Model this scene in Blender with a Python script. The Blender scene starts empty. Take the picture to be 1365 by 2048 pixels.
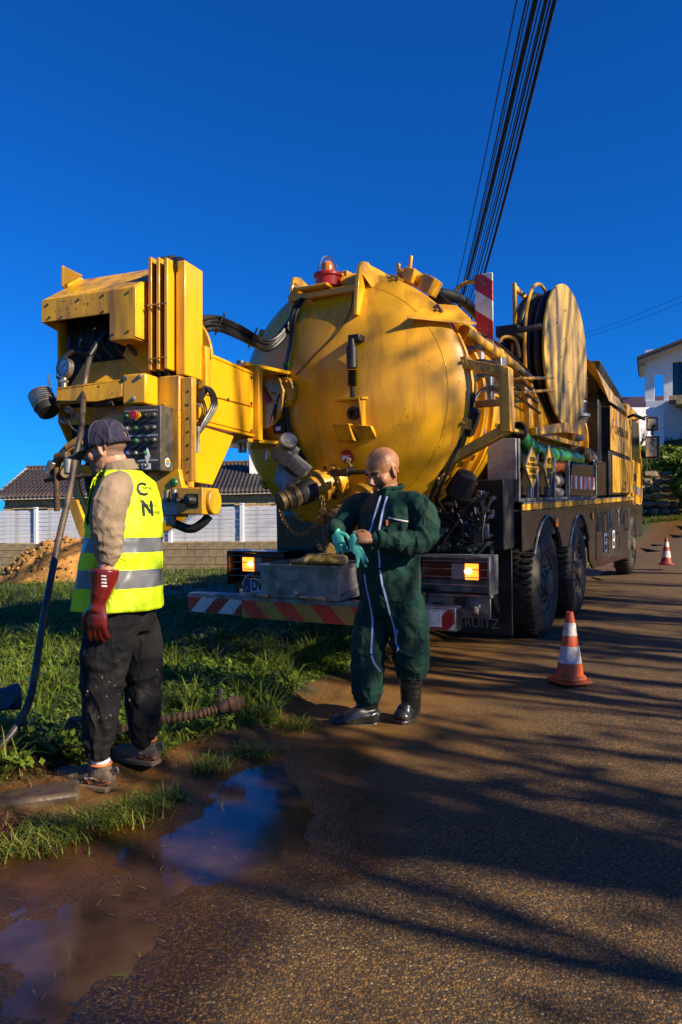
import bpy, bmesh, math, random
import numpy as np
from mathutils import Vector, Matrix, Euler, noise
from mathutils.bvhtree import BVHTree
random.seed(7); RNG = np.random.default_rng(7)
SC = bpy.context.scene
COL = SC.collection
R = math.radians

# ------------------------------------------------------------------ camera, sky, sun, exposure
CAM_H = 1.28; FPX = 1480.0; HOR = 1040.0; CXP = 682.5      # metres; focal length and horizon in photo pixels
cam_d = bpy.data.cameras.new('camera'); cam_d.sensor_fit = 'VERTICAL'; cam_d.sensor_height = 36.0; cam_d.sensor_width = 24.0
cam_d.lens = FPX / 2048.0 * 36.0; cam_d.shift_y = (HOR - 1024.0) / 2048.0
cam_d.clip_start = 0.05; cam_d.clip_end = 3000
cam = bpy.data.objects.new('camera', cam_d); COL.objects.link(cam)
cam.location = (0, 0, CAM_H); cam.rotation_euler = (R(90), 0, 0); SC.camera = cam

SUN_EL = R(29); SUN_H = Vector((0.86, -0.51, 0)).normalized()
SUN = Vector((SUN_H.x*math.cos(SUN_EL), SUN_H.y*math.cos(SUN_EL), math.sin(SUN_EL)))   # towards the sun
world = bpy.data.worlds.new('World'); SC.world = world; world.use_nodes = True
wn = world.node_tree; wn.nodes.clear()
sky = wn.nodes.new('ShaderNodeTexSky'); sky.sky_type = 'NISHITA'; sky.sun_disc = False
sky.sun_elevation = SUN_EL; sky.sun_rotation = math.atan2(SUN_H.x, SUN_H.y)
sky.altitude = 300; sky.air_density = 1.0; sky.dust_density = 0.2; sky.ozone_density = 3.0
hs = wn.nodes.new('ShaderNodeMix'); hs.data_type = 'RGBA'; hs.blend_type = 'MULTIPLY'; hs.inputs[0].default_value = 1.0; hs.inputs[7].default_value = (.05, .60, 1.50, 1)   # the photograph's deep blue grade
bg = wn.nodes.new('ShaderNodeBackground'); bg.inputs['Strength'].default_value = 0.052
wo = wn.nodes.new('ShaderNodeOutputWorld')
wn.links.new(sky.outputs[0], hs.inputs[6]); wn.links.new(hs.outputs[2], bg.inputs[0]); wn.links.new(bg.outputs[0], wo.inputs[0])
sl = bpy.data.lights.new('sun', 'SUN'); sl.energy = 5.0; sl.angle = R(0.53); sl.color = (1.0, 0.87, 0.64)
so = bpy.data.objects.new('sun', sl); COL.objects.link(so)
so.rotation_euler = SUN.to_track_quat('Z', 'Y').to_euler(); so.location = (20, -15, 20)
vs = SC.view_settings; vs.view_transform = 'Standard'; vs.look = 'None'; vs.exposure = 0.92; vs.gamma = 1.0; vs.use_curve_mapping = False
SC.cycles.use_denoising = True
SC.cycles.max_bounces = 6

# ------------------------------------------------------------------ helpers
WM = {}                                                     # world matrix of every object built here
def at(px, py, d):                                          # a photo pixel at a real depth -> world point
    return Vector(((px-CXP)/FPX*d, d, CAM_H+(HOR-py)/FPX*d))
def props(o, label=None, cat=None, group=None, kind=None):
    if label: o['label'] = label
    if cat: o['category'] = cat
    if group: o['group'] = group
    if kind: o['kind'] = kind
    return o
def thing(name, loc, label, cat, group=None, M=None):
    o = bpy.data.objects.new(name, None); COL.objects.link(o); o.empty_display_size = 0.2
    m = M.copy() if M else Matrix.Translation(Vector(loc))
    o.matrix_world = m; WM[o.name] = m
    return props(o, label, cat, group)
def frame(loc, yaw=0, pitch=0, roll=0):                     # yaw clockwise seen from above, pitch nose up
    return Matrix.Translation(Vector(loc)) @ Matrix.Rotation(-R(yaw), 4, 'Z') @ Matrix.Rotation(R(pitch), 4, 'X') @ Matrix.Rotation(R(roll), 4, 'Y')
def catmull(P, res):
    P = [Vector(p) for p in P]
    if len(P) < 3 or res < 2: return P
    Q = [2*P[0]-P[1]] + P + [2*P[-1]-P[-2]]; out = []
    for i in range(1, len(Q)-2):
        a, b, c, d = Q[i-1], Q[i], Q[i+1], Q[i+2]
        for k in range(res):
            t = k/res
            out.append(0.5*((2*b)+(c-a)*t+(2*a-5*b+4*c-d)*t*t+(3*b-a-3*c+d)*t**3))
    out.append(P[-1]); return out
def lerp_list(L, res):
    out = []
    for i in range(len(L)-1):
        for k in range(res): out.append(L[i]+(L[i+1]-L[i])*(k/res))
    out.append(L[-1]); return out
class MB:
    def __init__(s, M=None): s.v = []; s.f = []; s.m = []; s.M = M; s.mi = 0
    def add(s, vs, fs, mi=None):
        o = len(s.v); M = s.M
        s.v += [(M @ Vector(p)) if M else Vector(p) for p in vs]
        s.f += [tuple(i+o for i in f) for f in fs]; s.m += [s.mi if mi is None else mi]*len(fs); return s
    def box(s, c, d, rot=(0, 0, 0), mi=None, taper=1.0):
        E = Euler([R(a) for a in rot]).to_matrix(); c = Vector(c); h = Vector(d)/2
        vs = []
        for z in (-1, 1):
            k = taper if z > 0 else 1.0
            for x, y in ((-1, -1), (1, -1), (1, 1), (-1, 1)): vs.append(c+E @ Vector((x*h.x*k, y*h.y*k, z*h.z)))
        return s.add(vs, [(3, 2, 1, 0), (4, 5, 6, 7), (0, 1, 5, 4), (1, 2, 6, 5), (2, 3, 7, 6), (3, 0, 4, 7)], mi)
    def b2(s, a, b, mi=None):
        a, b = Vector(a), Vector(b); return s.box((a+b)/2, [abs(x) for x in (b-a)], mi=mi)
    def slab(s, pts, off, mi=None):                         # a flat polygon given thickness by the vector off
        P = [Vector(p) for p in pts]; o = Vector(off); n = len(P)
        nrm = Vector((0, 0, 0))
        for i in range(n): nrm += P[i].cross(P[(i+1) % n])
        if nrm.dot(o) < 0: P.reverse()
        return s.add(P+[p+o for p in P], [tuple(range(n))[::-1], tuple(range(n, 2*n))]+[(i, (i+1) % n, n+(i+1) % n, n+i) for i in range(n)], mi)
    def tube(s, P, r, n=8, res=4, mi=None, caps=True):
        P0 = [Vector(p) for p in P]
        rr = list(r) if isinstance(r, (list, tuple)) else [r]*len(P0)
        if len(P0) > 2 and res > 1: P1 = catmull(P0, res); rr = lerp_list(rr, res)
        else: P1 = P0
        T = [(P1[min(i+1, len(P1)-1)]-P1[max(i-1, 0)]).normalized() for i in range(len(P1))]
        up = Vector((0, 0, 1)) if abs(T[0].z) < .9 else Vector((1, 0, 0))
        A = T[0].cross(up).normalized(); vs = []; fs = []
        for i, p in enumerate(P1):
            A = (A-T[i]*A.dot(T[i])).normalized(); Bv = T[i].cross(A)
            for k in range(n):
                a = 2*math.pi*k/n; vs.append(p+(A*math.cos(a)+Bv*math.sin(a))*rr[i])
        m = len(P1)
        for i in range(m-1):
            for k in range(n): fs.append((i*n+k, i*n+(k+1) % n, (i+1)*n+(k+1) % n, (i+1)*n+k))
        if caps: fs += [tuple(range(n))[::-1], tuple(range((m-1)*n, m*n))]
        return s.add(vs, fs, mi)
    def cyl(s, a, b, r, n=20, mi=None): return s.tube([a, b], r, n, 1, mi)
    def lathe(s, prof, c, axis, n=28, mi=None, closed=False):  # prof: (radius, height along axis)
        c = Vector(c); ax = Vector(axis).normalized(); up = Vector((0, 0, 1)) if abs(ax.z) < .9 else Vector((1, 0, 0))
        A = ax.cross(up).normalized(); Bv = ax.cross(A); vs = []; fs = []
        for (r, h) in prof:
            for k in range(n):
                t = 2*math.pi*k/n; vs.append(c+ax*h+(A*math.cos(t)+Bv*math.sin(t))*r)
        m = len(prof)
        for i in range(m if closed else m-1):
            j = (i+1) % m
            for k in range(n): fs.append((i*n+k, j*n+k, j*n+(k+1) % n, i*n+(k+1) % n))
        if not closed:
            if prof[0][0] > 1e-4: fs.append(tuple(range(n)))
            if prof[-1][0] > 1e-4: fs.append(tuple(range((m-1)*n, m*n))[::-1])
        return s.add(vs, fs, mi)
    def ball(s, c, r, n=12, mi=None, rot=None):
        r = Vector(r) if hasattr(r, '__len__') else Vector((r, r, r)); c = Vector(c); vs = []; fs = []; m = n//2
        E = rot if rot is not None else Matrix.Identity(3)
        for i in range(m+1):
            ph = math.pi*i/m-math.pi/2
            for k in range(n):
                t = 2*math.pi*k/n
                vs.append(c+E @ Vector((r.x*math.cos(ph)*math.cos(t), r.y*math.cos(ph)*math.sin(t), r.z*math.sin(ph))))
        for i in range(m):
            for k in range(n): fs.append((i*n+k, i*n+(k+1) % n, (i+1)*n+(k+1) % n, (i+1)*n+k))
        return s.add(vs, fs, mi)
    def loft(s, st, side, n=20, res=3, mi=None):            # st: (point, half width along side, half depth)
        P = catmull([x[0] for x in st], res); W = lerp_list([x[1] for x in st], res); D = lerp_list([x[2] for x in st], res)
        side = Vector(side).normalized(); vs = []; fs = []; m = len(P)
        for i, p in enumerate(P):
            t = (P[min(i+1, m-1)]-P[max(i-1, 0)]).normalized(); a = (side-t*side.dot(t)).normalized(); b = t.cross(a)
            for k in range(n):
                g = 2*math.pi*k/n; vs.append(p+a*W[i]*math.cos(g)+b*D[i]*math.sin(g))
        for i in range(m-1):
            for k in range(n): fs.append((i*n+k, i*n+(k+1) % n, (i+1)*n+(k+1) % n, (i+1)*n+k))
        fs += [tuple(range(n))[::-1], tuple(range((m-1)*n, m*n))]
        return s.add(vs, fs, mi)
    def build(s, name, mats, parent=None, bevel=0.0, smooth=38, seg=2, kind=None):
        inv = WM[parent.name].inverted() if parent else Matrix.Identity(4)
        me = bpy.data.meshes.new(name); me.from_pydata([tuple(inv @ p) for p in s.v], [], s.f)
        mats = mats if isinstance(mats, (list, tuple)) else [mats]
        for m in mats: me.materials.append(m)
        if len(mats) > 1: me.polygons.foreach_set('material_index', s.m)
        if smooth:
            me.polygons.foreach_set('use_smooth', [True]*len(me.polygons)); me.set_sharp_from_angle(angle=R(smooth))
        me.update()
        o = bpy.data.objects.new(name, me); COL.objects.link(o)
        if parent: o.parent = parent; WM[o.name] = WM[parent.name]
        else: WM[o.name] = Matrix.Identity(4)
        if bevel:
            b = o.modifiers.new('bevel', 'BEVEL'); b.width = bevel; b.segments = seg; b.limit_method = 'ANGLE'; b.angle_limit = R(35)
        if kind: o['kind'] = kind
        return o
def from_np(name, V, Fq, mats, parent=None, smooth=True, attrs=None, mi=None):
    me = bpy.data.meshes.new(name); V = np.asarray(V, np.float32); Fq = np.asarray(Fq, np.int32); k = Fq.shape[1]
    if parent:
        inv = np.array(WM[parent.name].inverted()); V = (V @ inv[:3, :3].T + inv[:3, 3]).astype(np.float32)
    me.vertices.add(len(V)); me.vertices.foreach_set('co', V.ravel())
    me.loops.add(Fq.size); me.loops.foreach_set('vertex_index', Fq.ravel())
    me.polygons.add(len(Fq)); me.polygons.foreach_set('loop_start', np.arange(0, Fq.size, k, dtype=np.int32))
    me.update(calc_edges=True)
    for m in (mats if isinstance(mats, (list, tuple)) else [mats]): me.materials.append(m)
    if mi is not None: me.polygons.foreach_set('material_index', np.asarray(mi, np.int32))
    if smooth: me.polygons.foreach_set('use_smooth', np.ones(len(Fq), bool))
    for a, val in (attrs or {}).items():
        at_ = me.attributes.new(a, 'FLOAT', 'POINT'); at_.data.foreach_set('value', np.asarray(val, np.float32))
    me.validate(); me.update()
    o = bpy.data.objects.new(name, me); COL.objects.link(o)
    if parent: o.parent = parent; WM[o.name] = WM[parent.name]
    else: WM[o.name] = Matrix.Identity(4)
    return o
def text(name, s, M, size, m, parent, ext=0.001, align='LEFT', bold=0.0, sx=1.0, wrap=None):
    cu = bpy.data.curves.new(name, 'FONT'); cu.body = s; cu.size = size; cu.extrude = ext; cu.align_x = align; cu.offset = bold
    cu.resolution_u = 3
    t = bpy.data.objects.new('tmp_text', cu); COL.objects.link(t)
    bpy.context.view_layer.update()
    me = bpy.data.meshes.new_from_object(t.evaluated_get(bpy.context.evaluated_depsgraph_get()))
    bpy.data.objects.remove(t); bpy.data.curves.remove(cu)
    inv = WM[parent.name].inverted()
    for v in me.vertices:
        p = M @ Vector((v.co.x*sx, v.co.y, v.co.z))
        if wrap: p = wrap(p)
        v.co = inv @ p
    me.name = name; me.materials.clear(); me.materials.append(m)
    o = bpy.data.objects.new(name, me); COL.objects.link(o); o.parent = parent; WM[o.name] = WM[parent.name]
    return o
def fuse(mb, voxel, smooth=4):                              # one continuous surface out of overlapping closed shapes
    me = bpy.data.meshes.new('tmp'); me.from_pydata([tuple(p) for p in mb.v], [], mb.f)
    o = bpy.data.objects.new('tmp', me); COL.objects.link(o)
    r = o.modifiers.new('r', 'REMESH'); r.mode = 'VOXEL'; r.voxel_size = voxel
    if smooth:
        k = o.modifiers.new('s', 'SMOOTH'); k.factor = 0.5; k.iterations = smooth
    bpy.context.view_layer.update()
    ev = o.evaluated_get(bpy.context.evaluated_depsgraph_get()).to_mesh()
    V = np.empty(len(ev.vertices)*3, np.float32); ev.vertices.foreach_get('co', V); V = V.reshape(-1, 3)
    N = np.empty(len(ev.vertices)*3, np.float32); ev.vertices.foreach_get('normal', N); N = N.reshape(-1, 3)
    Fq = np.array([tuple(p.vertices) if len(p.vertices) == 4 else tuple(p.vertices)+(p.vertices[-1],) for p in ev.polygons], np.int32)
    bpy.data.objects.remove(o); bpy.data.meshes.remove(me)
    return V.astype(np.float64), N.astype(np.float64), Fq
def vnoise(P, sc, seed=0.0):                                # cheap smooth noise for arrays of points, about -1..1
    q = np.asarray(P)*sc+seed; out = 0
    for k, (a, b, c, w) in enumerate(((1.0, 1.7, 0.6, .5), (1.9, -1.1, 1.4, .3), (-2.3, 2.9, 2.1, .2), (4.1, 3.3, -3.9, .12))):
        out = out+w*np.sin(q[:, 0]*a+q[:, 1]*b+q[:, 2]*c+k*1.7+np.sin(q[:, 0]*b*.7-q[:, 2]*a*.9+k)*1.3+np.sin(q[:, 1]*1.3*a+k*2.1))
    return out

# ------------------------------------------------------------------ materials
def _n(nt, t, **kw):
    n = nt.nodes.new(t)
    for k, v in kw.items():
        if k in n.inputs: n.inputs[k].default_value = v
        else: setattr(n, k, v)
    return n
def c4(c): return (c[0], c[1], c[2], 1.0)
def mixc(nt, fac, a, b, mode='MIX'):
    n = nt.nodes.new('ShaderNodeMix'); n.data_type = 'RGBA'; n.blend_type = mode
    for sock, v in ((n.inputs[0], fac), (n.inputs[6], a), (n.inputs[7], b)):
        if isinstance(v, (int, float)): sock.default_value = v
        elif isinstance(v, tuple): sock.default_value = c4(v) if len(v) == 3 else v
        else: nt.links.new(v, sock)
    return n.outputs[2]
def ramp(nt, src, lo, hi, a=0.0, b=1.0):
    n = nt.nodes.new('ShaderNodeMapRange'); n.inputs[1].default_value = lo; n.inputs[2].default_value = hi
    n.inputs[3].default_value = a; n.inputs[4].default_value = b; nt.links.new(src, n.inputs[0]); return n.outputs[0]
def nz(nt, vec, scale, detail=4, rough=.55):
    n = nt.nodes.new('ShaderNodeTexNoise'); n.inputs['Scale'].default_value = scale; n.inputs['Detail'].default_value = detail
    n.inputs['Roughness'].default_value = rough
    if vec is not None: nt.links.new(vec, n.inputs['Vector'])
    return n.outputs['Fac']
def mapping(nt, vec, scale=(1, 1, 1), rot=(0, 0, 0)):
    n = nt.nodes.new('ShaderNodeMapping'); n.inputs['Scale'].default_value = scale; n.inputs['Rotation'].default_value = rot
    nt.links.new(vec, n.inputs['Vector']); return n.outputs[0]
def newmat(name):
    m = bpy.data.materials.new(name); m.use_nodes = True; nt = m.node_tree
    b = nt.nodes['Principled BSDF']; tc = nt.nodes.new('ShaderNodeTexCoord')
    return m, nt, b, tc.outputs['Object']
def bumped(nt, b, h, strength, dist=0.01):
    n = nt.nodes.new('ShaderNodeBump'); n.inputs['Strength'].default_value = strength; n.inputs['Distance'].default_value = dist
    nt.links.new(h, n.inputs['Height']); nt.links.new(n.outputs[0], b.inputs['Normal'])
def mat(name, col, rough=.5, metal=0.0, var=.25, vs_=5.0, dirt=None, damt=.3, dscale=4.0, chips=0.0, bump=0.0, bscale=60, coat=0.0, streak=False, spec=.5, sheen=0.0, emit=None, est=0.0, trans=0.0):
    m, nt, b, oc = newmat(name)
    c = mixc(nt, ramp(nt, nz(nt, oc, vs_), .3, .7), tuple(x*(1-var) for x in col), tuple(min(1, x*(1+var*.6)) for x in col))
    r = ramp(nt, nz(nt, oc, vs_*2.3), .3, .7, max(.02, rough-.1), min(1, rough+.12))
    if dirt:
        v = mapping(nt, oc, (1, 1, .12)) if streak else oc
        f = ramp(nt, nz(nt, v, dscale, 7, .65), .62-damt*.5, .80-damt*.35)
        c = mixc(nt, f, c, dirt)
    if chips:
        f = ramp(nt, nz(nt, oc, 38, 3, .6), .70-chips*.1, .73-chips*.1)
        f2 = nt.nodes.new('ShaderNodeMath'); f2.operation = 'MULTIPLY'; nt.links.new(f, f2.inputs[0]); nt.links.new(ramp(nt, nz(nt, oc, 3.1), .5, .6), f2.inputs[1])
        c = mixc(nt, f2.outputs[0], c, (.05, .035, .025))
    nt.links.new(c, b.inputs['Base Color']); nt.links.new(r, b.inputs['Roughness'])
    b.inputs['Metallic'].default_value = metal; b.inputs['Coat Weight'].default_value = coat; b.inputs['Coat Roughness'].default_value = .12
    b.inputs['Specular IOR Level'].default_value = spec; b.inputs['Sheen Weight'].default_value = sheen
    b.inputs['Transmission Weight'].default_value = trans
    if bump: bumped(nt, b, nz(nt, oc, bscale, 4), bump)
    if emit: b.inputs['Emission Color'].default_value = c4(emit); b.inputs['Emission Strength'].default_value = est
    return m
def stripes(name, ca, cb, vec, period, phase=0.0, rough=.4, dirt=(.12, .09, .06)):   # flat printed diagonal bands along the vector, object space
    m, nt, b, oc = newmat(name)
    d = nt.nodes.new('ShaderNodeVectorMath'); d.operation = 'DOT_PRODUCT'; nt.links.new(oc, d.inputs[0]); d.inputs[1].default_value = Vector(vec)/period
    a = nt.nodes.new('ShaderNodeMath'); a.operation = 'ADD'; nt.links.new(d.outputs['Value'], a.inputs[0]); a.inputs[1].default_value = phase
    f = nt.nodes.new('ShaderNodeMath'); f.operation = 'FRACT'; nt.links.new(a.outputs[0], f.inputs[0])
    g = nt.nodes.new('ShaderNodeMath'); g.operation = 'GREATER_THAN'; nt.links.new(f.outputs[0], g.inputs[0]); g.inputs[1].default_value = .5
    c = mixc(nt, g.outputs[0], ca, cb)
    c = mixc(nt, ramp(nt, nz(nt, oc, 9, 6, .7), .52, .78, 0, .8), c, dirt)
    c = mixc(nt, ramp(nt, nz(nt, oc, 42, 3), .66, .70, 0, .9), c, (.4, .38, .35))
    nt.links.new(c, b.inputs['Base Color']); b.inputs['Roughness'].default_value = rough
    return m
GRIME = (.045, .03, .018)
M = dict(
    yellow=mat('yellow_paint', (.76, .36, .004), .34, var=.14, vs_=1.4, dirt=(.40, .17, .008), damt=.24, dscale=5, chips=.35, streak=True, coat=.35, bump=.015, bscale=9),
    yellow2=mat('yellow_paint_worn', (.72, .36, .006), .42, var=.3, vs_=3.0, dirt=(.20, .10, .025), damt=.40, dscale=7, chips=.8, streak=True, coat=.15),
    black=mat('black_paint', (.0065, .0065, .008), .26, var=.4, dirt=(.022, .017, .012), damt=.28, coat=.4),
    blackm=mat('black_matt', (.007, .0065, .006), .6, var=.4, dirt=(.026, .019, .012), damt=.3),
    rubber=mat('rubber', (.008, .008, .008), .42, var=.4, dirt=(.035, .026, .017), damt=.25, dscale=9),
    tyre=mat('tyre_rubber', (.016, .015, .014), .7, var=.4, dirt=(.075, .05, .028), damt=.32, dscale=5, bump=.2, bscale=50),
    steel=mat('steel', (.42, .41, .39), .42, 1.0, var=.3, dirt=(.12, .085, .05), damt=.35, dscale=9),
    galv=mat('galvanised_steel', (.30, .30, .29), .5, .6, var=.35, vs_=11, dirt=(.11, .085, .055), damt=.35, dscale=6, bump=.05),
    alu=mat('dirty_aluminium', (.5, .48, .44), .38, .9, var=.25, dirt=(.2, .13, .06), damt=.45, dscale=12),
    brass=mat('dirty_brass_fitting', (.24, .15, .055), .55, .4, var=.4, dirt=(.07, .045, .02), damt=.45, dscale=16),
    rust=mat('rusty_iron', (.11, .052, .024), .8, .2, var=.5, vs_=20, dirt=(.03, .02, .014), damt=.4, dscale=14, bump=.3),
    grey=mat('grey_panel', (.33, .34, .36), .5, var=.15, dirt=(.16, .12, .08), damt=.3, dscale=6),
    white=mat('white_print', (.72, .72, .70), .5, var=.1, dirt=(.3, .25, .18), damt=.2),
    red=mat('red_paint', (.45, .02, .012), .4, var=.2, dirt=(.1, .03, .02), damt=.3),
    redlens=mat('red_lens', (.16, .006, .005), .15, var=.1, coat=.6),
    clear=mat('clear_lens', (.42, .34, .36), .12, var=.1, coat=.6),
    amber=mat('amber_lens', (.8, .20, .01), .15, var=.1, coat=.5),
    amberlit=mat('lit_amber_lens', (.9, .28, .01), .2, var=.05, emit=(1.0, .26, .02), est=1.6),
    bulb=mat('lit_bulb', (1, .6, .2), .3, var=0, emit=(1, .55, .12), est=9.0),
    green=mat('green_button', (.008, .13, .025), .3, var=.1),
    blue=mat('blue_button', (.01, .03, .3), .3, var=.1),
    yel=mat('yellow_button', (.7, .5, .02), .35, var=.1),
    dial=mat('white_dial', (.75, .76, .76), .25, var=.05, coat=.8),
    ink=mat('black_print', (.008, .008, .008), .6, var=.1),
    glass=mat('dark_glass', (.012, .016, .02), .05, var=.1, coat=.8),
    mirror=mat('mirror_glass', (.8, .82, .85), .04, 1.0, var=.02),
    hoseg=mat('green_hose', (.03, .26, .035), .32, var=.35, vs_=9, dirt=(.03, .05, .02), damt=.3, coat=.3),
    hoseo=mat('orange_hose', (.55, .11, .02), .4, var=.35, vs_=9, dirt=(.12, .04, .02), damt=.35),
    hosew=mat('pale_hose', (.36, .30, .24), .5, var=.35, vs_=9, dirt=(.10, .07, .05), damt=.4),
    ply=mat('yellow_plywood', (.62, .37, .055), .48, var=.2, vs_=3, dirt=(.17, .12, .07), damt=.5, dscale=7, streak=True, bump=.03),
)
M['bump_red'] = stripes('red_white_reflector', (.36, .018, .012), (.58, .58, .56), (1, 0, -1.0), .30, .1)
M['bump_or'] = stripes('red_orange_reflector', (.62, .035, .012), (.42, .22, .03), (1, 0, 1.0), .36, .30)
M['delin'] = stripes('red_white_board', (.40, .015, .012), (.62, .62, .60), (1.0, 0, 1.35), .50, .06)
M['side_red'] = stripes('red_white_side_reflector', (.5, .015, .012), (.7, .7, .7), (0, 1, 0), .36, .1)
M['cpanel'] = mat('black_control_panel', (.022, .021, .020), .55, var=.4, dirt=(.10, .075, .05), damt=.45, dscale=8)
M['hosejet'] = mat('muddy_black_hose', (.016, .014, .013), .42, var=.4, dirt=(.13, .085, .045), damt=.42, dscale=6)
M['white_dim'] = mat('faded_white_print', (.16, .16, .15), .7, var=.3)
# ------------------------------------------------------------------ the lie of the land
TO = Vector((-.2553, 6.019, 0.0)); TYAW = 27.9; TR = frame(TO, TYAW, 2.0)           # truck frame: x right, y forward, z up
UF = (math.sin(R(TYAW)), math.cos(R(TYAW)))
EDGE = np.array([(-22, -30), (-6, -4), (-3.0, .5), (-1.32, 2.87), (-.87, 3.64), (-.36, 4.3), (.06, 5.26), (.87, 7.3), (3.2, 11.6), (8, 20), (13, 29), (16, 33)])
REDGE = np.array([(9, -30), (6.2, -4), (6.0, 3), (7.5, 7), (11, 11), (30, 16), (42, 33)])
def sst(a, b, x): t = np.clip((x-a)/(b-a), 0, 1); return t*t*(3-2*t)
def edge_d(x, y):                                           # metres to the left of the road's left edge
    wob = .06*np.sin(y*3.1+.4)+.04*np.sin(y*7.3)+.03*np.sin(x*5+y*11)
    return (np.interp(y, EDGE[:, 1], EDGE[:, 0])-x)*.86+wob
def redge_d(x, y): return (x-np.interp(y, REDGE[:, 1], REDGE[:, 0]))*.9+.08*np.sin(y*2.7)
def base_z(x, y):
    x = np.asarray(x, float); y = np.asarray(y, float)
    u = (x-TO.x)*UF[0]+(y-TO.y)*UF[1]; w = np.clip(u-3, 0, 40)
    z = .0028*w*w
    left = edge_d(x, y)
    rightness = sst(6.0, -2.0, left)
    z = z*(.25+.75*rightness)-.012*np.clip(left-1.0, 0, 25)*(1-sst(30, 60, y))
    bank = sst(6.5, 10.5, x)*(2.3*sst(28.6, 30.6, y)+2.0*sst(31, 37, y))
    bank2 = 1.6*sst(.5, 5, redge_d(x, y))*sst(30, 10, y)
    return z+bank+bank2
def gnoise(x, y): return .5*np.sin(x*2.1+1.3*np.sin(y*1.7))+.3*np.sin(y*3.9+x*1.1)+.2*np.sin(x*7.7-y*6.1)+.15*np.sin(x*13+y*17)
def ground_h(x, y):
    d = edge_d(x, y); r = redge_d(x, y); s = np.maximum(np.maximum(d, r), (y-28.3)*.8)
    return base_z(x, y)-.035+.085*sst(-.05, .45, s)+.022*gnoise(x, y)*sst(0, .5, s)-.25*sst(-.3, -.8, s)*(s < -.3)
def gh(x, y): return float(ground_h(np.array([x]), np.array([y]))[0])
def g0(px, py, z=0.0):
    d = (CAM_H-z)*FPX/(py-HOR); return ((px-CXP)/FPX*d, d)
PUD = [np.array([g0(*p) for p in P]) for P in (
    [(495, 1548), (560, 1528), (580, 1580), (602, 1622), (585, 1690), (470, 1748), (330, 1768), (318, 1705), (390, 1645), (440, 1598)],
    [(-60, 1850), (90, 1772), (190, 1722), (262, 1682), (285, 1700), (330, 1765), (345, 1850), (240, 1950), (130, 2060), (-60, 2060)])]
def poly_sd(P, x, y):
    d = np.full(x.shape, 1e9); ins = np.zeros(x.shape, bool); n = len(P)
    for i in range(n):
        ax, ay = P[i]; bx, by = P[(i+1) % n]; ex, ey = bx-ax, by-ay
        t = np.clip(((x-ax)*ex+(y-ay)*ey)/(ex*ex+ey*ey), 0, 1)
        d = np.minimum(d, np.hypot(x-ax-ex*t, y-ay-ey*t))
        c = ((ay > y) != (by > y)) & (x < (bx-ax)*(y-ay)/(by-ay+1e-12)+ax); ins ^= c
    return np.where(ins, -d, d)
def pud_sd(x, y): return np.minimum(poly_sd(PUD[0], x, y), poly_sd(PUD[1], x, y))
def axis(lo, a, b, hi, step, grow):
    mid = list(np.arange(a, b, step)); s = step; v = b; out = []
    while v < hi: out.append(v); s *= grow; v += s
    out.append(hi); s = step; v = a-step; pre = []
    while v > lo: pre.append(v); s *= grow; v -= s
    pre.append(lo); return np.array(pre[::-1]+mid+out)
def sheet(xs, ys, hf, keep, name, m, attrs, kind='structure', whole=True):
    X, Y = np.meshgrid(xs, ys); x = X.ravel(); y = Y.ravel(); z = hf(x, y); nx = len(xs)
    i = np.arange(len(ys)-1)[:, None]*nx+np.arange(nx-1)[None, :]
    Fq = np.stack([i, i+1, i+nx+1, i+nx], -1).reshape(-1, 4)
    k = keep(x, y); Fq = Fq[k[Fq].all(1) if whole else k[Fq].any(1)]
    used = np.unique(Fq); rm = np.full(len(x), -1); rm[used] = np.arange(len(used)); Fq = rm[Fq]
    V = np.stack([x, y, z], 1)[used]
    o = from_np(name, V, Fq, m, attrs={a: f(V[:, 0], V[:, 1]) for a, f in attrs.items()}); o['kind'] = kind; return o

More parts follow.
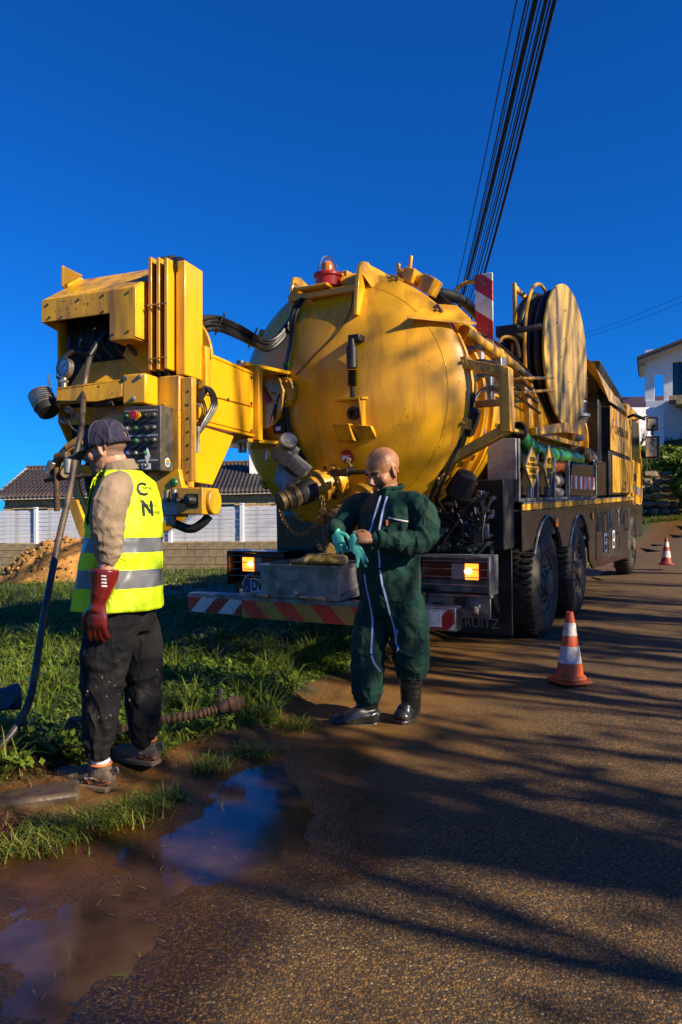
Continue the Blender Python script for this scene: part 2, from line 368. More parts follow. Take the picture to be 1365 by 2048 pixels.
def ground_mat():
    m, nt, b, oc = newmat('earth_and_turf')
    a = nt.nodes.new('ShaderNodeAttribute'); a.attribute_name = 'mud'
    n1 = nz(nt, oc, 3.0, 6); n2 = nz(nt, oc, 45, 5, .7)
    earth = mixc(nt, ramp(nt, n2, .3, .7), (.05, .022, .005), (.17, .080, .018))
    turf = mixc(nt, ramp(nt, n2, .3, .7), (.020, .028, .005), (.06, .07, .014))
    turf = mixc(nt, ramp(nt, n1, .55, .75), turf, (.09, .07, .025))
    c = mixc(nt, ramp(nt, a.outputs['Fac'], .25, .6), turf, earth)
    nt.links.new(c, b.inputs['Base Color']); nt.links.new(ramp(nt, a.outputs['Fac'], .2, 1.0, .85, .42), b.inputs['Roughness'])
    bumped(nt, b, nz(nt, oc, 38, 6, .7), .6, .02); return m
def road_mat():
    m, nt, b, oc = newmat('asphalt_muddy')
    mud = nt.nodes.new('ShaderNodeAttribute'); mud.attribute_name = 'mud'; wet = nt.nodes.new('ShaderNodeAttribute'); wet.attribute_name = 'wet'
    vo = nt.nodes.new('ShaderNodeTexVoronoi'); vo.inputs['Scale'].default_value = 115; nt.links.new(oc, vo.inputs['Vector'])
    sep = nt.nodes.new('ShaderNodeSeparateColor'); nt.links.new(vo.outputs['Color'], sep.inputs[0])
    stone = mixc(nt, ramp(nt, sep.outputs[0], .1, .95), (.028, .015, .004), (.25, .126, .026))
    stone = mixc(nt, ramp(nt, sep.outputs[1], .93, .99), stone, (.34, .24, .12))
    stone = mixc(nt, ramp(nt, sep.outputs[2], .86, .9), stone, (.045, .04, .036))
    pits = ramp(nt, vo.outputs['Distance'], .35, .75)
    stone = mixc(nt, pits, stone, (.028, .019, .010))
    big = nz(nt, oc, .9, 5, .6); fine = nz(nt, oc, 22, 6, .7)
    film = mixc(nt, fine, (.066, .028, .003), (.27, .122, .014))
    add = nt.nodes.new('ShaderNodeMath'); add.operation = 'MULTIPLY_ADD'; nt.links.new(big, add.inputs[0]); add.inputs[1].default_value = .9; nt.links.new(mud.outputs['Fac'], add.inputs[2])
    fac = ramp(nt, add.outputs[0], .45, 1.25, .06, .96)
    c = mixc(nt, fac, stone, film)
    wetf = nt.nodes.new('ShaderNodeMath'); wetf.operation = 'MULTIPLY_ADD'; nt.links.new(nz(nt, oc, 2.3, 4), wetf.inputs[0]); wetf.inputs[1].default_value = .7; nt.links.new(wet.outputs['Fac'], wetf.inputs[2])
    wf = ramp(nt, wetf.outputs[0], .55, 1.05)
    c = mixc(nt, wf, c, mixc(nt, 1.0, c, (.42, .36, .32), 'MULTIPLY'))
    nt.links.new(c, b.inputs['Base Color'])
    rr = nt.nodes.new('ShaderNodeMapRange'); rr.inputs[3].default_value = .78; rr.inputs[4].default_value = .16; nt.links.new(wf, rr.inputs[0]); nt.links.new(rr.outputs[0], b.inputs['Roughness'])
    hh = nt.nodes.new('ShaderNodeMath'); hh.operation = 'MULTIPLY_ADD'; nt.links.new(vo.outputs['Distance'], hh.inputs[0]); hh.inputs[1].default_value = -1.0; nt.links.new(fine, hh.inputs[2])
    bumped(nt, b, hh.outputs[0], .55, .006); return m
def water_mat():
    m, nt, b, oc = newmat('muddy_water')
    c = mixc(nt, ramp(nt, nz(nt, oc, 6, 5), .35, .7), (.035, .018, .014), (.075, .04, .026))
    nt.links.new(c, b.inputs['Base Color']); b.inputs['Roughness'].default_value = .12; b.inputs['IOR'].default_value = 1.5
    b.inputs['Coat Weight'].default_value = .25; b.inputs['Coat Roughness'].default_value = .05; b.inputs['Coat IOR'].default_value = 1.45
    bumped(nt, b, nz(nt, oc, 30, 5), .10, .004); return m
M['road'] = road_mat(); M['earth'] = ground_mat(); M['water'] = water_mat()
def mud_g(x, y):
    d = np.maximum(edge_d(x, y), redge_d(x, y)*1.5)
    far = .55*np.exp(-((x-1.0)**2/9+(y-16)**2/9))
    return np.clip(1.15-np.clip(d, 0, 9)/.55+.35*gnoise(x*1.7, y*1.7), 0, 1)+far
def road_h(x, y):
    sd = pud_sd(x, y)
    return base_z(x, y)-.02*sst(.18, -.2, poly_sd(PUD[0], x, y))-.0125*sst(.25, -.3, poly_sd(PUD[1], x, y))+.0028*gnoise(x*15, y*14)*sst(.1, -.1, poly_sd(PUD[1], x, y))+.0035*gnoise(x*2.2, y*2.2)+.0022*gnoise(x*9.1, y*8.3+3)+.0015*gnoise(x*21, y*23)-.06*sst(.05, .3, np.maximum(edge_d(x, y), redge_d(x, y)))
def mud_r(x, y):
    d = -edge_d(x, y)
    return np.clip(.95-np.clip(d, 0, 9)/1.5+.25*gnoise(x*.9, y*.9), 0, 1)*sst(13, 7, y)
def wet_r(x, y): return np.clip(1.15-np.clip(pud_sd(x, y), 0, 9)/.5+.2*gnoise(x*3, y*3), 0, 1)+.3*np.exp(-((x-.3)/.8)**2-((y-4.3)/.5)**2)
ground = sheet(axis(-400, -5.5, 1.6, 400, .06, 1.10), axis(-90, 1.6, 9.5, 900, .06, 1.10), ground_h, lambda x, y: np.maximum(np.maximum(edge_d(x, y), redge_d(x, y)), (y-28.3)*.8) > -.9, 'ground', M['earth'], {'mud': mud_g}, whole=False)
road = sheet(axis(-26, -3.3, 2.6, 44, .035, 1.12), axis(-30, 1.2, 7.6, 28.8, .035, 1.12), road_h,
             lambda x, y: (edge_d(x, y) < .35) & (redge_d(x, y) < .35), 'road', M['road'], {'mud': mud_r, 'wet': wet_r})
for i, P in enumerate(PUD):                                 # standing water: flat sheets in the hollows of the road
    c = P.mean(0); xs = np.arange(P[:, 0].min()-.25, P[:, 0].max()+.25, .05); ys = np.arange(P[:, 1].min()-.25, P[:, 1].max()+.25, .05)
    p = sheet(xs, ys, lambda x, y: x*0-.0065-.0015*i, lambda x, y: poly_sd(P, x, y) < (.16 if i == 0 else .1), 'puddle', M['water'], {})
    props(p, 'shallow muddy puddle at the road edge, nearer the green worker' if i == 0 else 'wide muddy puddle in the lower left of the road', None)
# ------------------------------------------------------------------ wall, fence and houses behind
M['block'] = mat('concrete_block', (.38, .275, .15), .9, var=.25, vs_=4, dirt=(.17, .13, .085), damt=.35, dscale=5, bump=.4, bscale=40)
M['mortar'] = mat('mortar', (.17, .14, .10), .95, var=.2, bump=.3)
M['stoneb'] = mat('tan_stone_block', (.50, .35, .18), .9, var=.3, vs_=5, dirt=(.20, .14, .08), damt=.3, bump=.4, bscale=25)
M['slat'] = mat('pale_fence_board', (.64, .65, .70), .45, var=.08, dirt=(.35, .33, .31), damt=.2)
M['post'] = mat('white_post', (.74, .75, .80), .4, var=.06)
M['tile'] = mat('grey_brown_roof', (.078, .052, .040), .7, var=.35, vs_=2, dirt=(.11, .08, .06), damt=.3, dscale=5)
M['rtile'] = mat('red_brown_roof', (.13, .05, .035), .75, var=.4, vs_=4)
M['render'] = mat('white_render', (.74, .74, .74), .85, var=.06, dirt=(.5, .48, .45), damt=.15, bump=.1)
M['soffit'] = mat('cream_soffit', (.42, .36, .26), .8, var=.1)
M['stone'] = mat('field_stone', (.25, .175, .10), .9, var=.45, vs_=3, dirt=(.10, .07, .045), damt=.4, bump=.5, bscale=12)
M['bark'] = mat('bark', (.06, .045, .032), .9, var=.4, bump=.5, bscale=25)
FA = Vector((-9.55, 21.0, 0)); FD = Vector((.978, -.208, 0)); FYAW = R(-12.0)       # the boundary fence runs across behind the verge
def wl(t): p = FA+FD*t; return Vector((p.x, p.y, .61+.014*t))                      # a point of the wall's top edge, t metres along
def copy_to(o, n, parent, loc, rot=None):
    c = o if n == 0 else o.copy()
    if n: COL.objects.link(c)
    c.parent = parent; c.location = loc
    if rot: c.rotation_euler = rot
    return c
bw = thing('block_wall', wl(5)-Vector((0, 0, 1)), 'low concrete block wall under the white slatted fence', 'wall')
mb = MB()
for k in range(-2, 8):
    p = wl(2*k+1); mb.box((p.x-FD.y*0+.208*.12, p.y+.978*.12, p.z-.72), (2.0, .16, 1.4), (0, -.8, -12.0))
mb.build('mortar', M['mortar'], bw)
proto = MB().box((0, 0, 0), (.388, .19, .188)).build('block', M['block'], None, bevel=.006, smooth=0)
n = 0
for r in range(5):
    for k in range(38):
        p = wl(-3+.4*k+(.2 if r % 2 else 0)); p.z -= .1+.2*r
        copy_to(proto, n, bw, p+Vector((.208, .978, 0))*random.uniform(-.006, .004)-WM[bw.name].translation, (0, -R(.8), FYAW+random.uniform(-.008, .008))); n += 1
fe = thing('slatted_fence', wl(5), 'white slatted boundary fence standing on the block wall', 'fence')
fb = WM[fe.name].translation
posts = [1.0+2.03*i for i in range(-2, 7)]
pp = MB().box((0, 0, .49), (.10, .07, 1.0)).box((0, 0, 1.0), (.12, .09, .03)).build('post', M['post'], None, bevel=.006)
sp = MB().box((0, 0, 0), (1.92, .03, .107)).build('slat', M['slat'], None, bevel=.008)
for i, t in enumerate(posts): copy_to(pp, i, fe, wl(t)-fb, (0, 0, FYAW))
for i in range(len(posts)-1):
    for k in range(8):
        p = wl((posts[i]+posts[i+1])/2)+Vector((.208, .978, 0))*(.03+random.uniform(-.003, .003)); p.z += .065+.115*k
        copy_to(sp, i*8+k, fe, p-fb, (R(random.uniform(-2, 2)), -R(.8), FYAW))
# long low house with dark corrugated roof
HY = 30.0
h = thing('long_house', (-7, HY, -.5), 'long low stone house with dark corrugated roof behind the fence', 'house')
x0, x1 = -13.9, 3.0
mb = MB(); mb.b2((x0+.3, HY+.06, -.6), (x1-.3, HY+5.6, 2.2)); mb.build('wall', M['stoneb'], h)
mb = MB().box((0, 0, 0), (.43, .09, .186)); st = mb.build('stone_block', M['stoneb'], None, bevel=.012, smooth=0); st.parent = h
hb = WM[h.name].translation; n = 0
for r in range(5):
    x = x0+.5+(.22 if r % 2 else 0)
    while x < 0.6:
        z = 2.16-.2*r
        win = any(abs(x-wx) < .75 for wx in (-12.55, -4.9)) and r >= 2
        if not win:
            o = st if n == 0 else st.copy()
            if n: COL.objects.link(o); o.parent = h
            o.location = Vector((x, HY+.02+random.uniform(-.015, .01), z))-hb; n += 1
        x += .445
for wx in (-12.55, -4.9):
    w = MB().b2((wx-.7, HY-.06, 1.72), (wx+.7, HY+.07, 1.86)).build('lintel', M['block'], h, bevel=.01)
    w = MB().b2((wx-.62, HY+.04, .7), (wx+.62, HY+.1, 1.72)).build('window', M['glass'], h)
mb = MB(); nx = 17*36; ny = 9; rows = []
xs = np.linspace(x0, x1, nx); V = []; Fq = []
for j in range(ny):
    for e in (0, 1):
        t = (j+e)/ny; y = HY-.45+3.4*t; z = 2.22+1.42*t-(.0 if e else .035)+.02
        for x in xs: V.append((x, y, z+.022*math.cos(2*math.pi*x/.17)))
for j in range(2*ny-1):
    for i in range(nx-1): Fq.append((j*nx+i, j*nx+i+1, (j+1)*nx+i+1, (j+1)*nx+i))
o = from_np('roof', V, Fq, M['tile'], h, smooth=True)
mb = MB(); mb.slab([(x0, HY+2.95, 3.66), (x0, HY-.45, 2.2), (x0, HY-.45, 2.12), (x0, HY+2.95, 3.5)], (.12, 0, 0)); mb.build('gable_board', M['soffit'], h)
mb = MB(); mb.b2((x0, HY+2.85, 3.6), (x1, HY+3.15, 3.72)); mb.build('ridge', M['tile'], h, bevel=.04)
mb = MB(); mb.slab([(x0, HY+2.95, 3.6), (x1, HY+2.95, 3.6), (x1, HY+6.2, 2.2), (x0, HY+6.2, 2.2)], (0, 0, .06)); mb.build('roof', M['tile'], h)
mb = MB(); mb.b2((x0+.1, HY-.38, 2.1), (x1, HY-.3, 2.2)); mb.build('eave_board', M['soffit'], h)
cx = (503-CXP)/FPX*31.5; mb = MB(); mb.b2((cx, 31.5, 2.6), (cx+.55, 32.0, 4.25)); mb.build('white_building_end', M['render'], h, bevel=.02)  # added stand-in block for the end wall of another white building
h.rotation_euler.y = -R(1.4); h.location.z += .14
# raised white villa on the right
D = 34.0
def V3(px, py, d=D): return at(px, py, d)
VM = Matrix.Translation((V3(1290, 0).x, D, 0)) @ Matrix.Rotation(-R(23), 4, 'Z') @ Matrix.Translation((-V3(1290, 0).x, -D, 0))
vh = thing('white_villa', V3(1330, 900), 'white rendered villa with open porch on the raised bank', 'house')
zf = V3(0, 803).z; zt = V3(0, 722).z; zb = V3(0, 915).z
xl = V3(1290, 0).x; xr = xl+9
mb = MB(VM)
mb.b2((xl+.05, D-.05, zb), (xr, D+7, zf))                       # base storey
mb.build('wall', M['render'], vh)
mb = MB(VM)
pa = V3(1290, 0).x; pb = V3(1308, 0).x
mb.b2((pa, D, zf), (pb, D+.5, zt)); mb.build('column', M['render'], vh, bevel=.01)
mb = MB(VM); mb.b2((pa, D+4.2, zf), (pa+.4, D+4.7, zt)); mb.build('column', M['render'], vh, bevel=.01)
pc = V3(1325, 0).x; pd = V3(1341, 0).x; pe = V3(1360, 0).x
mb = MB(VM); mb.b2((pc, D, zf), (pd, D+.4, zt)); mb.b2((pe, D, zf), (xr, D+.4, zt)); mb.b2((pd, D, V3(0, 728).z), (pe, D+.4, zt)); mb.build('wall', M['render'], vh)
mb = MB(VM); mb.b2((pa+.02, D-.02, V3(0, 748).z), (pc, D+.4, zt+.5)); mb.build('porch_beam', M['render'], vh)
wmb = MB(VM); wmb.b2((pd, D+.25, zf), (pe, D+.3, V3(0, 728).z)); wdw = wmb.build('window', M['glass'], vh)
fmb = MB(VM)
for xx in (pd+.03, (pd+pe)/2+.05, pe-.05): fmb.b2((xx-.03, D+.18, zf), (xx+.03, D+.24, V3(0, 728).z))
fmb.build('window_frame', M['black'], wdw)
xo = V3(1276, 0).x; zr = V3(0, 725).z
mb = MB(VM); pr = 2.5
mb.slab([(xo, D-.9, zr), (xr+1, D-.9, zr+ (xr+1-xo)*.34), (xr+1, D+3.5, zr+(xr+1-xo)*.34), (xo, D+3.5, zr)], (0, 0, .12)); mb.build('roof', M['tile'], vh)
mb = MB(VM); mb.slab([(xo+.05, D-.8, zr-.1), (xr+1, D-.8, zr-.1+(xr+.95-xo)*.34), (xr+1, D+3.4, zr-.1+(xr+.95-xo)*.34), (xo+.05, D+3.4, zr-.1)], (0, 0, .09)); mb.build('soffit', M['soffit'], vh)
mb = MB(VM); mb.slab([(pa, D, zt), (xr, D, zt), (xr, D, zt+3.2)], (0, .35, 0)); mb.build('gable_wall', M['render'], vh)
for k in range(9):                                          # outside stair, each step its own block
    x = V3(1334, 0).x+.27*k; z = zf-.19*k
    MB(VM).b2((x, D-1.3, z-.2), (x+6-.27*k, D-.06, z)).build('stair_step', M['stoneb'], vh, bevel=.01)
gx = V3(1256, 0, D-1).x
gw = MB(); gw.b2((gx, D-1.1, zb-.5), (xl+.4, D-.9, V3(0, 822).z)); gwo = gw.build('garden_wall', M['render'], None, bevel=.01)
props(gwo, 'plain white garden wall beside the villa, behind the truck mirror', 'wall')
d2 = 60
rh = thing('red_roofed_house', at(1290, 830, d2), 'distant house with red-brown tiled roof between truck and villa', 'house')
mb = MB(); a = at(1246, 801, d2); b_ = at(1400, 840, d2); mb.b2((a.x, d2, b_.z-3), (b_.x, d2+6, a.z)); mb.build('wall', M['soffit'], rh)
V = []; Fq = []; nx = 320; xs = np.linspace(a.x-.4, b_.x, nx)
for j in range(2):
    for x in xs: V.append((x, d2-.5+3.5*j, a.z+.75*j+.05*math.cos(2*math.pi*x/.25)))
for i in range(nx-1): Fq.append((i, i+1, nx+i+1, nx+i))
from_np('roof', V, Fq, M['rtile'], rh)
# dry stone retaining wall below the bank
sw = thing('stone_wall', at(1310, 1005, 28.3), 'rough dry stone retaining wall beside the far road', 'wall')
rs = random.Random(4); y = 0; zz = base_z(np.array([12.]), np.array([28.]))[0]
for row in range(7):
    x = 10.6+rs.uniform(0, .3)
    while x < 13.2:
        w = rs.uniform(.28, .75); hh = rs.uniform(.22, .34)
        s = MB(); s.ball((0, 0, 0), (w*.52, .24, hh*.55), 10)
        s.v = [p*(1+.16*noise.noise(p*4+Vector((row, x, 0)))) for p in s.v]
        s.v = [Vector((p.x, max(-.2, min(.2, p.y)), max(-hh*.46, min(hh*.46, p.z))))+Vector((x+w/2, 28.45+.12*row*.5+rs.uniform(-.06, .06), zz+.15+.29*row)) for p in s.v]
        s.build('stone', M['stone'], sw, smooth=60); x += w
# bare young tree in front of the garden wall
def branchy(name, base, height, label, rad, seed, depth=4, spread=.55, lean=(0, 0), cat='tree', leaf=0, lmat=None, group=None, up=.35, nb=3, f0=.34):
    rs = random.Random(seed); t = thing(name, base, label, cat, group); tr = MB(); cr = MB(); tips = []
    def grow(p, d, L, r, k):
        pts = [p]; q = p; dd = d.copy()
        for i in range(4):
            dd = (dd+Vector((rs.gauss(0, .09), rs.gauss(0, .09), rs.gauss(0, .05)+up*.08*(k > 0)))).normalized(); q = q+dd*L/4; pts.append(q)
        (tr if k == 0 else cr).tube(pts, [r*(1-.11*i) for i in range(5)], 8 if k < 2 else 5, 1, caps=k == 0)
        if k >= depth: tips.append(q); return
        for i in range(nb+(k == 0)):
            a = rs.uniform(0, 6.28); j = rs.choice((1, 2, 3, 4)) if k else rs.choice((3, 4, 4))
            s = dd.cross(Vector((math.cos(a), math.sin(a), .3))).normalized()
            nd = (dd*(1-spread)+s*spread*rs.uniform(.7, 1.3)+Vector((0, 0, up*.5))).normalized()
            grow(pts[j], nd, L*rs.uniform(.42, .62)*(1 if k else .8), r*rs.uniform(.4, .55), k+1)
        if k == 0: grow(q, (dd+Vector((rs.gauss(0, .15), rs.gauss(0, .15), 0))).normalized(), L*.5, r*.55, k+1)
    b = Vector(base); grow(b-Vector((0, 0, .1)), Vector((lean[0], lean[1], 1)).normalized(), height*f0, rad, 0)
    tr.build('trunk', M['bark'], t, smooth=60)
    mats = [M['bark']]
    if leaf and lmat:
        mats.append(lmat)
        for q in tips:
            for i in range(leaf):
                c = q+Vector((rs.gauss(0, .22), rs.gauss(0, .22), rs.gauss(0, .2))); s = rs.uniform(.05, .11)
                a = Vector((rs.gauss(0, 1), rs.gauss(0, 1), rs.gauss(0, .6))).normalized()*s; bb = a.cross(Vector((rs.gauss(0, 1), rs.gauss(0, 1), rs.gauss(0, 1)))).normalized()*s*.5
                cr.add([c-a, c+bb, c+a, c-bb], [(0, 1, 2, 3)], 1)
    cr.build('crown', mats, t, smooth=0)
    return t
p = at(1277, 893, 31.5); p.z = gh(p.x, p.y)
branchy('young_tree', p, at(0, 806, 31.5).z-p.z+.4, 'small bare leafless tree before the white garden wall', .05, 3, depth=3, spread=.45, up=.7)
# ------------------------------------------------------------------ trees along the road on the sunny side, behind the camera: they throw the long shadows
M['leafd'] = mat('evergreen_leaf', (.035, .06, .014), .55, var=.4)
PQ = Vector((-SUN_H.y, SUN_H.x, 0))
for k, (q, t, rr, hh, ivy, nb) in enumerate(((2.48, 8.9, .12, 6.0, 7, 3), (2.72, 9.3, .18, 6.2, 8, 3), (3.0, 9.8, .16, 6.4, 7, 3), (3.40, 9.8, .08, 5.9, 3, 2), (3.62, 10.0, .09, 5.9, 1, 1), (4.72, 9.4, .10, 5.9, 5, 2), (4.98, 9.9, .09, 6.0, 4, 2), (5.28, 10.4, .06, 6.4, 1, 1), (5.85, 9.4, .09, 7.0, 6, 3), (6.35, 9.8, .09, 7.2, 6, 3), (6.95, 9.6, .10, 7.4, 7, 3), (7.45, 10.0, .10, 7.4, 7, 3), (8.0, 9.6, .10, 7.6, 7, 3), (6.35, 11.6, .12, 14.5, 0, 3), (6.1, 9.9, .08, 14, 1, 3), (6.6, 11.6, .10, 15, 2, 3), (7.1, 10.8, .09, 14, 3, 3), (7.7, 11.8, .10, 9.0, 6, 4), (8.4, 10.4, .10, 9.0, 7, 4), (9.2, 11.0, .12, 9.0, 7, 4), (10.0, 12.0, .12, 9.4, 7, 4), (11.0, 11.5, .13, 9.4, 7, 4), (12.2, 12.5, .13, 9.6, 7, 4), (14.0, 12.0, .14, 11, 5, 4), (16.0, 12.5, .14, 12, 4, 4), (1.55, 9.8, .14, 7, 2, 2), (.75, 10.8, .16, 9, 4, 3), (.1, 10.2, .14, 9, 5, 3), (9.7, 11.5, .08, 14, 0, 3))):
    p = PQ*q+SUN_H*t; p.z = gh(p.x, p.y)
    branchy('roadside_tree', p, hh, 'tall thinly leaved roadside tree on the sunny side, outside the frame', rr, 40+k, depth=3 if nb > 1 else 2, spread=.42, lean=(random.uniform(-.008, .008), random.uniform(-.008, .008)), leaf=ivy, lmat=M['leafd'], group='roadside trees on the sunny side', up=.5, nb=nb, f0=.60 if nb > 1 else .8)
# ------------------------------------------------------------------ the vacuum truck (x right, y forward, z up, metres; origin under the rear bumper)
T = thing('vacuum_truck', None, 'yellow and black vacuum tanker truck with round tank door parked on the road', 'truck', M=TR)
Y, Y2, K, KM, ST = M['yellow'], M['yellow2'], M['black'], M['blackm'], M['steel']
def tb(): return MB(TR)
TZ, TRAD, TY = 2.30, 1.10, .72                              # tank axis height, radius, rear rim
# chassis
b = tb()
for s in (-1, 1): b.b2((s*.42-.05, .9, .62), (s*.42+.05, 13, .95))
for yy in (1.2, 3, 5, 7, 9, 11): b.b2((-.42, yy, .66), (.42, yy+.12, .9))
b.build('chassis_frame', KM, T, bevel=.01)
b = tb(); b.b2((-1.1, 1.42, .95), (.44, 1.55, 1.35)); b.b2((-.6, 1.3, 1.1), (.44, 3.0, 1.38)); b.b2((-1.05, 2.2, .95), (1.05, 12, 1.30)); b.build('tank_cradle', KM, T, bevel=.01)
b = tb(); b.slab([(1.10, 1.98, 1.385), (1.10, 7.5, 1.385), (1.10, 7.5, 2.12), (1.10, 2.6, 2.02), (1.10, 1.98, 2.0)], (-.03, 0, 0)); b.build('side_bulkhead', KM, T, bevel=.006)
b = tb(); b.b2((-1.12, 1.35, .78), (1.12, 1.45, 1.0)); b.build('rear_crossbeam', K, T, bevel=.01)
# tank shell
b = tb(); prof = [(0, 7.4), (.6, 7.38), (.95, 7.25), (1.04, 7.0), (1.04, 1.0), (1.06, TY+.13), (1.06, TY+.06)]
b.lathe([(r, h) for r, h in prof], (0, 0, TZ), (0, 1, 0), 72); b.build('tank', Y, T, smooth=30)
for yy, rr, w in ((.86, 1.135, .05), (1.32, 1.10, .07), (1.62, 1.09, .05), (2.95, 1.11, .16), (3.45, 1.09, .06), (5.4, 1.10, .14), (6.6, 1.09, .06)):
    b = tb(); b.lathe([(1.03, yy-w/2), (rr, yy-w/2), (rr, yy+w/2), (1.03, yy+w/2)], (0, 0, TZ), (0, 1, 0), 72, closed=True); b.build('tank_ring', Y, T, bevel=.006)
# domed tank door with its rim
def dome_y(r): return TY-.02-.36*max(0, 1-(r/1.11)**2)**.80
b = tb(); prof = [(0.0001, dome_y(0))]+[(r, dome_y(r)) for r in np.linspace(.08, 1.06, 18)]+[(1.10, dome_y(1.10)), (1.13, TY), (1.13, TY+.05), (1.0, TY+.05)]
b.lathe(prof, (0, 0, TZ), (0, 1, 0), 96)
door = b.build('tank_door', Y, T, smooth=40)
def dome(x, z, off=0.0): r = math.hypot(x, z-TZ); return Vector((x, dome_y(min(r, 1.1))-off, z))
for rr_ in (1.0,):
    b = tb(); b.tube([dome(rr_*math.cos(t), TZ+rr_*math.sin(t), -.002) for t in np.linspace(0, 2*math.pi, 90)], .005, 6, 1, caps=False); b.build('weld_seam', Y, door)
for k in range(14):                                         # clamp lugs round the rim
    a = 2*math.pi*(k+.5)/14; c = (math.cos(a)*1.12, TY+.06, TZ+math.sin(a)*1.12)
    b = tb(); b.box(c, (.07, .17, .09), (0, -math.degrees(a), 0)); b.cyl((c[0], TY-.05, c[2]), (c[0], TY+.2, c[2]), .014, 8)
    b.build('clamp', Y2, T, bevel=.008)
# lifting lug, hinge plates and beacon bracket on top
def fin(pts, x, th): return [(x, p[0], p[1]) for p in pts], (th, 0, 0)
b = tb(); b.slab(*fin([(.42, 2.98), (.46, 3.24), (.50, 3.40), (.56, 3.46), (.66, 3.48), (.80, 3.44), (1.0, 3.36), (1.2, 3.36), (1.2, 3.1), (.7, 3.0)], .235, .035)); b.build('lifting_lug', Y, T, bevel=.006)
b = tb(); b.slab([(.24, .50, 3.40), (.24, .62, 3.475), (.30, .8, 3.45), (.46, .86, 3.34), (.50, .80, 3.20), (.35, .62, 3.2)], (0, .02, 0)); b.build('lug_gusset', Y, T, bevel=.006)
b = tb(); b.slab(*fin([(.50, 3.05), (.52, 3.34), (.56, 3.43), (.66, 3.45), (.85, 3.40), (1.05, 3.32), (1.05, 3.0)], -.44, .03)); b.build('lug_plate', Y, T, bevel=.006)
b = tb(); b.b2((-.44, .48, 3.20), (.24, .53, 3.255)); b.b2((-.30, .40, 3.26), (.0, .70, 3.285)); b.build('beacon_bracket', Y, T, bevel=.006)
bea = tb(); bc = (-.075, .56, 3.285)
bea.lathe([(.125, 0), (.125, .012), (.108, .016), (.112, .085), (.125, .09), (.125, .118), (.10, .122), (.075, .125)], bc, (0, 0, 1), 32); beo = bea.build('beacon', M['red'], T, bevel=.004)
b = tb(); b.lathe([(.058, .12), (.060, .165), (.052, .20), (.034, .225), (.0001, .235)], bc, (0, 0, 1), 24); b.build('beacon_lens', M['amber'], beo)
for k in range(3):
    a = R(60*k+10); P = []
    for t in np.linspace(0, math.pi, 11): P.append((bc[0]+math.cos(a)*.095*math.cos(t), bc[1]+math.sin(a)*.095*math.cos(t), bc[2]+.118+.155*math.sin(t)))
    b = tb(); b.tube(P, .0035, 6, 1); b.build('wire_guard', M['alu'], beo)
b = tb(); b.box((.58, .9, 3.36), (.10, .22, .12), (0, 20, 0)); b.cyl((.45, .9, 3.42), (.75, .9, 3.30), .045, 14); b.box((.72, .95, 3.28), (.12, .2, .14), (0, 30, 0)); b.cyl((.55, .9, 3.4), (.57, .9, 3.55), .018, 8); b.cyl((.49, .8, 3.41), (.49, .8, 3.47), .02, 8); b.build('door_hinge', Y2, T, bevel=.008)
b = tb(); b.box((.72, 1.35, 3.2), (.16, .5, .1), (0, 42, 0)); b.tube([(.65, 1.2, 3.30), (.78, 1.6, 3.30), (.88, 2.0, 3.16)], .05, 10); b.build('hinge_hose', M['rubber'], T)
b = tb(); b.slab([(.72, .50, 2.92), (1.08, .74, 2.88), (1.10, .90, 2.92), (.98, .88, 3.05), (.8, .7, 3.05)], (0, .02, .02)); b.slab([(.70, .46, 2.90), (1.10, .46+.28, 2.86), (1.12, 1.0, 2.9), (.9, .9, 3.0)], (0, 0, .025)); b.build('side_lug', Y, T, bevel=.006)
# hydraulic rams and pipes along the tank's right shoulder
for i, (z, x) in enumerate(((3.02, .86), (2.86, 1.02))):
    b = tb(); b.cyl((x, .95, z), (x+.06, 2.4, z-.1), .05, 14); ro = b.build('hydraulic_ram', Y2, T); b = tb(); b.cyl((x+.06, 2.4, z-.1), (x+.09, 3.0, z-.14), .028, 10); b.build('ram_rod', M['alu'], ro)
for i in range(5):
    z = 2.98-.12*i; b = tb(); b.tube([(.93+.04*i, .95, z-.25), (1.0+.035*i, 1.2, z-.1), (1.02+.03*i, 2.0, z-.05), (.98+.03*i, 3.4, z-.12)], .014+.004*(i % 2), 8); b.build('hydraulic_hose', M['rubber'], T)
b = tb(); b.box((1.06, 1.9, 2.62), (.10, .22, .3)); b.box((1.08, 1.5, 2.45), (.06, .1, .36)); b.build('valve_block', M['galv'], T, bevel=.01)
b = tb(); b.b2((.98, 1.36, 1.9), (1.05, 1.44, 2.75)); b.build('warning_plate', M['grey'], T, bevel=.005)
for i, (x0_, z0_) in enumerate(((1.02, 2.35), (.98, 1.8))):
    b = tb(); b.lathe([(.10, 0), (.115, .02), (.11, .12), (.09, .22), (.05, .24)], (x0_-.02, .9, z0_-.35), (.5, -.2, .85), 18)
    b.build('strainer_basket', KM, T)
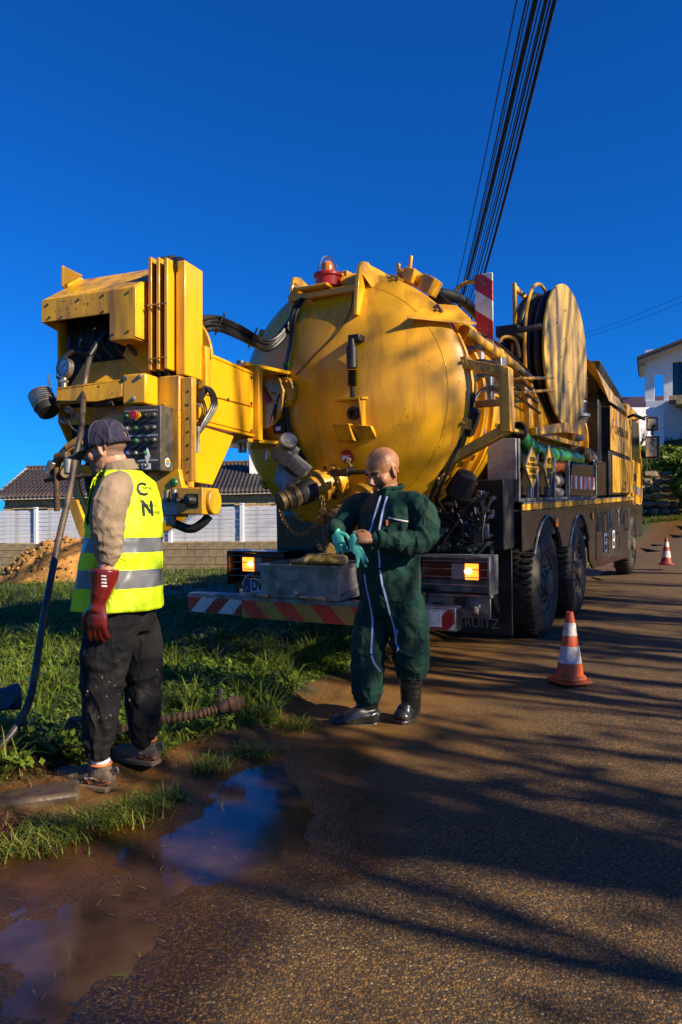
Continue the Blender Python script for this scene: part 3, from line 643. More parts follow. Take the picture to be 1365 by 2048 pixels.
# rear door latch
b = tb(); x = .27; y = dome_y(.4)-.06
b.cyl((x, y, 2.70), (x, y, 2.52), .045, 16); b.cyl((x, y, 2.76), (x, y, 2.70), .03, 12); b.box((x+.02, y+.06, 2.77), (.1, .14, .05))
la = b.build('latch_cylinder', M['rubber'], T, bevel=.004)
b = tb()
for k in range(7): b.lathe([(.026, 0), (.045, .008), (.026, .017)], (x, y, 2.505-.019*k), (0, 0, -1), 14)
b.cyl((x, y, 2.37), (x, y, 2.28), .02, 10); b.build('bellows', M['rubber'], la)
b = tb(); b.box((x-.02, y+.06, 2.275), (.26, .22, .018), (6, 0, 0)); b.build('latch_shelf', Y2, T, bevel=.004)
b = tb(); b.slab([(x-.06, y+.02, 2.27), (x+.075, y+.02, 2.27), (x+.075, y+.02, 2.0), (x-.06, y+.02, 2.0)], (0, .05, 0)); b.slab([(x+.075, y-.06, 2.27), (x+.075, y+.1, 2.27), (x+.075, y+.1, 2.02), (x+.075, y, 2.02)], (.015, 0, 0)); b.build('latch_plate', Y2, T, bevel=.004)
b = tb(); b.lathe([(.055, 0), (.055, .012), (.028, .014), (.026, .0)], (x, y+.005, 2.15), (0, -1, 0), 18); b.build('pivot_eye', KM, T)
b = tb(); b.slab([(.13, y-.10, 2.06), (.13, y+.16, 2.06), (.13, y+.16, 1.90), (.13, y-.02, 1.93)], (.15, 0, 0)); b.slab([(.285, y-.08, 2.05), (.43, y-.0, 2.04), (.44, y+.14, 1.90), (.285, y+.1, 1.90)], (0, .05, 0)); b.build('step_box', Y2, T, bevel=.004)
# left: level gauge plate with lever, junction box, cables
b = tb(); c = Vector((-.62, dome_y(.62)-.035, 2.34)); nx_ = Vector((-.35, -.9, 0)).normalized()
b.lathe([(.0001, .0), (.26, .0), (.26, .025), (.0001, .025)], c, nx_, 40); sg = b.build('level_gauge', Y2, T, bevel=.004)
for k, dz in enumerate((.15, 0, -.16)):
    b = tb(); side = nx_.cross(Vector((0, 0, 1))); q = c+nx_*.026+Vector((0, 0, dz))+side*(.12-.03*abs(k-1))
    b.lathe([(.0001, 0), (.062, 0), (.062, .006), (.0001, .006)], q, nx_, 20); so_ = b.build('sight_glass', M['white'], sg)
    b = tb(); b.add([q+nx_*.008+side*.058*math.cos(t)+Vector((0, 0, .058*math.sin(t))) for t in np.linspace(math.pi, 2*math.pi, 10)], [tuple(range(10))[::-1]]); b.build('water_half', M['blue'], sg)
b = tb(); b.slab([c+nx_*.04+Vector((-.14, .05, .20)), c+nx_*.04+Vector((-.10, .04, .22)), c+nx_*.04+Vector((.10, -.03, -.02)), c+nx_*.04+Vector((.06, -.03, -.05))], nx_*.012); b.build('red_lever', M['red'], sg)
b = tb(); b.lathe([(.13, 0), (.13, .05), (.05, .055), (.045, .09), (.0001, .09)], dome(-.40, 2.38), (-.3, -1, 0), 26)
for k in range(6): a = k*math.pi/3; b.cyl(dome(-.40, 2.38)+Vector((.1*math.cos(a), -.02, .1*math.sin(a))), dome(-.40, 2.38)+Vector((.1*math.cos(a)-.02, -.08, .1*math.sin(a))), .014, 6)
b.build('gauge_flange', Y2, T, bevel=.004)
b = tb(); b.tube([dome(-.42, 2.36)+Vector((0, -.08, 0)), (-.47, .32, 2.28), (-.52, .3, 2.12)], .018, 8); b.build('gauge_handle', M['rust'], T)
b = tb(); b.box(dome(-.47, 2.085, .03), (.12, .07, .11)); jb = b.build('junction_box', KM, T, bevel=.008); b = tb(); b.box(dome(-.475, 2.07, .068), (.05, .004, .035)); b.build('data_label', M['white'], jb)
for i, off in enumerate((0, .03, -.02)):
    P = [(-.30+off, .50, 3.22), (-.34+off, .40, 3.05)]+[dome(xx+off*.6, zz, .03) for xx, zz in ((-.37, 2.85), (-.40, 2.6), (-.41, 2.35), (-.39, 2.1), (-.33, 1.95), (-.25, 1.78))]
    b = tb(); b.tube(P, .012 if i else .017, 7); b.build('cable', M['rubber'], T)
b = tb(); b.tube([(.2, .5, 3.24), dome(.19, 3.05, .02), dome(.1, 2.85, .015), dome(-.1, 2.68, .012), dome(-.3, 2.52, .012)], .005, 5); b.build('thin_wire', M['rubber'], T)
b = tb(); b.box(dome(-.39, 2.62, .045), (.05, .03, .03)); b.build('cable_clip', M['green'], T)
# suction and drain valves low on the door, with camlock caps and chains
def chain(name, P, r, parent):
    b = tb(); Q = catmull(P, 9)
    for i in range(len(Q)-1):
        d = (Q[i+1]-Q[i]); u = d.normalized(); s = u.cross(Vector((0, 0, 1)) if i % 2 else Vector((0, 1, 0)));
        if s.length < .1: s = Vector((1, 0, 0))
        s = s.normalized(); L = d.length*.62; c = (Q[i]+Q[i+1])/2
        ring = [c+u*L*math.cos(t)+s*r*1.5*math.sin(t) for t in np.linspace(0, 2*math.pi, 9)[:-1]]
        b.tube(ring+[ring[0]], r*.42, 5, 1)
    return b.build(name, M['brass'], parent)
def valve(c, ax, r, handle=True):
    c = Vector(c); ax = Vector(ax).normalized()
    b = tb(); b.lathe([(r*1.7, -.06), (r*1.7, .02), (r*1.2, .03), (r*1.15, .12), (r*1.55, .125), (r*1.55, .16), (r*1.2, .165), (r*1.1, .22)], c, ax, 30)
    sd = ax.cross(Vector((0, 0, 1))).normalized(); upv = sd.cross(ax)
    v = b.build('suction_valve', Y2, T, bevel=.004)
    for k in range(8):
        a = k*math.pi/4; q = c+(sd*math.cos(a)+upv*math.sin(a))*r*1.42; b = tb(); b.cyl(q+ax*.02, q+ax*.05, .016, 6); b.build('flange_bolt', M['rust'], v)
    b = tb(); b.lathe([(r*1.05, .20), (r*1.05, .36), (r*.98, .37)], c, ax, 26); b.build('outlet_pipe', KM, v)
    b = tb(); b.lathe([(r*.95, .36), (r*.95, .40), (r*1.02, .405), (r*1.02, .43), (r*.93, .435), (r*.93, .47), (r*1.0, .475), (r*1.0, .50), (r*.88, .505), (r*.86, .55), (r*.2, .56), (.0001, .56)], c, ax, 26); b.build('camlock_cap', M['brass'], v)
    return v, c+ax*.56, sd, upv
v1, e1, sd, upv = valve(dome(-.02, 1.60)+Vector((0, .03, 0)), (-.42, -.72, -.28), .095)
chain('chain', [e1, e1+Vector((.06, -.01, -.16)), e1+Vector((.16, .04, -.27)), e1+Vector((.29, .1, -.18)), e1+Vector((.34, .14, .05))], .011, v1)
chain('chain', [e1+Vector((.34, .14, .05)), e1+Vector((.36, .12, -.12)), e1+Vector((.37, .1, -.3)), e1+Vector((.38, .1, -.5))], .011, v1)
v2, e2, sd, upv = valve(dome(.37, 1.50)+Vector((0, .03, 0)), (-.38, -.70, -.42), .10)
chain('chain', [e2, e2+Vector((.0, .0, -.12)), e2+Vector((-.08, .02, -.22)), e2+Vector((-.16, .05, -.12))], .010, v2)
b = tb(); b.cyl((.18, .2, 1.66), (.62, .22, 1.66), .018, 10); b.cyl((.24, .21, 1.66), (.24, .36, 1.68), .035, 12); b.box((.2, .22, 1.66), (.16, .07, .06)); b.build('valve_actuator', M['rubber'], T, bevel=.005)
b = tb(); q = Vector((-.27, .12, 1.84)); b.box(q, (.16, .2, .14), (20, 35, 20)); b.cyl(q+Vector((.0, 0, .02)), q+Vector((.10, -.10, .10)), .075, 18); b.box(q+Vector((.10, .02, -.10)), (.22, .14, .10), (10, 40, 15)); b.slab([q+Vector((-.1, .05, -.06)), q+Vector((.06, .0, -.20)), q+Vector((-.02, -.02, -.34)), q+Vector((-.14, .03, -.24))], (.05, .10, .0)); b.build('knife_valve', M['galv'], T, bevel=.01)
b = tb(); b.lathe([(.0001, 0), (.05, 0), (.05, .03), (.0001, .03)], q+Vector((-.10, -.08, -.02)), (-.7, -.7, .1), 14); b.build('valve_boss', Y2, T)
b = tb(); c = dome(.17, 1.80, .006); b.lathe([(.0001, 0), (.062, 0), (.062, .003), (.0001, .003)], c, (0, -1, -.25), 24); stk = b.build('round_sticker', M['red'], T)
b = tb(); c2 = c+Vector((0, -.006, -.001))
for a0 in (20, 140, 260): b.add([c2]+[c2+Vector((.05*math.cos(R(a0+t)), 0, .05*math.sin(R(a0+t)))) for t in (0, 20, 40, 60, 80)], [tuple(range(6))])
b.build('sticker_print', M['white'], stk)
for xx in (.19, .5): 
    b = tb(); p = dome(xx, 1.72); b.cyl(p, p+Vector((0, -.05, 0)), .018, 8); b.cyl(p+Vector((0, -.04, -.03)), p+Vector((0, -.04, .06)), .01, 6); b.build('drain_tap', M['brass'], T)
# bumper with reflector panels, tray on it
bu = tb(); bu.b2((-1.24, 0, .46), (1.25, .14, .635)); bu = bu.build('bumper', M['galv'], T, bevel=.008)
b = tb(); b.b2((-1.235, -.006, .472), (-.66, -.001, .598)); b.build('reflector_panel', M['bump_red'], bu)
b = tb(); b.b2((-.65, -.006, .452), (.47, -.001, .598)); b.build('reflector_panel', M['bump_or'], bu)
b = tb(); b.b2((.48, -.006, .472), (1.235, -.001, .618)); b.build('reflector_panel', M['bump_red'], bu)
b = tb(); b.b2((1.246, .012, .475), (1.258, .128, .62)); b.build('bumper_end', KM, bu)
b = tb(); b.b2((1.05, -.012, .49), (1.14, -.008, .6)); b.build('white_tag', M['white'], bu)
for s in (-1, 1): b = tb(); b.b2((s*.6-.06, .12, .48), (s*.6+.06, 1.3, .62)); b.build('bumper_bracket', KM, T, bevel=.01)
tr = tb(); X0, X1, Y0, Y1, Z0, Z1, th = -.44, .30, -.03, .52, .64, .90, .012
for a, c in (((X0, Y0, Z0), (X1, Y1, Z0+th)), ((X0, Y0, Z0+th), (X1, Y0+th, Z1)), ((X0, Y1-th, Z0+th), (X1, Y1, Z1)), ((X0, Y0+th, Z0+th), (X0+th, Y1-th, Z1)), ((X1-th, Y0+th, Z0+th), (X1, Y1-th, Z1))): tr.b2(a, c)
tro = tr.build('steel_tray', M['galv'], T, bevel=.003)
b = tb(); b.b2((X0-.02, Y0-.02, Z1), (X1+.02, Y0+.012, Z1+.014)); b.b2((X0-.02, Y1-.012, Z1), (X1+.02, Y1+.02, Z1+.014)); b.b2((X0-.02, Y0+.012, Z1), (X0+.012, Y1-.012, Z1+.014)); b.b2((X1-.012, Y0+.012, Z1), (X1+.02, Y1-.012, Z1+.014)); b.build('tray_rim', M['galv'], tro)
b = tb(); b.b2((X1-.12, Y0-.012, Z0+.1), (X1+.004, Y0-.002, Z0+.16)); b.slab([(X1+.004, Y0, Z0+.02), (X1+.004, Y1, Z0+.02), (X1+.004, Y1, Z0+.10), (X1+.004, Y0+.1, Z0+.06)], (.02, 0, 0)); b.build('tray_gusset', M['galv'], tro, bevel=.002)
for xx in (-.52, .02):
    b = tb(); b.tube([(xx-.12, -.03, .70), (xx-.1, -.045, .665), (xx-.02, -.05, .66), (xx+.12, -.05, .66)], .013, 8); b.cyl((xx, -.05, .66), (xx+.16, -.05, .655), .02, 8); b.build('latch_rod', M['alu'], T)
b = tb(); b.tube([(-.62, .02, .64), (-.64, .0, .72), (-.60, .0, .80), (-.52, .0, .83)], .012, 8); b.build('grab_hook', M['steel'], T)
# rear lamp boxes
def lamp(x0, x1, flip):
    z0, z1, y0 = .60, .94, 1.06
    b = tb(); b.b2((x0, y0-.16, z1-.02), (x1, y0+.1, z1)); b.b2((x0, y0-.16, z0), (x0+.02, y0+.1, z1-.02)); b.b2((x1-.02, y0-.16, z0), (x1, y0+.1, z1-.02)); b.b2((x0+.02, y0+.06, z0), (x1-.02, y0+.1, z1-.02))
    o = b.build('lamp_box', M['galv'] if flip else K, T, bevel=.006)
    lx0, lx1 = x0+.07, x1-.06
    b = tb(); b.b2((lx0, y0-.02, z0+.12), (lx1, y0+.05, z1-.07)); b.build('red_lens', M['redlens'], o, bevel=.01)
    w = lx1-lx0; s = 1 if not flip else -1
    ax_ = (lx0+.03, lx0+.03+.14) if not flip else (lx1-.20, lx1-.08)
    cx_ = (ax_[1]+.004, ax_[1]+.10) if not flip else (ax_[0]-.124, ax_[0]-.004)
    b = tb(); b.b2((ax_[0], y0-.03, z0+.125), (ax_[1], y0-.022, z1-.075)); b.build('lit_indicator', M['amberlit'], o, bevel=.003)
    b = tb(); b.ball(((ax_[0]+ax_[1])/2+.03*s, y0-.03, (z0+z1)/2+.03), (.035, .006, .03), 12); b.build('bulb_glow', M['bulb'], o)
    b = tb(); b.b2((cx_[0], y0-.03, z0+.125), (cx_[1], y0-.022, z1-.075)); b.build('clear_lens', M['clear'], o, bevel=.003)
    for k in range(4): b = tb(); b.cyl((x0+.005, y0-.15, z0+.09+.068*k), (x1-.005, y0-.15, z0+.09+.068*k), .0045, 6); b.build('guard_bar', M['steel'], o)
    return o
lr = lamp(.50, 1.24, True); ll = lamp(-1.48, -.80, False)
b = tb(); b.b2((.52, .98, .40), (1.22, 1.0, .60)); b.b2((.52, .95, .58), (1.24, 1.0, .60)); b.build('lamp_skirt', M['galv'], lr, bevel=.006)
b = tb(); b.b2((-1.45, 1.0, .52), (-.66, 1.03, .63)); b.build('plate_holder', K, T, bevel=.005)
pl = tb(); pl.b2((-1.30, .96, .525), (-.78, .968, .66)); pl = pl.build('number_plate', M['white'], T, bevel=.004)
b = tb(); b.b2((-1.298, .954, .528), (-1.238, .9585, .657)); b.build('blue_band', M['blue'], pl)
text('plate_lettering', 'DV-0', TR @ Matrix.Translation((-1.22, .956, .545)) @ Matrix.Rotation(R(90), 4, 'X'), .15, M['ink'], pl, .001, bold=.003, sx=.62)
text('band_letter', 'F', TR @ Matrix.Translation((-1.285, .952, .54)) @ Matrix.Rotation(R(90), 4, 'X'), .05, M['white'], pl, .0005)
# mud flap with lettering, left dark panel with a blue angular logo
for s, nm in ((1, 1), (-1, 0)):
    b = tb(); b.b2((s*.83-.34, 1.86, .10), (s*.83+.34, 1.885, 1.0)); mf = b.build('mud_flap', KM, T, bevel=.004)
    if s > 0: text('flap_lettering', 'LIBRUITZ'[3:] if False else 'L.RUITZ', TR @ Matrix.Translation((.60, 1.855, .16)) @ Matrix.Rotation(R(90), 4, 'X'), .14, M['white_dim'] if 'white_dim' in M else M['grey'], mf, .001, sx=.9)
b = tb(); b.b2((-1.1, 1.25, .66), (-.2, 1.28, 1.62)); lp = b.build('rear_panel', K, T, bevel=.004)
M['bluegrey'] = mat('blue_grey_print', (.09, .20, .26), .5, var=.2)
b = tb(); yv = 1.243
for sh in (0, .085):
    b.add([(-1.03+sh, yv, 1.28), (-.93+sh, yv, 1.50), (-.87+sh, yv, 1.50), (-.97+sh, yv, 1.28)], [(0, 3, 2, 1)])
b.add([(-1.03, yv-.003, 1.28), (-.99, yv-.003, 1.33), (-.76, yv-.003, 1.33), (-.78, yv-.003, 1.28)], [(0, 3, 2, 1)]); b.build('panel_logo', M['bluegrey'], lp)
# hydraulics behind the right lamp: valve bank, hoses, fittings
b = tb(); b.b2((.45, 1.5, .95), (1.20, 1.85, 1.60)); b.build('equipment_back_plate', KM, T, bevel=.01)
rs = random.Random(2)
for (xx, zz, w, hh, mm) in ((.98, 1.14, .26, .13, 'galv'), (.70, 1.12, .16, .11, 'steel'), (1.05, 1.42, .05, .16, 'steel'), (.62, 1.3, .08, .10, 'galv'), (1.12, 1.3, .08, .05, 'brass'), (.55, 1.0, .1, .1, 'galv'), (1.0, .98, .06, .1, 'steel'), (.72, .99, .05, .08, 'alu')):
    b = tb(); b.box((xx, 1.28, zz), (w, .12, hh)); b.cyl((xx-w*.3, 1.22, zz), (xx-w*.3, 1.15, zz), .022, 10); b.cyl((xx+w*.3, 1.22, zz+.02), (xx+w*.3, 1.16, zz+.02), .018, 6); b.build('valve_body', M[mm], T, bevel=.006)
for k in range(30):
    xa, za = rs.uniform(.45, 1.15), rs.uniform(.98, 1.48); xb, zb_ = rs.uniform(.45, 1.2), rs.uniform(.9, 1.45)
    b = tb(); b.tube([(xa, 1.30, za), (xa, 1.16, za), ((xa+xb)/2, 1.12+rs.uniform(-.03, .03), (za+zb_)/2-.07), (xb, 1.18, zb_), (xb, 1.3, zb_)], rs.choice((.009, .012, .015)), 7)
    ho = b.build('hydraulic_line', M['rubber'], T)
    b = tb(); b.cyl((xa, 1.20, za), (xa, 1.145, za), .021, 6); b.build('hose_fitting', M['alu'] if k % 2 else M['steel'], ho)
    b = tb(); b.cyl((xb, 1.22, zb_), (xb, 1.155, zb_), .02, 6); b.build('hose_fitting', M['alu'] if k % 2 else M['steel'], ho)
for k in range(4):
    b = tb(); b.tube([(.95+.02*k, 1.25, 1.05), (1.1+.02*k, 1.15, .85-.03*k), (1.22, 1.12, .60-.04*k), (1.20, 1.3, .42)], .011, 7); b.build('hydraulic_line', M['rubber'], T)
b = tb(); b.box((.74, 1.19, 1.14), (.10, .004, .06)); b.build('data_plate', M['bluegrey'], T)
b = tb(); b.b2((.96, 1.80, 1.60), (1.235, 1.83, 1.99)); b.build('grey_panel', M['grey'], T, bevel=.004)
b = tb(); b.b2((.6, 1.33, 1.55), (1.0, 1.345, 1.575)); b.build('yellow_strip', Y2, T)
b = tb()
for k in range(3): b.tube([(.62+.05*k, .8+.1*k, 1.25+.05*k), (.75+.06*k, .72, 1.5), (.95+.05*k, .72, 1.9), (1.08+.03*k, .85, 2.3), (1.06, 1.0, 2.6)], .016, 8)
b.build('side_hose', M['rubber'], T)
for xx, zz in ((.95, .52), (.75, .47), (1.08, .5), (.62, .5)):
    b = tb(); b.cyl((xx, 1.0, zz), (xx+.03, .9, zz-.06), .03, 12); b.box((xx, 1.0, zz+.02), (.1, .08, .06)); b.build('trailer_coupling', M[rs.choice(('rust', 'galv', 'brass'))], T, bevel=.006)
# yellow outrigger frame on the right of the tank door
def bar(P, w, d, name='frame_bar'):
    b = tb()
    for i in range(len(P)-1):
        a, c = Vector(P[i]), Vector(P[i+1]); u = (c-a).normalized(); nrm = Vector((0, -1, 0)); s = u.cross(nrm).normalized()
        b.slab([a+s*w/2-u*.0, c+s*w/2, c-s*w/2, a-s*w/2], (0, d, 0))
    return b.build(name, Y2, T, bevel=.006)
bar([(1.02, .70, 2.56), (1.46, .70, 2.44)], .075, .12); bar([(1.43, .69, 2.47), (1.44, .69, 1.96)], .085, .14); bar([(1.46, .70, 2.00), (.93, .70, 1.74)], .08, .12)
b = tb(); b.b2((1.36, .68, 2.0), (1.38, 1.5, 2.03)); b.b2((1.0, .95, 2.2), (1.4, 1.0, 2.26)); b.build('frame_stay', Y2, T, bevel=.005)
# striped delineator boards
def delin(x0, x1, y, z0, z1, nm):
    b = tb(); b.slab([(x0, y, z0), (x1, y, z0), (x1, y, z1), (x0, y, z1)], (0, .02, 0)); o = b.build('marker_board', M['delin'], T, bevel=.004)
    return o
db = delin(.915, 1.085, 1.6, 2.77, 3.51, 1)
b = tb(); b.tube([(.98, 1.63, 3.46), (.80, 1.62, 3.45), (.70, 1.62, 3.36), (.62, 1.62, 3.18)], .02, 10); b.build('board_bracket', Y2, db)
b = tb(); b.tube([(.95, 1.64, 2.80), (.76, 1.64, 2.80)], .018, 8); b.build('board_bracket', Y2, db)
delin(-1.52, -1.38, 1.6, 2.42, 3.1, 0)
# hose reel on the right flank: two discs, coiled hose, cradle
RC = Vector((1.16, 4.50, 3.19)); ra = Vector((1, -.10, 0)).normalized()
b = tb(); b.lathe([(.0001, .0), (.86, .0), (.885, .012), (.885, .035), (.86, .045), (.0001, .045)], RC, ra, 72); rd = b.build('reel_disc', M['ply'], T, smooth=30)
for k in range(10):
    a = k*2.4; q = RC+ra*.046+Vector((0, math.cos(a), math.sin(a)))*(.2+.06*k); b = tb(); b.lathe([(.0001, .006), (.012, .006), (.014, 0)], q, ra, 8); b.build('disc_bolt', M['rust'], rd)
b = tb(); b.lathe([(.0001, 0), (.80, 0), (.80, .03), (.0001, .03)], RC-ra*.40, ra, 60); b.build('reel_back_disc', Y2, T, smooth=30)
b = tb(); b.lathe([(.25, 0), (.25, .38)], RC-ra*.39, ra, 30); b.build('reel_drum', KM, T)
for k in range(3):
    rr = .78-.03*(k % 2); P = []
    b = tb(); c = RC-ra*(.32-.115*k); n_ = 60; q = []
    prof = []
    m_ = 220
    ring = []
    A = Vector((0, 1, 0)); A = (A-ra*A.dot(ra)).normalized(); Bz = ra.cross(A)
    P = [c+(A*math.cos(t)+Bz*math.sin(t))*rr for t in np.linspace(0, 2*math.pi, m_)]
    b.tube(P, [.058 if i % 2 else .047 for i in range(m_)], 10, 1, caps=False); b.build('coiled_hose', M['rubber'], T, smooth=60)
for off in (-.28,):
    b = tb(); c = RC+ra*off; b.tube([c+Vector((0, math.cos(t), math.sin(t)))*.93 for t in np.linspace(R(35), R(205), 22)]+[c+Vector((0, -.75, -.75)), c+Vector((0, -.5, -.95))], .022, 8, 1); b.build('reel_hoop', Y2, T)
b = tb(); b.b2((.70, 3.75, 3.4), (.74, 3.82, 4.0)); b.b2((.70, 3.82, 3.92), (.74, 4.3, 3.98)); b.build('reel_post', Y2, T, bevel=.006)
for zz in (2.80, 2.66): b = tb(); b.tube([(.75, 2.2, zz-.2), (1.18, 2.3, zz-.18), (1.2, 3.6, zz)], .017, 8, 1); b.build('reel_rail', Y2, T)
b = tb(); b.slab([(1.22, 2.7, 2.16), (1.22, 4.2, 2.33), (1.22, 5.7, 2.50), (1.22, 5.5, 2.26), (1.22, 4.3, 2.22), (1.22, 2.7, 2.08)], (-.06, 0, 0)); b.b2((.7, 2.8, 2.10), (1.16, 5.5, 2.16)); b.build('reel_bracket', Y2, T, bevel=.006)
b = tb()
for t in np.linspace(0, 1, 20): b.lathe([(.06, 0), (.07, .018), (.06, .036)], (1.02, 3.95, 3.75-.75*t), (0, .1, -1), 12)
b.build('hanging_hose', M['rubber'], T)
# top walkway pieces seen above the tank
b = tb(); b.b2((.2, 4.0, 3.30), (.9, 7.2, 3.36)); b.tube([(.85, 4.2, 3.36), (.85, 4.2, 3.5), (.85, 4.6, 3.52), (.85, 4.6, 3.36)], .016, 6, 1); b.box((.75, 3.6, 3.34), (.25, .6, .12)); b.cyl((.9, 3.2, 3.30), (1.15, 3.3, 3.34), .035, 10); b.build('walkway', KM, T, bevel=.01)
b = tb(); b.tube([(.8, 2.6, 2.98), (.9, 2.62, 3.12), (1.0, 2.75, 3.10), (1.04, 2.75, 2.92)], .017, 8); b.build('grab_handle', Y2, T)
# body sides: skirt with wheel arches, yellow rail, racks
WHL = ((3.14, .47), (5.02, .44), (11.1, .40)); WR = .61
def skirt(s):
    out = [(1.98, 1.30), (2.02, .95)]
    def arch(yc, zc, r, a0, a1): return [(yc-r*math.cos(t), zc+r*math.sin(t)) for t in np.linspace(R(a0), R(a1), 12)]
    P = [(1.98, 1.295), (1.98, .90)]+arch(3.06, .43, .80, 36, 150)+arch(4.98, .40, .80, 30, 172)+[(6.1, .36), (10.1, .20)]+[(10.2, .7), (10.5, 1.0)]+[(10.6, 1.295)]
    b = tb(); b.slab([(s*1.24, y_, z_) for y_, z_ in P], (-s*.03, 0, 0)); return b.build('side_skirt', K, T, bevel=.004)
for s in (1, -1):
    sk = skirt(s)
    for yc, zc in WHL[:2]:
        b = tb(); b.tube([(s*1.245, yc-.80*math.cos(t), zc-.05+.80*math.sin(t)) for t in np.linspace(R(32), R(150), 16)], .014, 6, 1); b.build('arch_trim', M['galv'], sk)
    b = tb(); b.b2((s*1.235, 1.97, 1.30), (s*1.255, 11.3, 1.365)); b.build('side_rail', Y2, T, bevel=.005)
    b = tb(); b.b2((s*1.235, 1.97, 1.368), (s*1.262, 11.3, 1.382)); b.build('rail_lip', M['galv'], T)
for yy in (3.55, 6.0, 9.4): b = tb(); b.b2((1.242, yy-.06, 1.08), (1.258, yy+.06, 1.18)); b.build('marker_lamp', M['amber'], T, bevel=.006)
for yy in (6.35, 7.55, 8.95):
    b = tb(); b.b2((1.242, yy, .45), (1.248, yy+1.1, 1.22)); lk = b.build('locker_door', K, T, bevel=.012)
    b = tb(); b.b2((1.249, yy+.10, .88), (1.256, yy+.55, 1.16)); b.build('vent_recess', KM, lk)
    b = tb(); b.tube([(1.25, yy+.9, .75), (1.285, yy+.9, .78), (1.285, yy+.9, 1.12), (1.25, yy+.9, 1.15)], .014, 8); b.build('locker_handle', M['steel'], lk)
for yy in (7.05, 7.95):
    b = tb(); b.b2((1.252, yy, .52), (1.257, yy+.28, .82)); nt_ = b.build('notice', M['white'], T); b = tb(); b.b2((1.258, yy+.05, .56), (1.260, yy+.23, .64)); b.b2((1.258, yy+.08, .68), (1.260, yy+.2, .78)); b.build('notice_print', M['ink'], nt_)
b = tb(); b.b2((-1.22, 2.0, 1.0), (1.22, 10.4, 1.28)); b.build('body_floor', KM, T)
# wheels
def wheel(yc, zc, s, w=.32):
    xo = s*1.22; c = Vector((xo, yc, zc)); ax = Vector((s, 0, 0))
    b = tb(); pr = [(.33, -w*.95), (.40, -w), (.54, -w), (.59, -w*.93), (WR, -w*.80), (WR, -w*.2), (.59, -.02), (.54, .012), (.44, .02), (.36, .0), (.335, -.03), (.33, -w*.5)]
    b.lathe(pr, c, ax, 64, closed=True)
    for k in range(52):
        a = 2*math.pi*k/52
        for q, sh in ((-.24, 0), (-.70, .5)):
            aa = a+sh*.12; d = Vector((0, math.cos(aa), math.sin(aa))); b.box(c+d*(WR+.004)+ax*(q*w), (.11, .032, .016), (math.degrees(aa)-90, 0, 0))
    t = b.build('wheel', M['tyre'], T, smooth=35)
    b = tb(); b.lathe([(.335, -.03), (.345, .0), (.325, -.005), (.315, -.06), (.28, -.10), (.24, -.03), (.15, -.015), (.14, .03), (.09, .05), (.0001, .05)], c, ax, 40); rm = b.build('rim', M['rimm'], t, smooth=30)
    for k in range(10):
        a = 2*math.pi*k/10; d = Vector((0, math.cos(a), math.sin(a))); b = tb(); b.cyl(c+d*.20-ax*.02, c+d*.20+ax*.012, .018, 6); b.build('wheel_nut', M['steel'], t)
M['rimm'] = mat('dusty_rim', (.10, .085, .065), .6, .3, var=.3, dirt=(.16, .11, .06), damt=.4)
for s in (1, -1):
    for yc, zc in WHL: wheel(yc, zc, s)
b = tb()
for yc, zc in WHL: b.cyl((-1.0, yc, zc), (1.0, yc, zc), .09, 14)
b.build('axles', KM, T)
# side rack: uprights, dark trays, diamond warning signs, stored gear box
b = tb()
for yy in (1.98, 2.75, 3.6, 4.45, 6.55): b.b2((1.17, yy, 1.385), (1.22, yy+.05, 2.0 if yy < 2 else 1.88))
b.b2((1.16, 1.98, 1.385), (1.20, 6.6, 1.42)); b.build('rack_frame', M['galv'], T, bevel=.005)
for y0_, y1_ in ((2.06, 3.58),): b = tb(); b.slab([(1.19, y0_, 1.45), (1.19, y1_, 1.45), (1.19, y1_-.05, 1.80), (1.19, y0_, 1.82)], (-.02, 0, 0)); b.build('rack_tray', K, T, bevel=.006)
gb = tb(); gb.slab([(1.21, 4.55, 1.43), (1.21, 6.45, 1.40), (1.21, 6.35, 1.87), (1.21, 4.75, 1.85)], (-.25, 0, 0)); gbo = gb.build('gear_box', K, T, bevel=.012)
b = tb(); b.slab([(1.213, 4.58, 1.52), (1.213, 6.43, 1.51), (1.213, 6.40, 1.69), (1.213, 4.62, 1.69)], (.004, 0, 0)); b.build('reflector_panel', M['side_red'], gbo)
b = tb(); b.b2((.5, 6.55, 1.4), (1.2, 7.7, 1.98)); b.build('side_tank', K, T, bevel=.03)
b = tb(); b.b2((-1.15, 7.45, 1.4), (1.12, 7.75, 3.1)); b.build('bulkhead', KM, T, bevel=.02)
M['signy'] = mat('sign_yellow', (.80, .42, .015), .4, var=.12, dirt=(.35, .2, .04), damt=.2)
def diamond(yc, zc, hy, hz, lines, nm):
    Mx = TR @ Matrix.Translation((1.285, yc, zc)) @ Matrix.Rotation(R(90), 4, 'Z') @ Matrix.Rotation(R(90), 4, 'X')
    b = tb(); b.slab([(1.255, yc-hy, zc), (1.255, yc, zc-hz), (1.255, yc+hy, zc), (1.255, yc, zc+hz)], (.02, 0, 0)); o = b.build('danger_sign', M['signy'], T, bevel=.003)
    for s_, (a_, c_) in enumerate((((-hy, 0), (0, hz)), ((0, hz), (hy, 0)), ((hy, 0), (0, -hz)), ((0, -hz), (-hy, 0)))):
        b = tb(); b.tube([(1.27, yc+a_[0], zc+a_[1]), (1.27, yc+c_[0], zc+c_[1])], .011, 6, 1); b.build('sign_rim', M['galv'], o)
    for tx, dz, sz in lines: text('sign_lettering', tx, Mx @ Matrix.Translation((0, dz, -.007)), sz, M['ink'], o, .001, 'CENTER', sx=1.15)
    return o
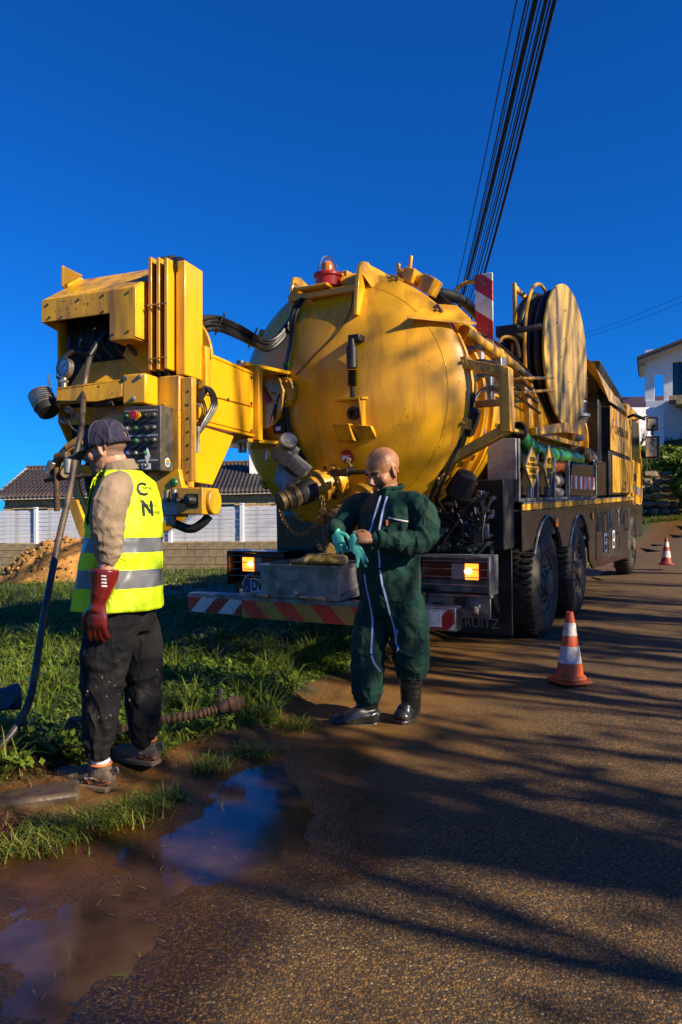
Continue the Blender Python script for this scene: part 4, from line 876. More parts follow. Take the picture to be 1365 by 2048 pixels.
d1 = diamond(2.29, 1.725, .29, .215, (('RESERVE', .065, .055), ('CURE CANALISATION', .015, .045), ('TRAVAUX', -.055, .06), ('PETROLIER', -.11, .055)), 1)
b = tb(); b.cyl((1.277, 2.02, 1.72), (1.277, 2.56, 1.72), .004, 6); b.build('sign_crease', M['ink'], d1)
d2_ = diamond(3.05, 1.745, .275, .235, (('CAMION', .085, .035), ('VIDEO', .04, .075)), 2)
b = tb(); xp = 1.279
b.b2((xp, 2.93, 1.70), (xp+.003, 3.15, 1.74)); b.slab([(xp, 2.92, 1.62), (xp, 3.02, 1.62), (xp, 3.06, 1.70), (xp, 2.95, 1.70)], (.003, 0, 0)); b.slab([(xp, 3.02, 1.56), (xp, 3.08, 1.56), (xp, 3.14, 1.68), (xp, 3.07, 1.68)], (.003, 0, 0)); b.build('sign_pictogram', M['ink'], d2_)
for yy in (2.3, 3.08):
    b = tb(); b.b2((1.22, yy-.05, 1.42), (1.27, yy-.02, 1.54)); b.b2((1.22, yy+.03, 1.42), (1.27, yy+.06, 1.54)); b.build('sign_clip', M['steel'], T, bevel=.003)
# exhaust stack and filter behind the reel
b = tb(); b.lathe([(.10, 0), (.10, .25), (.14, .26), (.16, .32), (.19, .34), (.19, .38), (.12, .40), (.11, .48)], (1.05, 5.95, 2.22), (0, 0, 1), 24); b.build('air_filter', M['galv'], T, smooth=40)
b = tb(); b.tube([(1.05, 6.1, 2.5), (1.05, 6.15, 3.0), (1.03, 6.1, 3.35), (.95, 5.9, 3.55)], .10, 14); b.build('exhaust_stack', M['rubber'], T)
for zz in (2.78, 3.12): b = tb(); b.lathe([(.105, 0), (.115, .0), (.115, .03), (.105, .03)], (1.05, 6.13, zz), (0, 0, 1), 18); b.build('pipe_clamp', M['steel'], T)
b = tb(); b.cyl((1.05, 6.14, 2.84), (1.05, 6.14, 3.11), .112, 18); b.build('heat_sleeve', M['rust'], T)
# front cabinet, cab, mirrors
b = tb(); b.b2((-1.15, 7.8, 1.42), (1.235, 10.4, 2.90)); b.build('front_cabinet', KM, T, bevel=.02)
def panel(name, y0_, y1_, z0_, z1_, z0b, z1b):
    b = tb(); b.slab([(1.24, y0_, z0_), (1.24, y1_, z0b), (1.24, y1_, z1b), (1.24, y0_, z1_)], (.02, 0, 0)); return b.build(name, Y2, T, bevel=.012)
dp1 = panel('cabinet_door', 7.78, 10.5, 2.17, 2.90, 2.15, 2.88); dp2 = panel('cabinet_door', 8.02, 10.8, 1.46, 2.10, 1.45, 2.07)
Ms = lambda y_, z_: TR @ Matrix.Translation((1.266, y_, z_)) @ Matrix.Rotation(R(90), 4, 'Z') @ Matrix.Rotation(R(90), 4, 'X')
text('door_lettering', 'LAPESSON', Ms(8.25, 2.47), .22, M['ink'], dp1, .001, sx=1.7)
text('door_lettering', 'C', Ms(7.95, 2.55), .22, M['ink'], dp1, .001); text('door_lettering', 'V', Ms(7.98, 2.32), .16, M['ink'], dp1, .001)
text('door_lettering', 'DV', Ms(9.5, 1.60), .10, M['ink'], dp2, .001, sx=1.5); text('door_lettering', 'NETT', Ms(9.3, 1.49), .08, M['ink'], dp2, .001, sx=1.5)
b = tb(); b.slab([(1.245, 6.3, 3.36), (1.245, 7.75, 2.96), (1.245, 10.0, 3.0), (1.10, 9.6, 3.32), (1.0, 8.6, 3.42), (.9, 6.6, 3.62)], (-.04, 0, .04)); b.build('cowl_panel', M['ply'], T, bevel=.01)
b = tb(); b.slab([(-1.1, 7.6, 2.92), (-1.1, 10.6, 2.92), (-1.0, 10.4, 3.3), (-.9, 6.8, 3.5)], (2.15, 0, 0)); b.build('cowl_box', KM, T, bevel=.03)
b = tb(); P = [(10.7, .95), (13.05, .95), (13.1, 1.6), (12.95, 2.2), (12.55, 3.05), (12.2, 3.22), (10.7, 3.25)]
b.slab([(-1.2, y_, z_) for y_, z_ in P], (2.4, 0, 0)); cabo = b.build('cab', Y, T, bevel=.05, seg=3)
b = tb(); b.slab([(1.203, y_, z_) for y_, z_ in ((11.2, 2.15), (12.75, 2.1), (12.4, 2.95), (11.2, 2.98))], (.006, 0, 0)); b.build('side_window', M['glass'], cabo)
b = tb(); b.b2((1.203, 11.5, 1.7), (1.212, 11.8, 1.85)); b.b2((1.203, 11.05, 1.0), (1.212, 11.12, 2.1)); b.build('door_handle', KM, cabo)
b = tb(); b.slab([(1.205, 11.3, 1.5), (1.205, 12.7, 1.35), (1.205, 12.7, 1.55), (1.205, 11.3, 1.62)], (.01, 0, 0)); b.build('side_light_panel', M['clear'], cabo)
b = tb(); b.tube([(1.24, 11.9, 1.2), (1.30, 11.95, 1.3), (1.30, 11.95, 2.1), (1.24, 11.95, 2.2)], .02, 8); b.build('grab_rail', Y2, cabo)
b = tb(); b.slab([(1.215, 10.35, 1.28), (1.215, 10.5, .9), (1.215, 10.9, .55), (1.215, 13.0, .45), (1.215, 13.1, 1.2)], (-.3, 0, 0)); b.build('front_wing', K, T, bevel=.05)
b = tb(); b.tube([(1.2, 11.6, 2.98), (1.5, 11.3, 3.02), (1.62, 10.9, 2.95)], .02, 8); b.box((1.62, 10.9, 2.82), (.22, .14, .26)); b.tube([(1.62, 10.9, 2.7), (1.62, 10.9, 2.6)], .025, 8); b.box((1.62, 10.95, 2.36), (.26, .14, .44)); mi_ = b.build('wing_mirror', K, T, bevel=.04)
b = tb(); b.box((1.62, 10.825, 2.82), (.17, .004, .2)); b.build('mirror_glass', M['mirror'], mi_); b = tb(); b.box((1.60, 10.872, 2.36), (.20, .004, .37)); b.build('mirror_glass', M['mirror'], mi_)
b = tb(); b.tube([(1.22, 10.5, 2.95), (1.35, 10.3, 2.96), (1.5, 10.6, 2.9)], .03, 8); b.build('mirror_arm', KM, T)
for k in range(5): b = tb(); b.tube([(.4+.1*k, 6.0, 3.2), (.5+.1*k, 6.4, 3.52-.02*k), (.8+.05*k, 7.2, 3.38)], .03, 8); b.build('roof_pipe', M['rubber'], T)
b = tb(); b.tube([(1.0, 9.4, 3.34), (1.0, 9.5, 3.46), (1.0, 9.9, 3.46), (1.0, 10.0, 3.3)], .018, 8); b.build('roof_rail', Y2, T)
for yy, mm in ((5.9, 'brass'), (6.35, 'alu')): b = tb(); b.cyl((1.10, yy, 2.07), (1.13, yy+.5, 1.98), .07, 14); b.cyl((1.11, yy+.1, 2.06), (1.11, yy+.2, 2.04), .085, 14); b.build('hose_coupling', M[mm], T, bevel=.004)
# ------------------------------------------------------------------ the swing-out jetting unit on its arm, left of the tank door (its own turned frame)
UFR = frame((-1.292, 5.0, 0), 19.0)
def ub(): return MB(UFR)
# arm and hinge ledges
b = ub(); b.b2((-.02, .30, 2.46), (.22, 1.17, 2.485)); b.b2((-.02, .26, 1.955), (.22, 1.17, 1.98)); b.b2((-.02, .30, 1.98), (.20, 1.15, 2.46)); b.build('arm', Y, T, bevel=.006)
b = ub(); b.slab([(.203, .33, 2.175), (.203, 1.14, 2.20), (.203, 1.14, 2.455), (.203, .33, 2.455)], (.018, 0, 0)); ap = b.build('arm_cover', Y, T, bevel=.004)
b = ub(); b.slab([(.203, .28, 1.985), (.203, 1.14, 1.985), (.203, 1.14, 2.19), (.203, .28, 2.165)], (.018, 0, 0)); b.build('arm_cover', Y, T, bevel=.004)
for yy, zz in ((.36, 2.43), (1.1, 2.43), (.36, 2.2), (1.1, 2.22), (.7, 2.19), (1.1, 2.0)): b = ub(); b.lathe([(.014, 0), (.014, .008), (.0001, .010)], (.221, yy, zz), (1, 0, 0), 8); b.build('cover_bolt', M['rust'], ap)
b = ub(); b.b2((-.1, 1.16, 1.93), (.26, 1.24, 2.53)); b.build('hinge_post', Y, T, bevel=.006)
b = tb(); b.slab([(-.98, -.02, 2.535), (-.42, -.20, 2.535), (-.36, .44, 2.535), (-.95, .60, 2.535)], (0, 0, .03)); b.b2((-.9, .1, 2.565), (-.85, .62, 2.63)); b.build('hinge_ledge', Y, T, bevel=.005)
b = tb(); b.slab([(-.98, -.02, 1.92), (-.42, -.20, 1.92), (-.38, .44, 1.92), (-.95, .60, 1.92)], (0, 0, .03)); b.build('hinge_ledge', Y, T, bevel=.005)
b = tb(); b.b2((-.95, .35, 1.95), (-.7, .6, 2.535)); b.build('hinge_web', Y2, T, bevel=.005)
b = tb(); b.cyl((-.62, .0, 1.85), (-.62, .0, 2.62), .035, 14); b.build('hinge_pin', ST, T)
b = ub(); b.slab([(.203, .22, 1.95), (.203, .84, 1.93), (.203, .50, 1.535), (.203, .22, 1.545)], (-.2, 0, 0)); b.build('lower_bracket', Y, T, bevel=.005)
# mast: lower column, side plate, tall plate, hose rails
b = ub(); b.b2((-.03, 0.02, 1.50), (.215, .22, 2.25)); b.build('mast', Y2, T, bevel=.008)
b = ub(); b.b2((.218, .04, 1.54), (.30, .10, 2.235)); pt = b.build('mast_plate', Y2, T, bevel=.004)
for k in range(7): b = ub(); b.lathe([(.0001, .003), (.008, .003), (.008, 0)], (.27, .04, 1.6+.09*k), (0, -1, 0), 8); b.build('plate_hole', KM, pt)
b = ub(); b.b2((.165, .06, 2.26), (.235, .30, 3.03)); b.build('mast_extension', Y, T, bevel=.006)
b = ub(); b.b2((.205, .28, 2.2), (.27, .34, 2.5)); b.build('mast_stiffener', Y2, T, bevel=.004)
for k, xx in enumerate((.0, .062, .124)): b = ub(); b.b2((xx, -.02, 2.29), (xx+.025, .09, 3.05-.01*k)); b.build('hose_rail', Y, T, bevel=.004)
b = ub(); b.b2((-.005, .092, 2.29), (.16, .10, 3.0)); b.build('rail_back', KM, T)
for k, xx in enumerate((.036, .048, .092, .108)):
    b = ub(); b.tube([(xx, .06, 2.25), (xx, .035, 2.4), (xx, .035, 2.9), (xx, .05, 3.04), (xx+.02, .14, 3.08), (xx+.05, .24, 3.0)], .011, 8); b.build('rail_hose', M['rubber'], T)
for zz in (2.36, 2.72): b = ub(); b.tube([(-.0, -.028, zz), (.15, -.028, zz+.005)], .005, 6, 1); b.build('rail_clip', M['alu'], T)
b = ub(); b.lathe([(.075, 0), (.075, .03), (.04, .03), (.04, 0)], (.15, .12, 3.0), (1, 0, 0), 22, closed=True); b.build('rail_pulley', M['rubber'], T)
# curved reel guard behind the mast
b = ub(); c = Vector((-.16, .42, 2.44)); P = [(c.x, c.z)]+[(c.x+.41*math.cos(t), c.z+.41*math.sin(t)) for t in np.linspace(0, R(110), 16)]
b.slab([(x_, .40, z_) for x_, z_ in P], (0, .03, 0)); b.build('reel_guard', Y2, T, bevel=.004)
# hood with sloping top, notched front
hd = ub()
F = [(-.80, 2.66), (-.25, 2.675), (-.25, 2.50), (-.06, 2.50), (-.06, 2.83), (-.80, 2.81)]
hd.slab([(x_, -.10, z_) for x_, z_ in F], (0, .015, 0))
hd.slab([(-.80, -.10, 2.81), (-.06, -.10, 2.83), (-.02, .30, 3.09), (-.80, .30, 3.07)], (0, .01, .012))
hd.slab([(-.06, -.10, 2.50), (-.06, -.10, 2.83), (-.02, .30, 3.09), (-.02, .30, 2.50)], (.014, 0, 0))
hd.slab([(-.80, -.10, 2.66), (-.80, -.10, 2.81), (-.80, .30, 3.07), (-.80, .30, 2.60)], (-.012, 0, 0))
hd.slab([(-.25, -.10, 2.50), (-.06, -.10, 2.50), (-.02, .30, 2.50), (-.25, .30, 2.50)], (0, 0, -.01))
hd = hd.build('hood', Y2, T, bevel=.008)
for x_, z_ in ((-.76, 2.78), (-.5, 2.79), (-.3, 2.80), (-.1, 2.80), (-.1, 2.54), (-.22, 2.53), (-.74, 2.69), (-.3, 2.69)): b = ub(); b.lathe([(.0001, .006), (.008, .006), (.010, 0)], (x_, -.10, z_), (0, -1, 0), 6); b.build('hood_bolt', M['rust'], hd)
b = ub(); b.slab([(-.83, .12, 2.98), (-.83, .12, 3.13), (-.83, .36, 3.10), (-.83, .36, 2.95)], (.02, 0, 0)); b.slab([(-.82, .12, 2.98), (-.82, .12, 3.13), (-.66, .14, 3.05)], (0, .012, 0)); b.build('hood_flange', Y, hd, bevel=.003)
# unit body: dark interior box, cheek plates, sloped apron
b = ub(); b.b2((-.78, .12, 1.75), (-.03, .45, 2.95)); b.build('inner_housing', M['blackm'], T, bevel=.01)
b = ub(); b.slab([(-.80, .04, 2.70), (-.80, .30, 2.70), (-.80, .34, 1.95), (-.74, .1, 1.80), (-.80, .05, 1.98)], (.015, 0, 0)); b.build('cheek_plate', Y, T, bevel=.004)
b = ub(); b.slab([(-.745, .0, 2.10), (-.03, .0, 2.10), (-.03, .10, 2.42), (-.62, .10, 2.40)], (0, .02, 0)); b.slab([(-.03, .03, 2.25), (-.03, .10, 2.5), (-.26, .10, 2.5), (-.26, .06, 2.42)], (0, .02, 0)); b.build('apron', Y, T, bevel=.006)
b = ub(); b.slab([(-.70, .06, 1.96), (-.16, .06, 1.94), (-.10, .06, 2.08), (-.70, .06, 2.08)], (0, .02, 0)); b.build('apron', Y2, T, bevel=.004)
b = ub(); b.b2((-.16, .085, 2.52), (-.03, .11, 2.72)); b.build('inner_plate', Y2, T)
for k in range(6):
    b = ub(); x_ = -.72+.1*k; b.tube([(x_, .10, 2.72), (x_+.03, .05, 2.6), (x_+.02, .04, 2.5), (x_+.06, .09, 2.42)], .016, 8); b.build('inner_hose', M['rubber'], T)
# fairlead bracket and its box
b = ub(); b.slab([(-.62, -.18, 2.165), (-.12, -.14, 2.20), (-.12, -.02, 2.20), (-.62, -.02, 2.165)], (0, 0, .014)); b.slab([(-.62, -.18, 2.09), (-.30, -.17, 2.07), (-.12, -.14, 2.10), (-.12, -.14, 2.20), (-.62, -.18, 2.165)], (0, .014, 0)); b.build('fairlead', Y2, T, bevel=.004)
b = ub(); b.b2((-.36, -.13, 2.178), (-.22, -.08, 2.21)); b.cyl((-.36, -.11, 2.07), (-.2, -.11, 2.07), .03, 12); b.build('fairlead_roller', M['rust'], T)
b = ub(); b.b2((-.12, -.14, 2.045), (.06, .01, 2.245)); bb = b.build('bracket_box', Y, T, bevel=.012)
for x_, z_ in ((-.09, 2.22), (.02, 2.225), (-.03, 2.08)): b = ub(); b.lathe([(.0001, .012), (.012, .012), (.016, 0)], (x_, -.14, z_), (0, -1, 0), 6); b.build('bolt', M['alu'], bb)
# pressure gauge
g = ub(); gc = Vector((-.605, -.12, 2.325)); g.lathe([(.0001, -.03), (.07, -.03), (.072, 0), (.072, .012), (.062, .014), (.060, .006), (.0001, .006)], gc, Vector((-.25, -1, .05)), 30); g = g.build('pressure_gauge', M['alu'], T, smooth=30)
gd = Vector((-.25, -1, .05)).normalized(); b = ub(); b.lathe([(.0001, .010), (.058, .010)], gc, gd, 30); b.build('dial', M['dial'], g)
sdv = gd.cross(Vector((0, 0, 1))).normalized(); upv = sdv.cross(gd)*-1
b = ub(); c = gc+gd*.012
b.slab([c-sdv*.03-upv*.02, c-sdv*.026-upv*.026, c+sdv*.034+upv*.026], gd*.001)
for k in range(9):
    a = R(-40+32*k); d = sdv*math.cos(a)+upv*math.sin(a); p_ = sdv*-math.sin(a)+upv*math.cos(a); b.slab([c+d*.044-p_*.003, c+d*.054-p_*.003, c+d*.054+p_*.003, c+d*.044+p_*.003], gd*.001)
b.build('needle', M['ink'], g)
b = ub(); b.cyl(gc-Vector((0, 0, .07)), gc-Vector((0, 0, .14)), .022, 12); b.cyl(gc-Vector((0, 0, .085)), gc-Vector((0, 0, .10)), .032, 6); b.build('gauge_stem', M['alu'], g)
b = ub(); b.tube([gc+Vector((-.07, .03, -.06)), gc+Vector((-.08, .06, .05)), gc+Vector((-.02, .10, .13)), gc+Vector((.08, .14, .13))], .018, 8); b.build('gauge_hose', M['rubber'], g)
# finned work lamp hanging on the left
wc = Vector((-.77, -.12, 2.09)); wa = Vector((.62, .0, -.78)).normalized()   # lamp axis
w = ub(); w.lathe([(.0001, .085), (.072, .085), (.076, .05), (.070, -.085), (.0001, -.085)], wc, Vector((.58, -.15, -.8)), 26); w = w.build('work_lamp', M['blackm'], T, smooth=30)
for k in range(7):
    b = ub(); b.lathe([(.07, 0), (.084, .0), (.084, .010), (.07, .010)], wc+Vector((.58, -.15, -.8)).normalized()*(-.085+.018*k), Vector((.58, -.15, -.8)), 26, closed=True); b.build('cooling_fin', M['alu'], w)
b = ub(); b.cyl(wc+Vector((.06, 0, .07)), wc+Vector((.03, 0, .20)), .008, 6); b.tube([wc+Vector((.10, 0, .02)), wc+Vector((.2, .05, .02)), wc+Vector((.26, .06, .06))], .02, 8); b.build('lamp_lever', M['alu'], w)
for x_, z_ in ((-.62, 2.05), (-.56, 2.0), (-.66, 1.98)): b = ub(); b.cyl((x_, -.06, z_), (x_+.06, -.10, z_-.02), .025, 8); b.build('pipe_fitting', M['alu'], T)
b = ub(); b.tube([(-.58, -.12, 1.98), (-.5, -.16, 1.90), (-.42, -.16, 1.87), (-.36, -.15, 1.88)], .005, 6); b.build('thin_cable', M['alu'], T)
# hose drum below: flanges, hub, coils
dc = Vector((-.27, .10, 1.60))
for yy, rr in ((-.03, .43), (.30, .43)):
    b = ub(); b.lathe([(.36, -.012), (.43, -.012), (.43, .012), (.36, .012)], dc+Vector((0, yy, 0)), (0, 1, 0), 60, closed=True)
    for k in range(5):
        a = 2*math.pi*k/5+.5; d = Vector((math.cos(a), 0, math.sin(a))); s_ = Vector((-math.sin(a), 0, math.cos(a))); q = dc+Vector((0, yy-.008, 0)); b.slab([q+d*.08-s_*.03, q+d*.38-s_*.03, q+d*.38+s_*.03, q+d*.08+s_*.03], (0, .016, 0))
    b.build('drum_flange', Y, T, bevel=.004)
for k in range(6):
    b = ub(); rr = .33-.02*(k % 3); q = dc+Vector((0, .02+.045*k, 0)); b.tube([q+Vector((rr*math.cos(t), 0, rr*math.sin(t))) for t in np.linspace(0, 2*math.pi, 50)], .024, 8, 1, caps=False); b.build('drum_hose', M['rubber'], T)
b = ub(); b.cyl(dc+Vector((0, -.06, 0)), dc+Vector((0, .34, 0)), .12, 24); b.build('drum_hub', KM, T)
# lower left bracket with rollers and pins
b = ub(); b.slab([(-.48, -.12, 1.86), (-.60, -.12, 1.80), (-.70, -.12, 1.70), (-.74, -.12, 1.56), (-.70, -.12, 1.54), (-.66, -.12, 1.67), (-.57, -.12, 1.75), (-.46, -.12, 1.80)], (0, .05, 0)); b.build('roller_arm', Y2, T, bevel=.004)
for (a, c, r_, mm) in (((-.75, -.14, 1.552), (-.30, -.14, 1.585), .013, 'rust'), ((-.66, -.12, 1.70), (-.28, -.12, 1.725), .013, 'alu'), ((-.66, -.13, 1.71), (-.56, -.13, 1.72), .032, 'brass'), ((-.715, -.14, 1.60), (-.68, -.14, 1.68), .034, 'alu'), ((-.56, -.14, 1.60), (-.555, -.14, 1.71), .030, 'galv'), ((-.635, -.16, 1.64), (-.63, -.16, 1.34), .020, 'rust'), ((-.62, -.12, 1.60), (-.56, -.16, 1.60), .035, 'brass')):
    b = ub(); b.cyl(a, c, r_, 12); b.build('guide_roller', M[mm], T, bevel=.003)
b = ub(); b.lathe([(.014, 0), (.022, .006), (.014, .012)], (-.58, -.15, 1.735), (0, 1, 0), 12); b.tube([(-.58, -.14, 1.73), (-.6, -.14, 1.76), (-.58, -.14, 1.785), (-.56, -.14, 1.76), (-.58, -.14, 1.73)], .007, 6, 1); b.build('shackle', M['alu'], T)
b = ub(); b.slab([(-.60, -.10, 1.42), (-.52, -.10, 1.42), (-.42, -.10, 1.20), (-.30, -.10, 1.08), (-.36, -.10, 1.05), (-.50, -.10, 1.18)], (0, .03, 0)); b.build('lower_hoop', Y2, T, bevel=.004)
# control panel
cp = ub(); cp.b2((-.115, -.14, 1.60), (.175, .015, 2.03)); cp = cp.build('control_panel', M['cpanel'] if 'cpanel' in M else M['black'], T, bevel=.008)
cols = ['green', 'red', 'blackm', 'galv', 'galv', 'green', 'blackm', 'galv', 'blue', 'green', 'blackm', 'galv', 'blue', 'galv', 'green', 'galv', 'galv', 'galv', 'galv', 'galv']
for r_ in range(5):
    for k in range(4):
        if r_ >= 3 and k == 3: continue
        x_ = -.075+.070*k; z_ = 1.965-.082*r_; cn = cols[min(r_*4+k, 19)]
        b = ub(); b.lathe([(.017, 0), (.017, .010), (.013, .012)], (x_, -.14, z_), (0, -1, 0), 14); rg = b.build('switch_ring', M['alu'] if (r_+k) % 2 else M['blackm'], cp)
        b = ub(); b.lathe([(.013, .010), (.013, .022), (.010, .026), (.0001, .026)], (x_, -.14, z_), (0, -1, 0), 14); b.build('button', M[cn], cp)
    b = ub(); b.b2((-.1, -.1425, 1.992-.082*r_), (.15, -.1405, 2.004-.082*r_)); b.build('label_strip', M['ink'] if r_ % 2 else M['grey'], cp)
b = ub(); b.lathe([(.024, .034), (.03, .036), (.03, .05), (.0001, .052)], (-.005, -.14, 1.965), (0, -1, 0), 18); b.build('emergency_stop', M['red'], cp)
b = ub(); b.lathe([(.03, 0), (.03, .006)], (-.005, -.14, 1.965), (0, -1, 0), 18); b.build('stop_collar', M['yel'], cp)
b = ub(); b.slab([(.055, -.143, 1.70), (.075, -.143, 1.76), (.095, -.143, 1.70), (.075, -.143, 1.645)], (0, .002, 0)); b.b2((.03, -.143, 1.612), (.10, -.141, 1.65)); b.build('sticker', M['white'], cp)
b = ub(); b.lathe([(.0001, .002), (.03, .002), (.03, 0)], (.175, -.06, 1.66), (1, 0, 0), 18); b.build('round_sticker', M['white'], cp)
b = ub(); b.add([Vector((.1785, -.06+.024*math.cos(t), 1.66+.024*math.sin(t))) for t in np.linspace(0, math.pi, 9)], [tuple(range(9))]); b.build('round_print', M['amber'], cp)
b = ub(); b.add([Vector((.1785, -.06+.024*math.cos(t), 1.66+.024*math.sin(t))) for t in np.linspace(math.pi, 2*math.pi, 9)], [tuple(range(9))]); b.build('round_print', M['bluegrey'], cp)
# lower right: green button, hydraulic block, plug box
b = ub(); b.lathe([(.03, 0), (.03, .02), (.022, .03), (.0001, .034)], (.185, .02, 1.53), (0, -1, 0), 16); b.build('green_button', M['green'], T)
b = ub(); b.slab([(-.10, .0, 1.48), (.22, .0, 1.62), (.25, .0, 1.50), (.25, .0, 1.30), (.10, .0, 1.30)], (0, .08, 0)); b.build('foot_plate', Y, T, bevel=.004)
b = ub(); b.b2((.13, -.07, 1.31), (.26, -.002, 1.40)); b.cyl((.16, -.04, 1.40), (.16, -.04, 1.48), .022, 8); b.cyl((.215, -.04, 1.40), (.215, -.04, 1.485), .022, 8); b.cyl((.19, -.04, 1.31), (.19, -.04, 1.24), .035, 10); b.build('hydraulic_block', M['galv'], T, bevel=.005)
pb = ub(); pb.b2((.275, -.10, 1.315), (.46, .12, 1.49)); pb.lathe([(.0001, 0), (.085, 0), (.085, .03), (.0001, .03)], (.46, .02, 1.40), (1, 0, 0), 24); pb = pb.build('plug_box', Y2, T, bevel=.008)
b = ub(); b.b2((.34, -.104, 1.36), (.43, -.099, 1.45)); b.lathe([(.035, 0), (.03, .03), (.034, .035), (.028, .06), (.0001, .062)], (.385, -.10, 1.405), (-.2, -1, 0), 14); b.cyl((.32, -.12, 1.405), (.30, -.17, 1.405), .018, 10); b.build('plug_socket', M['rubber'], pb)
b = ub(); b.tube([(.18, .0, 1.26), (.30, .02, 1.22), (.38, .04, 1.26), (.42, .06, 1.31)], .03, 10); b.build('lower_hose', M['rubber'], T)
for k in range(3):
    b = ub(); b.tube([(.26, .2+.02*k, 2.12), (.30, .22+.03*k, 2.20), (.31, .30+.03*k, 2.10), (.28, .22+.02*k, 1.95), (.27, .16, 1.86)], .012, 7); b.build('looped_hose', M['rubber'], T)
b = ub(); b.cyl((.27, .16, 1.92), (.27, .16, 1.74), .02, 8); b.build('hose_nipple', M['galv'], T)
b = ub(); b.cyl((.24, .14, 2.07), (.34, .1, 2.05), .012, 8); b.build('tap_lever', M['galv'], T)
b = ub(); b.b2((.222, .12, 2.22), (.228, .26, 2.44)); b.build('access_opening', KM, T)
# hydraulic hose bundle from the unit over to the tank
for k in range(8):
    o1 = .030*(k % 4)-.05; o2 = .030*(k//4); wig = .02*math.sin(k*1.9)
    P = [at(px, py, dd+o2)+Vector((0, 0, o1*f+wig*(.3+math.sin(i*1.1+k)))) for i, (px, py, dd, f) in enumerate(((380, 676, 5.32, .8), (398, 654, 5.42, 1), (432, 646, 5.6, .9), (480, 663, 5.9, 1), (530, 688, 6.3, 1), (560, 674, 6.45, .8), (588, 634, 6.55, .7), (612, 600, 6.75, .6), (645, 588, 7.3, .5)))]
    b = MB(); b.tube(P, .014 if k % 3 else .019, 8); b.build('hydraulic_hose', M['rubber'], T)
for px, py, dd in ((440, 648, 5.65), (506, 676, 6.1)): b = MB(); b.box(at(px, py, dd), (.012, .10, .17), (0, 25, 10)); b.build('hose_strap', M['rubber'], T, bevel=.004)
# the jetting hose runs off the drum through the fairlead, past the worker and down into the drain: a long loose hose, still part of the reel? no: it hangs free
jh = MB()
U_ = lambda x_, y_, z_: UFR @ Vector((x_, y_, z_))
JP = [U_(-.30, .05, 2.62), U_(-.36, -.02, 2.55), U_(-.41, -.10, 2.38), U_(-.43, -.13, 2.17), at(163, 860, 4.72), at(150, 920, 4.6), at(136, 1000, 4.45), at(118, 1080, 4.3), at(98, 1180, 4.12), at(82, 1270, 3.98), at(70, 1350, 3.84), at(58, 1405, 3.74), at(36, 1450, 3.68), at(8, 1485, 3.62), at(-40, 1520, 3.55)]
jh.tube(JP, .0195, 12, 5); jo = jh.build('jetting_hose', M['hosejet'] if 'hosejet' in M else M['rubber'], None, smooth=60)
props(jo, 'long black jetting hose hanging from the yellow unit down to the grass', 'hose')
b = MB(); b.tube([JP[0], JP[1], JP[2]+Vector((0, 0, .02))], .024, 12); b.build('hose_sleeve', M['rubber'], jo)
# ------------------------------------------------------------------ people
def skin_mat(name, col, beard=None):
    m, nt, b, oc = newmat(name)
    c = mixc(nt, ramp(nt, nz(nt, oc, 26, 5), .3, .7), tuple(x*.82 for x in col), col)
    nt.links.new(c, b.inputs['Base Color']); b.inputs['Roughness'].default_value = .47; b.inputs['Subsurface Weight'].default_value = .12
    b.inputs['Subsurface Radius'].default_value = (.01, .004, .002); bumped(nt, b, nz(nt, oc, 110, 4), .16, .004); return m
M['skin1'] = skin_mat('tanned_skin', (.36, .155, .068)); M['skin2'] = skin_mat('light_skin', (.50, .25, .15))
M['hair'] = mat('dark_stubble', (.045, .026, .016), .7, var=.3); M['stub2'] = mat('short_hair', (.20, .11, .068), .8, var=.3)
M['eye'] = mat('eye_white', (.26, .23, .2), .2, var=.05)
def creased(nt, b, oc, amt, scale, weave):               # crumpled cloth: wandering ridge lines over a fine weave
    v = mapping(nt, oc, (1.0, 1.0, .62)); hs_ = None
    for k, (sc, w_) in enumerate(((scale, 1.0), (scale*2.6, .28))):
        n = nt.nodes.new('ShaderNodeTexNoise'); n.inputs['Scale'].default_value = sc; n.inputs['Detail'].default_value = 1.5; n.inputs['Distortion'].default_value = 1.4; nt.links.new(v, n.inputs['Vector'])
        s_ = nt.nodes.new('ShaderNodeMath'); s_.operation = 'SUBTRACT'; nt.links.new(n.outputs['Fac'], s_.inputs[0]); s_.inputs[1].default_value = .5
        a_ = nt.nodes.new('ShaderNodeMath'); a_.operation = 'ABSOLUTE'; nt.links.new(s_.outputs[0], a_.inputs[0])
        q = ramp(nt, a_.outputs[0], 0.0, .20, w_, 0.0)
        if hs_ is None: hs_ = q
        else:
            ad = nt.nodes.new('ShaderNodeMath'); ad.operation = 'ADD'; nt.links.new(hs_, ad.inputs[0]); nt.links.new(q, ad.inputs[1]); hs_ = ad.outputs[0]
    wv_ = nt.nodes.new('ShaderNodeMath'); wv_.operation = 'MULTIPLY_ADD'; nt.links.new(nz(nt, oc, 240, 2), wv_.inputs[0]); wv_.inputs[1].default_value = weave; nt.links.new(hs_, wv_.inputs[2])
    bumped(nt, b, wv_.outputs[0], amt, .030)
def cloth(name, col, dirt, damt=.3, rough=.85, weave=.25, var=.2, amt=.6, scale=4.0):
    m = mat(name, col, rough, var=var, vs_=7, dirt=dirt, damt=damt, dscale=6, spec=.25); nt = m.node_tree
    creased(nt, nt.nodes['Principled BSDF'], nt.nodes['Texture Coordinate'].outputs['Object'], amt, scale, weave*.3); return m
M['green_c'] = cloth('green_workwear', (.0065, .036, .027), (.03, .045, .028), .26)
M['beige'] = cloth('beige_fleece', (.27, .19, .125), (.20, .14, .09), .25, weave=.9, amt=.32, scale=5.5)
M['blackc'] = cloth('black_trousers', (.008, .0075, .009), (.03, .026, .023), .15)
